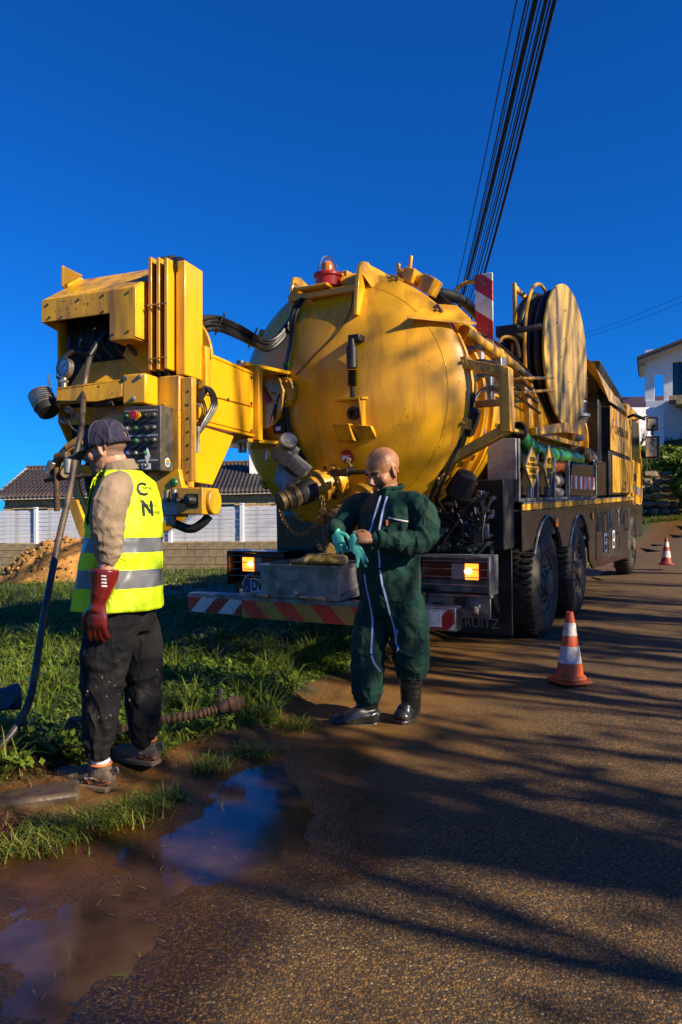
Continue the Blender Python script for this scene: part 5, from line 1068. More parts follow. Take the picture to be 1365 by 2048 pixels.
M['hivis'] = mat('hi_vis_yellow', (.60, .80, .0), .7, var=.06, dirt=(.5, .62, .05), damt=.15, emit=(.55, .9, .0), est=.0)
creased(M['hivis'].node_tree, M['hivis'].node_tree.nodes['Principled BSDF'], M['hivis'].node_tree.nodes['Texture Coordinate'].outputs['Object'], .45, 5.5, .05)
M['refl'] = mat('reflective_tape', (.17, .17, .175), .38, .3, var=.1)
M['denim'] = cloth('dark_denim_cap', (.030, .026, .05), (.10, .09, .12), .25)
M['brim'] = cloth('worn_blue_brim', (.05, .10, .2), (.32, .32, .33), .3)
M['redglove'] = mat('red_rubber_glove', (.17, .008, .008), .25, var=.3, dirt=(.07, .012, .01), damt=.35, coat=.5)
M['nitrile'] = mat('mint_nitrile_glove', (.10, .52, .38), .4, var=.15, spec=.4)
M['boot'] = mat('black_rubber_boot', (.012, .012, .013), .30, var=.3, dirt=(.07, .05, .03), damt=.22, dscale=9, coat=.2)
M['shoe'] = mat('muddy_brown_shoe', (.10, .07, .048), .75, var=.5, dirt=(.20, .13, .075), damt=.4, dscale=10, bump=.3)
M['sole'] = mat('muddy_sole', (.15, .105, .07), .85, var=.4, dirt=(.15, .09, .045), damt=.4, bump=.4)
M['orange'] = mat('orange_piping', (.6, .16, .03), .6, var=.1); M['sock'] = mat('white_sock', (.6, .58, .56), .9, var=.1)
M['zipb'] = mat('blue_white_zip', (.42, .46, .72), .5, var=.25, vs_=30)
def basis(f):                                              # local frame: x = right of the person, y = forward, z = up
    f = Vector(f).normalized(); r = f.cross(Vector((0, 0, 1))).normalized(); u = r.cross(f).normalized()
    return Matrix((r, f, u)).transposed()
def head_shapes(mb, c, E, s, beard=False):
    # skull, jaw, brow, nose, lips, chin, ears, cheeks; c is the head centre (between the ears)
    def bl(p, r, n=14): mb.ball(c+E @ (Vector(p)*s), Vector(r)*s, n, rot=E)
    bl((0, -.008, .040), (.078, .098, .085), 20); bl((0, .015, -.02), (.068, .078, .085), 18)
    bl((0, .055, -.085), (.045, .036, .032)); bl((0, .03, -.06), (.058, .058, .055))
    bl((0, .082, .022), (.055, .018, .013)); bl((.03, .086, .020), (.022, .013, .010)); bl((-.03, .086, .020), (.022, .013, .010))
    mb.tube([c+E @ (Vector(p)*s) for p in ((0, .088, .012), (0, .102, -.010), (0, .113, -.030))], [.009*s, .012*s, .0155*s], 10, 2)
    bl((.013, .098, -.035), (.010, .012, .008), 10); bl((-.013, .098, -.035), (.010, .012, .008), 10)
    bl((0, .088, -.057), (.023, .013, .0065)); bl((0, .088, -.070), (.020, .012, .007)); bl((0, .085, -.098), (.022, .016, .015))
    bl((.045, .060, -.025), (.025, .025, .028)); bl((-.045, .060, -.025), (.025, .025, .028))
    for k in (-1, 1):
        for a in np.linspace(-.4, 4.2, 12):
            bl((k*(.076+.006*abs(math.cos(a))), -.006-.016*math.cos(a), -.004+.030*math.sin(a)), (.0065, .0075, .0075), 8)
        bl((k*.074, -.004, -.005), (.006, .014, .022), 8); bl((k*.076, .002, -.034), (.006, .008, .009), 8)
def hand_shapes(mb, wrist, d, n, side, curl=(.5, .5, .55, .6, .6), s=1.0, spread=.1):
    # d: wrist to knuckles, n: out of the back of the hand, side: towards the thumb
    d = d.normalized(); n = (n-d*n.dot(d)).normalized(); t = d.cross(n).normalized()
    if t.dot(side) < 0: t = -t
    mb.loft([(wrist-d*.02*s, .027*s, .02*s), (wrist+d*.02*s, .033*s, .019*s), (wrist+d*.06*s, .041*s, .018*s), (wrist+d*.09*s, .041*s, .015*s), (wrist+d*.10*s, .034*s, .010*s)], t, 14, 2)
    for i, (off, L) in enumerate(((.030, .072), (.010, .080), (-.010, .075), (-.029, .060))):
        p = wrist+d*.088*s+t*off*s; dd = (d+t*spread*(off/.03)).normalized(); pts = [p]; c = curl[i+1]; a = 0
        for k, f in enumerate((.45, .32, .23)):
            a += c*(1.0 if k else .8); v = dd*math.cos(a)-n*math.sin(a); pts.append(pts[-1]+v*L*f*s)
        mb.tube(pts, [.0098*s, .0092*s, .0085*s, .0072*s], 8, 3); mb.ball(pts[-1], .0072*s, 8)
    p = wrist+d*.03*s+t*.030*s; c = curl[0]
    pts = [p, p+(d*.6+t*.75-n*.2).normalized()*.036*s, 0, 0]; v = (d*.9+t*(.45-c*.7)-n*c*.6).normalized(); pts[2] = pts[1]+v*.032*s; pts[3] = pts[2]+(v-n*c*.3-t*c*.3).normalized()*.026*s
    mb.tube(pts, [.015*s, .0125*s, .0105*s, .0085*s], 8, 3); mb.ball(pts[-1], .0085*s, 8)
def limb(mb, P, rad, n=16, res=4): mb.tube(P, list(rad), n, res); mb.ball(P[0], rad[0]*.98, 12); mb.ball(P[-1], rad[-1]*.98, 12)
def smooth_np(V, Fq, it=2):
    e = np.concatenate([Fq[:, [0, 1]], Fq[:, [1, 2]], Fq[:, [2, 3]], Fq[:, [3, 0]]]); e = np.concatenate([e, e[:, ::-1]])
    for _ in range(it):
        S = np.zeros_like(V); C = np.zeros(len(V)); np.add.at(S, e[:, 0], V[e[:, 1]]); np.add.at(C, e[:, 0], 1); V = V*.5+.5*S/np.maximum(C, 1)[:, None]
    return V
def folds(V, N, amp, zones, base=.004, seed=0):             # cloth folds: soft drapes plus narrow wandering creases round the joints; zones: (centre, axis, reach, wavelength, height)
    h = base*1.7*vnoise(V*np.array([1.3, 1.3, .45]), 13, seed)+base*.8*vnoise(V*np.array([1, 1, .7]), 27, seed+3)
    for i, (c, ax, reach, wl_, am) in enumerate(zones):
        q = V-np.array(c); ax = np.array(Vector(ax).normalized()); rad = np.sqrt((q*q).sum(1)); w = np.exp(-(rad/(reach*1.15))**2)
        sd = np.array(Vector(ax).cross(Vector((.2, 1, .1))).normalized()); az = q @ sd
        d = q @ ax+az*(.45*math.sin(i*2.1+seed))+.035*vnoise(V, 7, seed+i)+.014*vnoise(V, 19, seed+5+i)
        ph = d/(wl_*1.5)*np.pi; r1 = (1-np.abs(np.sin(ph)))**1.6; gate = .35+.65*(vnoise(V, 8, seed+9+i)*.5+.5)
        h = h+am*3.0*w*(r1*gate-.18)
    return V+N*(h*amp)[:, None]
def wrap_on(V, Fq, toward, off=.003):
    bv = BVHTree.FromPolygons([tuple(v) for v in V], [tuple(f) for f in Fq]); t = Vector(toward).normalized()
    def w(p, o=None):
        hit = bv.ray_cast(p+t*.6, -t)
        k = off if o is None else o
        if hit[0] is not None: return hit[0]+t*k
        nr = bv.find_nearest(p); return nr[0]+nr[1]*k
    return w
def ribbon(name, P, w_, m, parent, wrap, side, th=.003):
    P = [wrap(p) for p in catmull([Vector(p) for p in P], 6)]; b = MB(); side = Vector(side).normalized()
    for i in range(len(P)-1):
        a, c = P[i], P[i+1]; u = (c-a).normalized(); s = (side-u*side.dot(u)).normalized(); nrm = s.cross(u)
        b.slab([a-s*w_/2, a+s*w_/2, c+s*w_/2, c-s*w_/2], nrm*th)
    return b.build(name, m, parent, smooth=60)

# ---------------- worker in green overalls, pulling on a glove
D1 = 4.71
def A(px, py, dy=0.0): return at(px, py, D1+dy)
F1 = Vector((-.72, -.69, 0)).normalized(); R1 = F1.cross(Vector((0, 0, 1)))
G1 = gh(.25, 4.7)*0
p1 = thing('person', (.30, D1, -.02), 'bald worker in dark green overalls and rubber boots putting on a mint glove', 'person')
HF = Vector((-.74, -.60, -.42)).normalized(); HE = basis(HF); HC = A(768, 943, -.02); HS = 1.22
sh_r, el_r, wr_r = A(712, 1012, .13), A(672, 1062, .05), A(672, 1062, -.20)
sh_l, el_l, wr_l = A(838, 1012, -.12), A(842, 1082, -.24), A(752, 1078, -.36)
hip_r, kn_r, an_r = A(752, 1215, .06), A(738, 1305, .0), A(737, 1432, .02)
hip_l, kn_l, an_l = A(812, 1215, -.06), A(822, 1300, -.04), A(822, 1425, .02)
b = MB()
b.loft([(A(783, 1205), .12, .11), (A(782, 1180), .14, .12), (A(778, 1120), .15, .14), (A(776, 1050), .15, .11), (A(778, 1010), .12, .08), (A(780, 988), .07, .07)], R1, 20)
limb(b, [A(780, 1000), A(776, 975, -.01), A(770, 955, -.02)], [.07, .066, .064]); head_shapes(b, HC, HE, HS)
limb(b, [sh_r, el_r, wr_r], [.042, .038, .030]); limb(b, [sh_l, el_l, wr_l], [.042, .038, .030])
limb(b, [hip_r, kn_r, an_r], [.09, .05, .032]); limb(b, [hip_l, kn_l, an_l+Vector((0, .0, 0))], [.09, .05, .032])
hl_d = (A(705, 1074, -.40)-wr_l).normalized()
hand_shapes(b, wr_l+hl_d*.01, hl_d, Vector((-.1, -.75, .65)), Vector((.1, -.2, 1)), curl=(.5, .75, .85, .9, .9), s=1.05)
hr_d = Vector((.20, -.35, -.75)).normalized()
hand_shapes(b, wr_r, hr_d, Vector((-.55, -.75, .25)), Vector((1, -.3, .1)), curl=(.35, .35, .55, .6, .3), s=1.0)
V, N, Fq = fuse(b, .0055, 3)
hl = (V-np.array(HC)) @ np.array(HE)/HS                     # head-local coordinates
cen = V[Fq].mean(1); hc = hl[Fq].mean(1)
mi = np.zeros(len(Fq), int)
beard = (hc[:, 1] > .05) & (hc[:, 2] < -.045) & (np.abs(hc[:, 0]) < .042) & ~((hc[:, 2] > -.076) & (hc[:, 2] < -.05) & (np.abs(hc[:, 0]) < .022) & (hc[:, 1] > .085)) & (hc[:, 2] > -.14)
brow = (hc[:, 1] > .07) & (hc[:, 2] > .016) & (hc[:, 2] < .031) & (np.abs(hc[:, 0]) > .012) & (np.abs(hc[:, 0]) < .055)
mi[beard | brow] = 1
# gloved right hand
gl = np.linalg.norm(cen-np.array(wr_r+hr_d*.08), axis=1) < .16
gl &= ((cen-np.array(wr_r)) @ np.array(hr_d)) > -.012
mi[gl] = 2
M['lip'] = skin_mat('lip_skin', (.30, .10, .06))
body1 = from_np('body', V, Fq, [M['skin1'], M['hair'], M['nitrile']], p1, mi=mi)
for k in (-1, 1):
    e = MB(); e.ball(HC+HE @ (Vector((k*.030, .074, .002))*HS), Vector((.0105, .010, .0052))*HS, 10, rot=HE); e.ball(HC+HE @ (Vector((k*.030, .0805, .001))*HS), .0052*HS, 8, mi=1); e.build('eye', [M['eye'], M['ink']], p1)
for k in (-1, 1):
    e = MB(); e.tube([HC+HE @ (Vector(p)*HS) for p in ((k*.012, .097, .021), (k*.030, .097, .027), (k*.050, .083, .024))], [.0055, .0065, .004], 6, 3); e.build('eyebrow', M['hair'], p1)
e = MB(); e.tube([HC+HE @ (Vector(p)*HS) for p in ((-.022, .092, -.066), (-.008, .101, -.0635), (.008, .101, -.0635), (.022, .092, -.066))], .0028, 6, 3); e.build('mouth_line', M['hair'], p1)
# overalls
b = MB()
b.loft([(A(783, 1228), .17, .15), (A(781, 1195), .205, .185), (A(778, 1150), .212, .205), (A(776, 1110), .205, .205), (A(776, 1070), .20, .185), (A(777, 1035), .215, .16), (A(778, 1012), .205, .135), (A(779, 997), .155, .11), (A(778, 986), .105, .095), (A(777, 974), .082, .085)], R1, 28)
limb(b, [A(800, 1008, -.07), sh_l+Vector((.005, 0, .0)), A(856, 1050, -.17), el_l, A(800, 1084, -.31), A(757, 1079, -.355)], [.080, .080, .078, .076, .064, .053])
limb(b, [A(748, 1010, .08), sh_r, A(690, 1045, .1), el_r, A(671, 1058, -.08), A(671, 1058, -.185)], [.080, .078, .076, .072, .060, .050])
limb(b, [hip_r+Vector((.02, 0, .04)), A(744, 1250, .03), kn_r, A(736, 1345, -.005), A(735, 1384, 0)], [.125, .120, .112, .108, .098])
limb(b, [hip_l+Vector((-.02, 0, .04)), A(818, 1250, -.05), kn_l, A(823, 1318, -.03), A(823, 1336, .0)], [.135, .130, .122, .118, .112])
V, N, Fq = fuse(b, .0085, 5)
V = folds(V, N, 1.0, [(el_l, (wr_l-el_l), .13, .055, .010), (A(862, 1045, -.17), (.1, 0, -1), .10, .06, .008), (A(800, 1084, -.31), (-1, 0, 0), .10, .05, .007), (el_r, (0, -1, .3), .12, .05, .009),
    (kn_r, (.2, 0, 1), .12, .065, .010), (kn_l, (-.2, 0, 1), .13, .06, .011), (A(735, 1370), (.1, 0, 1), .09, .04, .008), (A(822, 1325), (0, 0, 1), .08, .035, .010), (A(783, 1225), (.5, 0, .8), .15, .07, .009), (A(776, 1130, -.2), (.1, 0, 1), .16, .08, .008), (A(800, 1030, -.15), (.8, 0, .5), .13, .07, .007)], .0045, 1.0)
V = smooth_np(V, Fq, 1)
ov = from_np('overalls', V, Fq, M['green_c'], p1)
wr = wrap_on(V, Fq, (-.35, -1, 0))
b = MB(); b.tube([A(779, 982)+Vector((math.cos(t)*.088, math.sin(t)*.092, .020+.018*math.sin(t+.9))) for t in np.linspace(0, 2*math.pi, 26)], .012, 10, 1, caps=False); b.build('collar', M['green_c'], ov, smooth=60)
for P in ([(752, 990), (747, 1015), (738, 1050), (733, 1068)], [(768, 992), (762, 1020), (758, 1050), (757, 1064)], [(757, 1100), (762, 1150), (770, 1190), (777, 1230), (783, 1262), (784, 1290)], [(724, 1150), (727, 1180), (733, 1215), (734, 1270), (735, 1318), (750, 1352)], [(790, 1262), (786, 1290), (792, 1300), (785, 1312)]):
    ribbon('zip', [A(x_, y_, -.2) for x_, y_ in P], .012, M['zipb'], ov, wr, (1, 0, 0))
ribbon('pocket_zip', [A(766, 1035, -.3), A(786, 1039, -.3), A(806, 1043, -.3)], .008, M['sock'], ov, wr, (0, 0, 1))
b = MB(); q = wr(A(763, 1046, -.3)); b.box(q, (.012, .006, .034)); b.build('zip_tag', M['orange'], ov)
for P in ([(768, 1023), (785, 1026), (806, 1028)], [(705, 1030), (712, 1026), (722, 1030)], [(765, 1143), (790, 1142), (815, 1138)], [(775, 1205), (800, 1207), (815, 1203)]):
    ribbon('seam', [A(x_, y_, -.3) for x_, y_ in P], .004, M['green_c'], ov, wr, (0, 0, 1), .004)
# cuffs
for a_, c_, r_ in ((A(766, 1079, -.34), A(750, 1078, -.365), .056),):
    b = MB(); d = (c_-a_).normalized(); b.lathe([(r_*.9, 0), (r_, .01), (r_, .045), (r_*.86, .05), (r_*.7, .03)], a_, d, 24); b.build('cuff', M['green_c'], ov, smooth=50)
# boots
def boot(ankle, toe, heel, top, mt, rs_=.078):
    b = MB(); d = (toe-heel); d.z = 0; L = d.length; d.normalize(); s = d.cross(Vector((0, 0, 1)))
    z0 = min(toe.z, heel.z)
    H = Vector((heel.x, heel.y, z0)); 
    b.loft([(top, rs_, rs_), (top*.66+ankle*.34, rs_*.95, rs_*.97), (ankle*.8+top*.2, rs_*.84, rs_*.90), (ankle+Vector((0, 0, -.01)), rs_*.78, rs_*.98), (H+d*.085+Vector((0, 0, .045)), .052, .095)], s, 20)
    b.loft([(H+Vector((0, 0, .055))-d*.015, .034, .042), (H+d*.04+Vector((0, 0, .062)), .048, .060), (H+d*.12+Vector((0, 0, .068)), .052, .066), (H+d*L*.62+Vector((0, 0, .058)), .058, .052), (H+d*L*.84+Vector((0, 0, .050)), .056, .044), (H+d*(L-.012)+Vector((0, 0, .042)), .036, .030)], s, 18)
    V, N, Fq = fuse(b, .006, 5)
    q = V-np.array(top); hgt = (q @ np.array((top-ankle).normalized())); V = V+N*(.0025*np.sin(hgt*140+3*vnoise(V, 12))*np.exp(-((hgt+.12)/.12)**2))[:, None]
    V[:, 2] = np.maximum(V[:, 2], z0+.012)
    o = from_np('boot', V, Fq, mt, p1)
    b = MB(); P = []
    for t in np.linspace(0, 1, 9): P.append((t*L, .050+.014*math.sin(math.pi*min(1, t*1.15))**1 if t < .97 else .03))
    pts = [H+d*x_+s*w_ for x_, w_ in P]+[H+d*x_-s*w_ for x_, w_ in P[::-1]]
    b.slab([p+Vector((0, 0, .004)) for p in pts], (0, 0, .034)); so_ = b.build('sole', mt, o, bevel=.006)
    for k in range(9):
        c = H+d*(.02+k*(L-.05)/8); b = MB(); b.box(c+Vector((0, 0, .004)), (.075, .016, .012), (0, 0, math.degrees(math.atan2(s.y, s.x)))); b.build('tread', mt, o)
    return o
boot(A(735, 1412, .02), A(662, 1449, -.06), A(754, 1453, .0), A(734, 1372, .0), M['boot'])
boot(A(822, 1412, .02), A(797, 1450, -.10), A(824, 1440, .06), A(823, 1318, -.03), M['boot'], .078)
# the second glove, held up by its cuff
gv = MB(); gy = -.40
def GP(x_, y_): return A(x_, y_, gy)
gl_ = [GP(700, 1072), GP(709, 1066), GP(716, 1078), GP(722, 1092), GP(729, 1102), GP(734, 1114), GP(738, 1122), GP(736, 1126), GP(730, 1122), GP(727, 1117), GP(731, 1128), GP(735, 1134), GP(731, 1135), GP(726, 1126), GP(723, 1114), GP(721, 1118), GP(719, 1128), GP(718, 1136), GP(714, 1135), GP(714, 1124), GP(711, 1110), GP(701, 1102), GP(699, 1088)]
gv.slab(gl_, (-.004, .012, 0)); V, N, Fq = fuse(gv, .0035, 3)
V = V+N*(.0025*vnoise(V, 60))[:, None]; V[:, 1] += .012*np.sin((V[:, 0]-V[:, 0].mean())*60)
go = from_np('spare_glove', V, Fq, M['nitrile']); props(go, 'limp mint green rubber glove dangling from the bald worker\'s hand', 'glove')
# loose finger of the glove being pulled on
b = MB(); b.tube([A(682, 1090, -.27), A(684, 1098, -.28), A(686, 1108, -.28)], [.011, .009, .007], 8); b.build('glove_finger', M['nitrile'], p1)

# ---------------- worker in the hi-vis vest
D2 = 3.61
def Bp(px, py, dy=0.0): return at(px, py, D2+dy)
F2 = Vector((-.86, .51, 0)).normalized(); L2 = Vector((0, 0, 1)).cross(F2)    # his left, towards the camera
p2 = thing('person', (-1.1, D2, .03), 'worker with cap and yellow hi-vis vest seen from behind beside the hose', 'person')
HF2 = Vector((-.96, .04, -.24)).normalized(); HE2 = basis(HF2); HC2 = Bp(214, 898, -.02); HS2 = 1.04
sl, el, wl_ = Bp(226, 990, -.17), Bp(216, 1078, -.22), Bp(212, 1150, -.24)
sr, er, wr_ = Bp(276, 985, .18), Bp(285, 1070, .22), Bp(270, 1145, .2)
hpl, knl, anl = Bp(228, 1225, -.08), Bp(205, 1365, -.12), Bp(197, 1508, -.10)
hpr, knr, anr = Bp(270, 1225, .10), Bp(284, 1355, .12), Bp(286, 1478, .14)
b = MB()
b.loft([(Bp(248, 1240), .14, .11), (Bp(248, 1180), .15, .12), (Bp(250, 1080), .15, .11), (Bp(250, 1010), .16, .10), (Bp(247, 965), .13, .08), (Bp(240, 948), .06, .06)], L2, 18)
limb(b, [Bp(244, 965), Bp(236, 940, 0), Bp(226, 915, -.01)], [.066, .060, .060]); head_shapes(b, HC2, HE2, HS2)
limb(b, [sl, el, wl_], [.052, .045, .036]); limb(b, [sr, er, wr_], [.052, .042, .030])
limb(b, [hpl, knl, anl], [.09, .065, .042]); limb(b, [hpr, knr, anr], [.09, .065, .042])
hand_shapes(b, Bp(198, 1205, -.25), Vector((-.04, -.05, -1)), Vector((-.2, -1, 0)), Vector((-1, .3, 0)), curl=(.3, .25, .3, .3, .35), s=1.0)
limb(b, [wl_, Bp(198, 1205, -.25)], [.036, .028])
hand_shapes(b, wr_, Vector((-.2, 0, -1)), Vector((.5, .8, 0)), Vector((-1, 0, 0)), s=.95)
V, N, Fq = fuse(b, .0055, 3)
hc = ((V-np.array(HC2)) @ np.array(HE2)/HS2)[Fq].mean(1); cen = V[Fq].mean(1)
mi = np.zeros(len(Fq), int)
mi[(hc[:, 1] < -.012) & (hc[:, 2] > -.045) & (hc[:, 2] < .15)] = 1
mi[(hc[:, 1] > .02) & (hc[:, 2] < -.03) & (hc[:, 2] > -.13)] = 1
body2 = from_np('body', V, Fq, [M['skin2'], M['stub2']], p2, mi=mi)
tat = wrap_on(V, Fq, (.1, -1, 0), .0015)
for k in range(7):
    x_ = 200+k*5.2; ribbon('tattoo', [Bp(x_, 1122, -.4), Bp(x_+4*((-1)**k), 1128, -.4), Bp(x_-2, 1137, -.4)], .004, M['ink'], p2, tat, (1, 0, 0), .001)
ribbon('tattoo', [Bp(232, 908, -.3), Bp(235, 913, -.3), Bp(231, 916, -.3), Bp(236, 919, -.3)], .006, M['ink'], p2, tat, (1, 0, 0), .001)
# fleece
b = MB()
b.loft([(Bp(247, 1214), .168, .142), (Bp(248, 1180), .17, .142), (Bp(250, 1080), .168, .138), (Bp(250, 1010), .185, .125), (Bp(247, 968), .15, .095), (Bp(243, 950), .085, .08), (Bp(239, 932), .074, .076)], L2, 24)
limb(b, [Bp(240, 972, -.11), sl, Bp(217, 1035, -.21), el, Bp(216, 1112, -.235)], [.075, .090, .084, .071, .056])
limb(b, [Bp(262, 975, .12), sr, er, wr_], [.08, .08, .066, .046])
V, N, Fq = fuse(b, .0075, 4)
V = folds(V, N, 1.0, [(el, (0, 0, 1), .10, .034, .006), (Bp(216, 1100, -.3), (.1, 0, 1), .07, .024, .006), (Bp(222, 1010, -.24), (.6, 0, 1), .10, .055, .004)], .003, 2.0)
V = smooth_np(V, Fq, 1); fl = from_np('fleece', V, Fq, M['beige'], p2)
b = MB(); cc = Bp(238, 938); b.loft([(cc+Vector((.015, 0, -.035)), .088, .092), (cc+Vector((.0, 0, .0)), .084, .088), (cc+Vector((-.008, 0, .030)), .082, .084)], L2, 26); o = b.build('collar', M['beige'], fl, smooth=60)
# vest: an open shell over the fleece with two reflective bands
def vest_pt(t, g):                                         # t: 0 hem .. 1 shoulder, g: angle round the body from the back
    prof = [(0, Bp(241, 1216), .214, .188), (.25, Bp(245, 1130), .208, .178), (.5, Bp(250, 1060), .196, .160), (.75, Bp(251, 1000), .196, .140), (.9, Bp(249, 962), .168, .112), (1.0, Bp(244, 942), .10, .095)]
    for i in range(len(prof)-1):
        if prof[i][0] <= t <= prof[i+1][0]:
            f = (t-prof[i][0])/(prof[i+1][0]-prof[i][0]); c = prof[i][1].lerp(prof[i+1][1], f); w_ = prof[i][2]*(1-f)+prof[i+1][2]*f; d_ = prof[i][3]*(1-f)+prof[i+1][3]*f; break
    p = c+L2*w_*math.sin(g)-F2*d_*math.cos(g)
    if t < .35: p = p+F2*(.35-t)*.10*max(0, -math.cos(g))
    return p
nt_, ng = 70, 96; V = []; Fq = []; mi = []
gs = np.linspace(-R(172), R(172), ng)
for i in range(nt_):
    for g in gs:
        p = vest_pt(i/(nt_-1), g); V.append(p)
V = np.array(V); C = V.mean(0); N = V-np.array([list(Bp(248, 0, 0))[:2]+[0]]); N[:, 2] = 0; N /= np.linalg.norm(N, axis=1)[:, None]
tt = np.repeat(np.linspace(0, 1, nt_), ng); gg = np.tile(gs, nt_)
fold_ = (1-np.abs(np.sin(gg*3.1+1.6*np.sin(tt*3.3)+.8*vnoise(V, 6, 2.0))))**1.5
V = V+N*(.016*fold_*(1-tt)**.7+.007*vnoise(V, 11, 4.0)+.005*(1-np.abs(np.sin(tt*16+gg*2.2+2*vnoise(V, 8))))**2*np.exp(-((tt-.5)/.25)**2))[:, None]
zs = V[:, 2]
for i in range(nt_-1):
    for j in range(ng-1):
        t = (i+.5)/(nt_-1); g = abs((gs[j]+gs[j+1])/2)
        hole = ((abs(g-R(100))/R(27))**2+((t-.775)/.235)**2) < 1.0
        if hole: continue
        Fq.append((i*ng+j, i*ng+j+1, (i+1)*ng+j+1, (i+1)*ng+j))
        mi.append(1 if (.135 < t-.0 < .235 or .355 < t < .455) else 0)
ve = from_np('hi_vis_vest', V, Fq, [M['hivis'], M['refl']], p2, mi=mi)
sm = ve.modifiers.new('thick', 'SOLIDIFY'); sm.thickness = .004; sm.offset = 1
Vv, Fv = V.copy(), np.array(Fq)
bk = (-F2*.8+Vector((.2, -.55, 0))).normalized(); wv = wrap_on(Vv, Fv, (.45, -.9, 0), .007)
def vt(s_, px, py, size, sx=1.0, bold=0.0, shear=0.0):
    o = Bp(px, py, -.15); rx = Vector((.93, .30, .0)).normalized()
    Mt = Matrix.Identity(4); Mt.col[0][:3] = rx; Mt.col[1][:3] = (-.10, 0, 1); Mt.col[2][:3] = (.3, -.95, 0); Mt.col[3][:3] = o
    return text('vest_lettering', s_, Mt, size, M['ink'], ve, .0005, bold=bold, sx=sx, wrap=lambda p: wv(p))
vt('C', 279, 989, .088, .95, .0015); vt('orse', 294, 977, .030); vt('N', 289, 1031, .105, .85, .0015); vt('hydro', 302, 1012, .028, .9); vt('ettoyage', 303, 1026, .026, .9)
ribbon('vest_print', [Bp(296, 982, -.3), Bp(302, 990, -.3), Bp(303, 1000, -.3), Bp(299, 1000, -.3), Bp(296, 990, -.3)], .003, M['ink'], ve, wv, (1, 0, 0), .0008)
# trousers
b = MB()
b.loft([(Bp(246, 1262), .15, .13), (Bp(247, 1230), .166, .142), (Bp(248, 1190), .160, .135)], L2, 22)
limb(b, [hpl+Vector((.03, .02, .0)), Bp(216, 1290, -.10), Bp(208, 1340, -.12), knl, Bp(203, 1430, -.11), Bp(199, 1475, -.10), Bp(198, 1500, -.1)], [.115, .120, .108, .096, .084, .072, .060])
limb(b, [hpr+Vector((-.02, 0, .0)), Bp(280, 1290, .1), knr, Bp(287, 1420, .13), Bp(286, 1458, .14), Bp(286, 1475, .14)], [.115, .112, .098, .084, .074, .062])
V, N, Fq = fuse(b, .0085, 5)
V = folds(V, N, 1.0, [(knl, (.15, 0, 1), .16, .085, .009), (Bp(199, 1485, -.1), (0, 0, 1), .07, .034, .009), (knr, (0, 0, 1), .14, .08, .008), (Bp(286, 1465, .14), (0, 0, 1), .06, .03, .008), (Bp(235, 1245, -.1), (-.5, 0, 1), .14, .08, .008)], .004, 3.0)
V = smooth_np(V, Fq, 1); tro_ = from_np('trousers', V, Fq, M['blackc'], p2)
wt = wrap_on(V, Fq, (.1, -1, 0))
rs = random.Random(9)
M['mudspot'] = mat('mud_splash', (.16, .10, .06), .9, var=.3)
b = MB()
for k in range(26):
    q = wt(Bp(rs.choice((rs.gauss(190, 18), rs.gauss(288, 10))), rs.uniform(1370, 1490), -.4), .0012); r_ = rs.choice((.002, .003, .006)); b.ball(q, (r_, r_*.4, r_*rs.uniform(.6, 1.6)), 6)
o = b.build('mud_splashes', M['mudspot'], tro_); o['kind'] = 'stuff'
# cap
b = MB(); cE = HE2; 
def hp2(x_, y_, z_): return HC2+cE @ (Vector((x_, y_, z_))*HS2)
Vc = []; Fc = []; n_, m_ = 36, 12
for i in range(m_+1):
    ph = R(90)*i/m_
    for k in range(n_):
        t = 2*math.pi*k/n_; rr = math.cos(ph)**.85; Vc.append(hp2(.086*rr*math.cos(t), -.008+.108*rr*math.sin(t), .008+.126*math.sin(ph)**.9))
for i in range(m_):
    for k in range(n_):
        t = (k+.5)/n_*2*math.pi
        if i < 3 and abs(t-1.5*math.pi) < .40 and i >= 1: continue
        Fc.append((i*n_+k, i*n_+(k+1) % n_, (i+1)*n_+(k+1) % n_, (i+1)*n_+k))
cap = from_np('cap', np.array([list(p) for p in Vc]), Fc, M['denim'], p2); sm = cap.modifiers.new('thick', 'SOLIDIFY'); sm.thickness = .003; sm.offset = 1
b = MB(); P = []
for x_ in np.linspace(-.072, .072, 11): P.append((x_, .080+.0*x_, .022-2.4*x_*x_))
Q = [(x_*.95, .190-6.0*x_*x_, .002-2.4*x_*x_) for x_, _, _ in P]
vs_ = [hp2(*p) for p in P]+[hp2(*p) for p in Q]; b.add(vs_+[p+Vector((0, 0, .005)) for p in vs_], [(i, i+1, 11+i+1, 11+i)[::-1] for i in range(10)]+[(22+i, 22+i+1, 33+i+1, 33+i) for i in range(10)]+[(11+i, 11+i+1, 33+i+1, 33+i)[::-1] for i in range(10)]); b.build('brim', M['brim'], cap, smooth=50)
b = MB(); b.ball(hp2(0, -.008, .136), .008, 8); b.build('cap_button', M['denim'], cap)
for k in range(6):
    t = math.pi*k/3+.5; b = MB(); b.tube([hp2(.0875*math.cos(ph)**.85*math.cos(t), -.008+.1095*math.cos(ph)**.85*math.sin(t), .010+.127*math.sin(ph)**.9) for ph in np.linspace(.02, 1.5, 9)], .0018, 5, 1); b.build('cap_seam', M['refl'], cap)
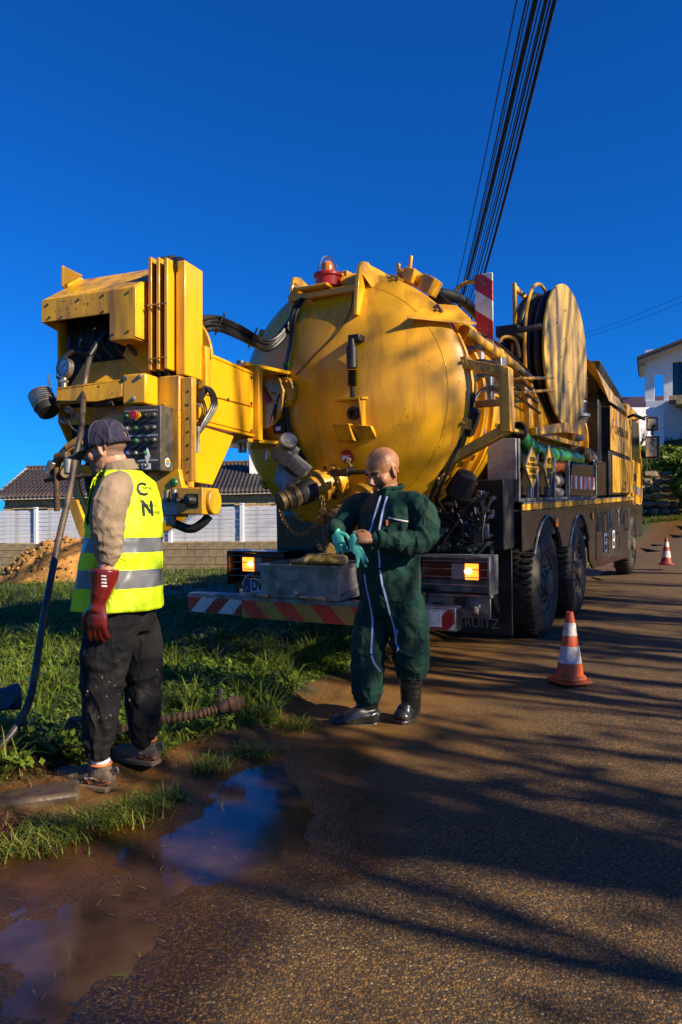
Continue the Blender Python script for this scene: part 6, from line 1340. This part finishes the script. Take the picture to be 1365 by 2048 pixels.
# glove with long cuff
b = MB(); g0_ = Bp(210, 1138, -.245)
b.loft([(g0_, .066, .066), (Bp(208, 1160, -.245), .060, .060), (Bp(203, 1185, -.25), .048, .046), (Bp(198, 1206, -.25), .036, .033), (Bp(196, 1222, -.25), .040, .028)], L2, 18)
hand_shapes(b, Bp(198, 1206, -.25), Vector((-.04, -.05, -1)), Vector((-.2, -1, 0)), Vector((-1, .3, 0)), curl=(.3, .25, .3, .3, .35), s=1.14)
V, N, Fq = fuse(b, .0055, 3); V = V+N*(.002+.0018*vnoise(V, 30))[:, None]
gl2 = from_np('rubber_glove', V, Fq, M['redglove'], p2)
wg = wrap_on(V, Fq, (.0, -1, 0), .001)
for k in range(4): ribbon('glove_print', [Bp(186+3, 1155+7*k, -.4), Bp(193, 1155+7*k, -.4), Bp(199, 1156+7*k, -.4)], .007, M['sock'], gl2, wg, (0, 0, 1), .0006)
# shoes
def shoe(toe, heel, ankle):
    b = MB(); d = toe-heel; d.z = 0; L = d.length; d.normalize(); s = d.cross(Vector((0, 0, 1))); z0 = min(toe.z, heel.z); H = Vector((heel.x, heel.y, z0)); up = Vector((0, 0, 1))
    b.loft([(H+up*.05-d*.005, .030, .03), (H+d*.04+up*.055, .040, .045), (H+d*.13+up*.058, .043, .052), (H+d*L*.62+up*.050, .048, .040), (H+d*L*.86+up*.042, .046, .032), (H+d*(L-.012)+up*.034, .028, .022)], s, 18)
    b.loft([(H+d*.075+up*.06, .044, .075), (H+d*.07+up*.10, .042, .062), (H+d*.065+up*.125, .044, .058)], s, 16)
    V, N, Fq = fuse(b, .006, 4); V = V+N*(.002*vnoise(V, 40))[:, None]; V[:, 2] = np.maximum(V[:, 2], z0+.012); o = from_np('safety_shoe', V, Fq, M['shoe'], p2)
    P = [(t*L, .036+.016*math.sin(math.pi*min(1, t*1.1+.08)) if t < .97 else .028) for t in np.linspace(0, 1, 10)]
    b = MB(); b.slab([H+d*x_+s*w_ for x_, w_ in P]+[H+d*x_-s*w_ for x_, w_ in P[::-1]], (0, 0, .026)); b.build('sole', M['sole'], o, bevel=.006)
    w = wrap_on(V, Fq, (-.1, -1, .3), .001)
    def q(x_, z_): return H+d*x_+up*z_-Vector((0, .2, 0))
    ribbon('shoe_logo', [q(L*.56, .082), q(L*.54, .062), q(L*.50, .060)], .006, M['sock'], o, w, d, .001); ribbon('shoe_logo', [q(L*.50, .084), q(L*.48, .063), q(L*.43, .062)], .006, M['sock'], o, w, d, .001)
    ribbon('shoe_piping', [q(L*.40, .105), q(L*.30, .080), q(L*.15, .085), q(.02, .10)], .004, M['orange'], o, w, up, .0015); ribbon('shoe_piping', [q(L*.42, .100), q(L*.33, .06), q(L*.30, .035)], .004, M['orange'], o, w, d, .0015); ribbon('shoe_piping', [q(.03, .085), q(L*.18, .05), q(L*.22, .035)], .004, M['orange'], o, w, d, .0015)
    b = MB(); b.lathe([(.040, 0), (.046, .012), (.042, .024)], H+d*.066+up*.122, up, 20); b.build('sock', M['sock'], o)
    b = MB(); b.tube([H+d*.066+up*.123+Vector((math.cos(t)*.049, math.sin(t)*.049, 0)) for t in np.linspace(0, 6.28, 18)], .006, 6, 1); b.build('padded_collar', M['orange'], o)
    b = MB(); b.tube([H-d*.0+up*.10, H-d*.03+up*.115, H-d*.035+up*.09, H-d*.01+up*.085], .005, 6); b.build('heel_loop', M['refl'], o)
shoe(Bp(107, 1561, .04), Bp(224, 1560, -.10), anl); shoe(Bp(228, 1515, .26), Bp(315, 1521, .14), anr)
# ------------------------------------------------------------------ cones, hoses, cables, heaps
M['cone_o'] = mat('cone_orange', (.70, .095, .012), .45, var=.18, vs_=9, dirt=(.22, .07, .03), damt=.35, dscale=10)
M['cone_w'] = mat('cone_white_band', (.62, .60, .58), .4, var=.12, dirt=(.3, .24, .18), damt=.35, dscale=14)
M['cone_r'] = mat('cone_dark_red', (.33, .03, .016), .5, var=.2, dirt=(.1, .04, .03), damt=.3)
def cone(px, py, d, h, label, om, rot):
    p = at(px, py, d); t = thing('traffic_cone', p, label, 'traffic cone', 'traffic cones along the truck'); k = h/.55; Mz = Matrix.Translation(p) @ Matrix.Rotation(R(rot), 4, 'Z')
    def mb_(): return MB(Mz)
    b = mb_(); r = .132*k; pts = []
    for q in range(4):
        for s in (-1, 0, 1): a = R(90*q+45+s*12); rr = r*1.30 if s == 0 else r*1.27; pts.append((rr*math.cos(a), rr*math.sin(a), .004))
    b.slab(pts, (0, 0, .022*k)); b.lathe([(.128*k, .026*k), (.124*k, .05*k), (.105*k, .062*k)], (0, 0, 0), (0, 0, 1), 28); b.build('base', om, t, bevel=.006)
    zs = [.06, .155, .285, .365, .465, .55]; rad = lambda z: (.104-(.104-.026)*(z-.06)/.49)*k
    for i in range(5):
        z0, z1 = zs[i], zs[i+1]; wh = i in (1, 3); e = .0015 if wh else 0
        b = mb_(); pr = [(rad(z0)+e, z0*k), (rad(z1)+e, z1*k)]
        if i == 4: pr += [(rad(z1)-.006*k, z1*k), (rad(z1)-.008*k, z1*k-.05)]
        b.lathe(pr, (0, 0, 0), (0, 0, 1), 28); b.build('reflective_band' if wh else 'cone_body', M['cone_w'] if wh else om, t, smooth=60)
    return t
cone(1140, 1364, 5.78, .55, 'orange and white traffic cone near the rear wheels of the truck', M['cone_o'], 20)
cone(1333, 1130, 15.7, .58, 'dark red and white traffic cone farther up the road', M['cone_r'], 60)
# stored hoses lying in the truck's side rack
def wavy(name, P, r0, r1, mt, label, n=70, cat='hose', T_=TR):
    Q = catmull([T_ @ Vector(p) for p in P], 14); L = len(Q); rr = [r0+(r1-r0)*(.5+.5*math.sin(i*.9)) for i in range(L)]
    b = MB(); b.tube(Q, rr, 12, 1); o = b.build(name, mt, None, smooth=70); return props(o, label, cat)
gh1 = wavy('suction_hose', [(1.12, 2.25, 2.06), (1.12, 2.6, 2.0), (1.12, 3.1, 1.93), (1.12, 3.8, 1.92), (1.12, 4.6, 1.93), (1.12, 5.7, 1.94)], .065, .095, M['hoseg'], 'bright green ribbed hose lying on top of the side rack')
b = tb(); b.lathe([(.075, 0), (.085, .03), (.085, .10), (.075, .14), (.06, .14), (.06, .0)], (1.14, 2.30, 2.06), (.15, -.8, .35), 22); b.build('hose_mouth', M['rubber'], gh1)
wavy('suction_hose', [(1.10, 3.4, 1.80), (1.10, 4.0, 1.79), (1.10, 5.2, 1.80)], .06, .075, M['hoseo'], 'orange ribbed hose under the green one in the side rack')
wavy('suction_hose', [(1.10, 3.6, 1.63), (1.10, 4.1, 1.62), (1.10, 4.5, 1.62)], .055, .07, M['hosew'], 'pale dusty hose below the orange one in the side rack')
wavy('suction_hose', [(1.10, 3.6, 1.48), (1.10, 4.1, 1.47), (1.10, 4.5, 1.47)], .055, .07, M['hosew'], 'pale dusty hose lowest in the side rack')
# yellow bundle resting on the steel tray
M['ybag'] = mat('yellow_wrapped_bundle', (.42, .26, .02), .6, var=.3, vs_=9, dirt=(.28, .21, .12), damt=.45, dscale=8)
b = MB(TR); V = None
b.loft([((-.16, .12, .93), .05, .03), ((-.05, .12, .945), .12, .05), ((.1, .14, .95), .13, .055), ((.22, .15, .945), .11, .045), ((.27, .15, .94), .05, .03)], (0, 1, 0), 16); V, N, Fq = fuse(b, .01, 3)
V = V+N*(.006*np.sin(V[:, 0]*60+3*vnoise(V, 9))+.01*vnoise(V, 14))[:, None]; o = from_np('wrapped_bundle', V, Fq, M['ybag']); props(o, 'crumpled yellow wrapped bundle lying on the steel tray', 'bundle')
b = MB(TR); b.slab([(.02, .22, .99), (.14, .26, 1.0), (.06, .27, 1.08)], (0, .01, .004)); b.build('torn_flap', M['ybag'], o); b = MB(TR); b.lathe([(.012, 0), (.022, .0), (.022, .03), (.012, .03)], (-.19, .06, .935), (1, 0, 0), 10); b.build('end_clip', M['alu'], o)
# ribbed drain hose with couplings in the grass behind the vest worker
rb = [at(120, 1478, 4.0), at(190, 1475, 4.0), at(255, 1460, 4.05), at(330, 1440, 4.1), at(400, 1428, 4.12), at(448, 1414, 4.15)]
rt_ = thing('drain_hose', rb[2], 'rusty brown ribbed drain hose lying in the grass behind the vest worker', 'hose')
Q = catmull(rb, 26); b = MB(); b.tube(Q, [.023 if (i//2) % 2 else .029 for i in range(len(Q))], 12, 1); b.build('ribbed_hose', M['rust'], rt_, smooth=50)
dv = (rb[-1]-rb[-2]).normalized(); b = MB(); b.lathe([(.030, -.03), (.038, -.02), (.040, .03), (.046, .035), (.046, .08), (.037, .09), (.037, .12), (.025, .12)], rb[-1], dv, 20); b.build('coupling', M['rust'], rt_)
b = MB(); b.box(rb[-1]+Vector((-.015, 0, .065)), (.016, .012, .07)); b.build('coupling_lever', M['alu'], rt_, bevel=.003)
dv = (rb[1]-rb[2]).normalized(); b = MB(); b.lathe([(.042, -.02), (.058, -.01), (.06, .10), (.05, .12)], rb[2]+dv*.05, dv, 20); b.build('coupling', KM, rt_)
b = MB(); b.lathe([(.061, .0), (.063, .004), (.061, .014)], rb[2]+dv*.06, dv, 20); b.build('coupling_band', M['brass'], rt_)
b = MB(); b.lathe([(.055, 0), (.06, .02), (.058, .22), (.045, .25), (.0001, .25)], at(150, 1530, 3.95), (.05, 0, 1), 18); o = b.build('iron_standpipe', M['rust'], None); props(o, 'short rusty iron standpipe behind the vest worker\'s shoe', 'pipe')
# blue pipe end at the left edge
M['bluep'] = mat('blue_painted_pipe', (.015, .06, .12), .6, var=.5, vs_=14, dirt=(.07, .05, .03), damt=.45, dscale=9)
q = at(6, 1388, 3.9); ax_ = Vector((-.75, -.55, -.05)); b = MB(); b.lathe([(.06, .0), (.06, .30), (.048, .30), (.048, .02), (.06, .0)], q+Vector((.05, .08, -.03)), ax_, 26); o = b.build('blue_pipe', M['bluep'], None, smooth=50); props(o, 'open end of a blue pipe in the grass at the left edge', 'pipe')
b = MB(); b.lathe([(.07, .0), (.07, .04), (.06, .04), (.06, 0)], q+Vector((.05, .08, -.03)), ax_, 26, closed=True); b.build('pipe_collar', M['bluep'], o); b = MB(); b.slab([q+Vector((.09, -.02, .0)), q+Vector((.05, -.04, -.06)), q+Vector((-.08, -.02, -.09)), q+Vector((-.04, 0, -.02))], (0, .01, .01)); b.build('torn_sleeve', M['bluep'], o)
# kerb stone by the drain
b = MB(); p_ = at(70, 1610, 3.38); b.box(p_+Vector((-.06, .0, .005)), (.50, .20, .11), (0, 0, 22)); M['kerb'] = mat('wet_kerb_stone', (.075, .05, .036), .5, var=.4, vs_=9, dirt=(.10, .06, .03), damt=.45, dscale=9, bump=.6, bscale=18); o = b.build('kerb_stone', M['kerb'], None, bevel=.02); props(o, 'wet muddy kerb stone beside the near shoe of the vest worker', 'kerb stone')
# heap of dug earth by the wall
M['clay'] = mat('dug_clay', (.46, .22, .05), .95, var=.45, vs_=7, dirt=(.26, .12, .03), damt=.4, dscale=9, bump=.9, bscale=16)
hx = np.linspace(-1.7, 1.9, 70); hy_ = np.linspace(-1.1, 1.1, 46); X, Y_ = np.meshgrid(hx, hy_); x_, y_ = X.ravel(), Y_.ravel(); HPt = np.array(g0(70, 1168, -.05))
hgt = 1.02*np.clip(1-(np.abs(x_-.15)/1.6)**1.6-(np.abs(y_)/1.0)**1.8, -.25, 1)
P3 = np.stack([x_, y_, x_*0], 1); hgt = hgt+(.07*vnoise(P3, 5)+.05*vnoise(P3, 13, 2)+.03*vnoise(P3, 29, 5))*np.clip(hgt*3, 0, 1)
V = np.stack([HPt[0]+x_, HPt[1]+1.2+y_, -.14+hgt], 1); nx = len(hx); i_ = np.arange(len(hy_)-1)[:, None]*nx+np.arange(nx-1)[None]; Fq = np.stack([i_, i_+1, i_+nx+1, i_+nx], -1).reshape(-1, 4)
mo = thing('earth_heap', (HPt[0], HPt[1]+1.2, -.15), 'ochre heap of dug earth on the grass before the fence', 'earth heap'); from_np('heap_surface', V, Fq, M['clay'], mo, smooth=True)
rs = random.Random(12); b = MB()
for k in range(900):
    j = rs.randrange(len(V));
    if hgt[j] < .05: continue
    s = rs.uniform(.015, .06); q = Vector(V[j])+Vector((rs.uniform(-.05, .05), rs.uniform(-.05, .05), s*.3)); b.box(q, (s*rs.uniform(.7, 1.5), s, s*rs.uniform(.5, 1)), (rs.uniform(0, 90), rs.uniform(0, 90), rs.uniform(0, 90)))
o = b.build('clods', M['clay'], mo, smooth=0); o['kind'] = 'stuff'
# strip of rubble beyond the bumper
b = MB(); M['rubble'] = mat('pale_rubble', (.24, .19, .14), .9, var=.5, vs_=6)
for k in range(700):
    px = rs.uniform(300, 560); py = rs.gauss(1196, 11); q = Vector((*g0(px, max(1172, py), -.06), 0)); q.z = gh(q.x, q.y)+.02; s = rs.uniform(.02, .075); b.box(q, (s*rs.uniform(.7, 1.6), s, s*.7), (rs.uniform(-40, 40), rs.uniform(-40, 40), rs.uniform(0, 180)))
o = b.build('rubble', M['rubble'], None, smooth=0); o['kind'] = 'stuff'
# overhead cables
M['cablem'] = mat('black_cable', (.006, .006, .007), .6, var=.2)
CB = [(1034, 905, .007), (1053, 916, .010), (1059, 918, .007), (1070, 921, .022), (1075, 925, .009), (1082, 930, .007), (1090, 934, .008), (1094, 938, .012), (1101, 944, .010), (1110, 951, .022)]
nm = ['thin black overhead cable, leftmost of the bundle', 'second overhead cable from the left of the bundle', 'thin third overhead cable from the left of the bundle', 'thick fourth overhead cable from the left of the bundle', 'fifth overhead cable from the left of the bundle', 'thin sixth overhead cable from the left of the bundle', 'seventh overhead cable from the left, fourth from the right', 'eighth overhead cable, third from the right of the bundle', 'ninth overhead cable, second from the right of the bundle', 'thick black overhead cable, rightmost of the bundle']
for k, (a_, c_, r_) in enumerate(CB):
    h = 6.2+.12*math.sin(k*2.3); da = (h-CAM_H)*FPX/HOR; dc_ = (h-.45-CAM_H)*FPX/(HOR-610); pa_ = at(a_, 0, da); pc_ = at(c_, 610, dc_)
    d = (pc_-pa_); pf = pc_+d*2.2+Vector((0, 0, 1.0)); pn = pa_-d*.9+Vector((0, 0, .55))
    b = MB(); b.tube([pn, pa_, pc_, pf], r_, 8, 12); o = b.build('overhead_cable', M['cablem'], None, smooth=60); props(o, nm[k], 'cable', 'overhead cables')
for k, (p0_, p1_, lb) in enumerate((((1168, 668), (1400, 578), 'thin upper wire in the sky right of the hose reel'), ((1168, 676), (1400, 592), 'thin lower wire in the sky right of the hose reel'))):
    b = MB(); a_, c_ = at(*p0_, 60), at(*p1_, 45); b.tube([a_+(a_-c_)*.6, a_, (a_+c_)/2-Vector((0, 0, .1)), c_, c_+(c_-a_)], .012, 5, 4); o = b.build('distant_wire', M['cablem'], None); props(o, lb, 'wire', 'distant wires')
# ------------------------------------------------------------------ grass, weeds, roots, litter
def leaf_mat(name, ca, cb, cc):
    m, nt, b, oc = newmat(name); a = nt.nodes.new('ShaderNodeAttribute'); a.attribute_name = 'tint'
    c = mixc(nt, ramp(nt, a.outputs['Fac'], 0, .6), ca, cb); c = mixc(nt, ramp(nt, a.outputs['Fac'], .72, .95), c, cc)
    nt.links.new(c, b.inputs['Base Color']); b.inputs['Roughness'].default_value = .5; b.inputs['Specular IOR Level'].default_value = .35
    tr = nt.nodes.new('ShaderNodeBsdfTranslucent'); nt.links.new(c, tr.inputs[0]); mx = nt.nodes.new('ShaderNodeMixShader'); mx.inputs[0].default_value = .28
    out = nt.nodes['Material Output']; nt.links.new(b.outputs[0], mx.inputs[1]); nt.links.new(tr.outputs[0], mx.inputs[2]); nt.links.new(mx.outputs[0], out.inputs[0]); return m
M['blade'] = leaf_mat('grass_blade', (.040, .085, .006), (.14, .185, .014), (.32, .25, .07))
M['weed'] = leaf_mat('weed_leaf', (.045, .10, .008), (.14, .20, .018), (.22, .21, .03))
M['root'] = leaf_mat('dead_root', (.035, .018, .008), (.13, .06, .02), (.26, .15, .06))
def blades(name, x, y, z, h, w, lean, az, tint, m, droop=.9):
    n = len(x); c, s = np.cos(az), np.sin(az); base = np.stack([x, y, z], 1); side = np.stack([-s, c, 0*c], 1); fw_ = np.stack([c, s, 0*c], 1); up = np.array([0, 0, 1.0])
    V = np.empty((n, 7, 3)); 
    for i, (t, ww) in enumerate(((0, 1), (.40, .9), (.75, .6))):
        p = base+fw_*(lean*h*t**1.8)[:, None]+up*(h*(t-droop*.25*lean*t*t))[:, None]
        V[:, 2*i] = p-side*(w*ww)[:, None]; V[:, 2*i+1] = p+side*(w*ww)[:, None]
    V[:, 6] = base+fw_*(lean*h)[:, None]+up*(h*(1-droop*.42*lean))[:, None]
    o = np.arange(n)[:, None]*7; Ft = np.concatenate([o+np.array(f) for f in ((0, 1, 3), (0, 3, 2), (2, 3, 5), (2, 5, 4), (4, 5, 6))]).astype(np.int32)
    ob = from_np(name, V.reshape(-1, 3), Ft, m, smooth=False, attrs={'tint': np.repeat(tint, 7)}); ob['kind'] = 'stuff'; return ob
def turf_mask(x, y):
    d = edge_d(x, y); n = gnoise(x*2.3+5, y*2.3)*.5+gnoise(x*6.1, y*5.3+2)*.35
    ok = d+n*.30 > .34+.22*np.exp(-((x+1.1)/.5)**2-((y-3.4)/.35)**2)
    heap = ((x-HPt[0]-.1)/1.55)**2+((y-HPt[1]-1.2)/.95)**2 > 1
    wallp = (x-FA.x)*.208+(y-FA.y)*.978 < -.25
    rub = ~((np.abs(y-12.6) < .9) & (x > -3.5) & (x < -.8) & (RNG.random(len(x)) < .75))
    return ok & heap & wallp & rub
def patch(x, y): return np.clip(.55+.45*gnoise(x*1.3+2, y*1.3)+.2*gnoise(x*4.3, y*4.1+1), .12, 1.5)
def sample(n, y0, y1, p=1.0):
    u = RNG.random(n); y = (y0**(1-p)+u*(y1**(1-p)-y0**(1-p)))**(1/(1-p)) if p != 1 else y0*(y1/y0)**u
    xe = np.interp(y, EDGE[:, 1], EDGE[:, 0]); x0_ = -y*.62-1.2; x = x0_+(xe+.2-x0_)*RNG.random(n); k = turf_mask(x, y); return x[k], y[k]
x, y = sample(125000, 2.1, 22, 1.35); d = edge_d(x, y); pt_ = patch(x, y); n = len(x)
near = np.exp(-np.clip(d-.3, 0, 9)/.5)
h = (.05+.17*pt_*RNG.random(n)**.8)*(1-.45*near)*(1+.25*(RNG.random(n) > .96))
tint = np.clip(.22+.30*RNG.random(n)+.25*near+.22*gnoise(x*.9, y*.9+4)+.5*(RNG.random(n) > .93), 0, 1)
blades('grass', x, y, ground_h(x, y)-.01, h, (.0016+.0022*RNG.random(n))*(1+.09*y), .25+.9*RNG.random(n), RNG.random(n)*6.283, tint, M['blade'])
# bent longer tufts that catch the light
cx_, cy_ = sample(520, 2.4, 14, 1.4); k = 26; x = np.repeat(cx_, k)+RNG.normal(0, .035, len(cx_)*k); y = np.repeat(cy_, k)+RNG.normal(0, .035, len(cx_)*k); n = len(x)
blades('long_grass_tufts', x, y, ground_h(x, y)-.01, .12+.22*RNG.random(n), .0028+.002*RNG.random(n), .6+.8*RNG.random(n), np.repeat(RNG.random(len(cx_))*6.283, k)+RNG.normal(0, .9, n), np.clip(.35+.45*RNG.random(n), 0, 1), M['blade'])
# clumps trodden into the mud of the road edge
for i, (px, py, sx, sy, n) in enumerate(((180, 1640, .12, .035, 420), (240, 1625, .05, .03, 200), (300, 1606, .05, .03, 170), (110, 1668, .07, .03, 160), (420, 1530, .06, .04, 170), (505, 1500, .08, .04, 260), (590, 1448, .07, .05, 240), (30, 1695, .08, .03, 200), (350, 1585, .03, .02, 60))):
    c = g0(px, py, .02); x = c[0]+RNG.normal(0, sx, n); y = c[1]+RNG.normal(0, sy, n)
    blades('verge_clumps', x, y, np.maximum(ground_h(x, y), road_h(x, y))-.006, .03+.085*RNG.random(n), .0016+.0018*RNG.random(n), .7+.9*RNG.random(n), RNG.random(n)*6.283, np.clip(.25+.7*RNG.random(n), 0, 1), M['blade'])
# broad-leaved weeds
cx_, cy_ = sample(5200, 2.3, 15, 1.4); k = 8; x = np.repeat(cx_, k)+RNG.normal(0, .045, len(cx_)*k); y = np.repeat(cy_, k)+RNG.normal(0, .045, len(cx_)*k); n = len(x)
V = np.empty((n, 5, 3)); az = RNG.random(n)*6.283; L = (.014+.022*RNG.random(n)); z = ground_h(x, y)+.02+.12*RNG.random(n)*np.repeat(np.clip(patch(cx_, cy_), .3, 1.1), k); tilt = RNG.normal(.1, .45, n)
f_ = np.stack([np.cos(az)*np.cos(tilt), np.sin(az)*np.cos(tilt), np.sin(tilt)], 1); s_ = np.stack([-np.sin(az), np.cos(az), RNG.normal(0, .3, n)], 1); c_ = np.stack([x, y, z], 1)
V[:, 0] = c_; V[:, 1] = c_+f_*L[:, None]+s_*(L*.55)[:, None]; V[:, 2] = c_+f_*(2.1*L)[:, None]; V[:, 3] = c_+f_*L[:, None]-s_*(L*.55)[:, None]; V[:, 4] = c_+f_*L[:, None]-np.array([0, 0, .15])*L[:, None]
o = np.arange(n)[:, None]*5; Ft = np.concatenate([o+np.array(q) for q in ((0, 1, 4), (1, 2, 4), (2, 3, 4), (3, 0, 4))])
ob = from_np('weeds', V.reshape(-1, 3), Ft, M['weed'], smooth=False, attrs={'tint': np.repeat(np.clip(RNG.random(n)*.75+.1, 0, 1), 5)}); ob['kind'] = 'stuff'
# pulled-up roots by the drain and dry straw by the wall
def fibres(name, px, py, sx, sy, n, hmax, zoff=0.0):
    c = g0(px, py, .02); x = c[0]+RNG.normal(0, sx, n); y = c[1]+RNG.normal(0, sy, n); q = np.exp(-((x-c[0])/sx)**2*.5-((y-c[1])/sy)**2*.5)
    blades(name, x, y, ground_h(x, y)+hmax*.6*q*RNG.random(n)-.01, hmax*(.4+.8*RNG.random(n)), .002+.0016*RNG.random(n), .8+1.0*RNG.random(n), RNG.random(n)*6.283, RNG.random(n), M['root'], 1.1)
fibres('uprooted_roots', 45, 1535, .13, .12, 2600, .10); fibres('uprooted_roots', 30, 1660, .16, .10, 1500, .06)
c_ = g0(530, 1165, -.1); fibres('dry_straw', 520, 1168, .5, .35, 1500, .16)
# litter: clippings and leaf bits on the road edge and in the water
n = 620; x = RNG.normal(-.7, .75, n); y = RNG.normal(3.4, .8, n); d = edge_d(x, y); k = (d < .3) & (d > -1.1) & (y > 1.8); x, y = x[k], y[k]; n = len(x)
blades('grass_clippings', x, y, np.maximum(road_h(x, y), -.0055)+.003, .004+.004*RNG.random(n), .0009+.0012*RNG.random(n), 2.0+7*RNG.random(n)**2, RNG.random(n)*6.283, RNG.random(n), M['blade'], .0)
# shrubs and rough growth on the far bank
def bush(name, c, r, n, label, seed, mt):
    rs = np.random.default_rng(seed); t = thing(name, c-Vector((0, 0, r[2]*.6)), label, 'shrub'); q = rs.normal(0, 1, (n, 3)); q /= np.linalg.norm(q, axis=1)[:, None]; rad = (.55+.5*rs.random(n))*(1+.25*vnoise(q, 3, seed)); P = np.array(c)+q*np.array(r)*rad[:, None]
    V = np.empty((n, 4, 3)); a = rs.normal(0, 1, (n, 3)); a /= np.linalg.norm(a, axis=1)[:, None]; b_ = np.cross(a, rs.normal(0, 1, (n, 3))); b_ /= np.linalg.norm(b_, axis=1)[:, None]; L = (.05+.07*rs.random(n))[:, None]
    V[:, 0] = P-a*L; V[:, 1] = P+b_*L*.55; V[:, 2] = P+a*L; V[:, 3] = P-b_*L*.55
    from_np('foliage', V.reshape(-1, 3), (np.arange(n)[:, None]*4+np.arange(4)).astype(np.int32), mt, t, smooth=False, attrs={'tint': np.repeat(rs.random(n)*.8, 4)})
    b = MB(); cc = Vector(c)
    for i in range(7): e = cc+Vector((rs.normal(0, r[0]*.5), rs.normal(0, r[1]*.5), r[2]*.4)); b.tube([cc-Vector((0, 0, r[2])), (cc+e)/2-Vector((0, 0, .2)), e], [.05, .035, .015], 6)
    b.build('stems', M['bark'], t)
bush('shrub', at(1392, 965, 27.8), (.85, .6, .75), 5200, 'dark shaded shrub hanging over the stone wall', 1, M['blade'])
bush('shrub', at(1352, 928, 29.0), (.8, .6, .35), 3200, 'sunlit yellow-green shrub on top of the bank', 2, M['weed'])
bush('shrub', at(1330, 905, 31.0), (1.0, .6, .25), 2600, 'low dark shrub below the villa wall', 3, M['blade'])
bush('shrub', at(1300, 900, 31.0), (.7, .5, .18), 1500, 'low weedy shrub below the bare young tree', 4, M['blade'])
n = 16000; x = 9+14*RNG.random(n); y = 27.6+10*RNG.random(n)**2; blades('bank_grass', x, y, ground_h(x, y)-.02, .15+.3*RNG.random(n), .008+.008*RNG.random(n), .3+.8*RNG.random(n), RNG.random(n)*6.283, RNG.random(n)*.8, M['blade'])
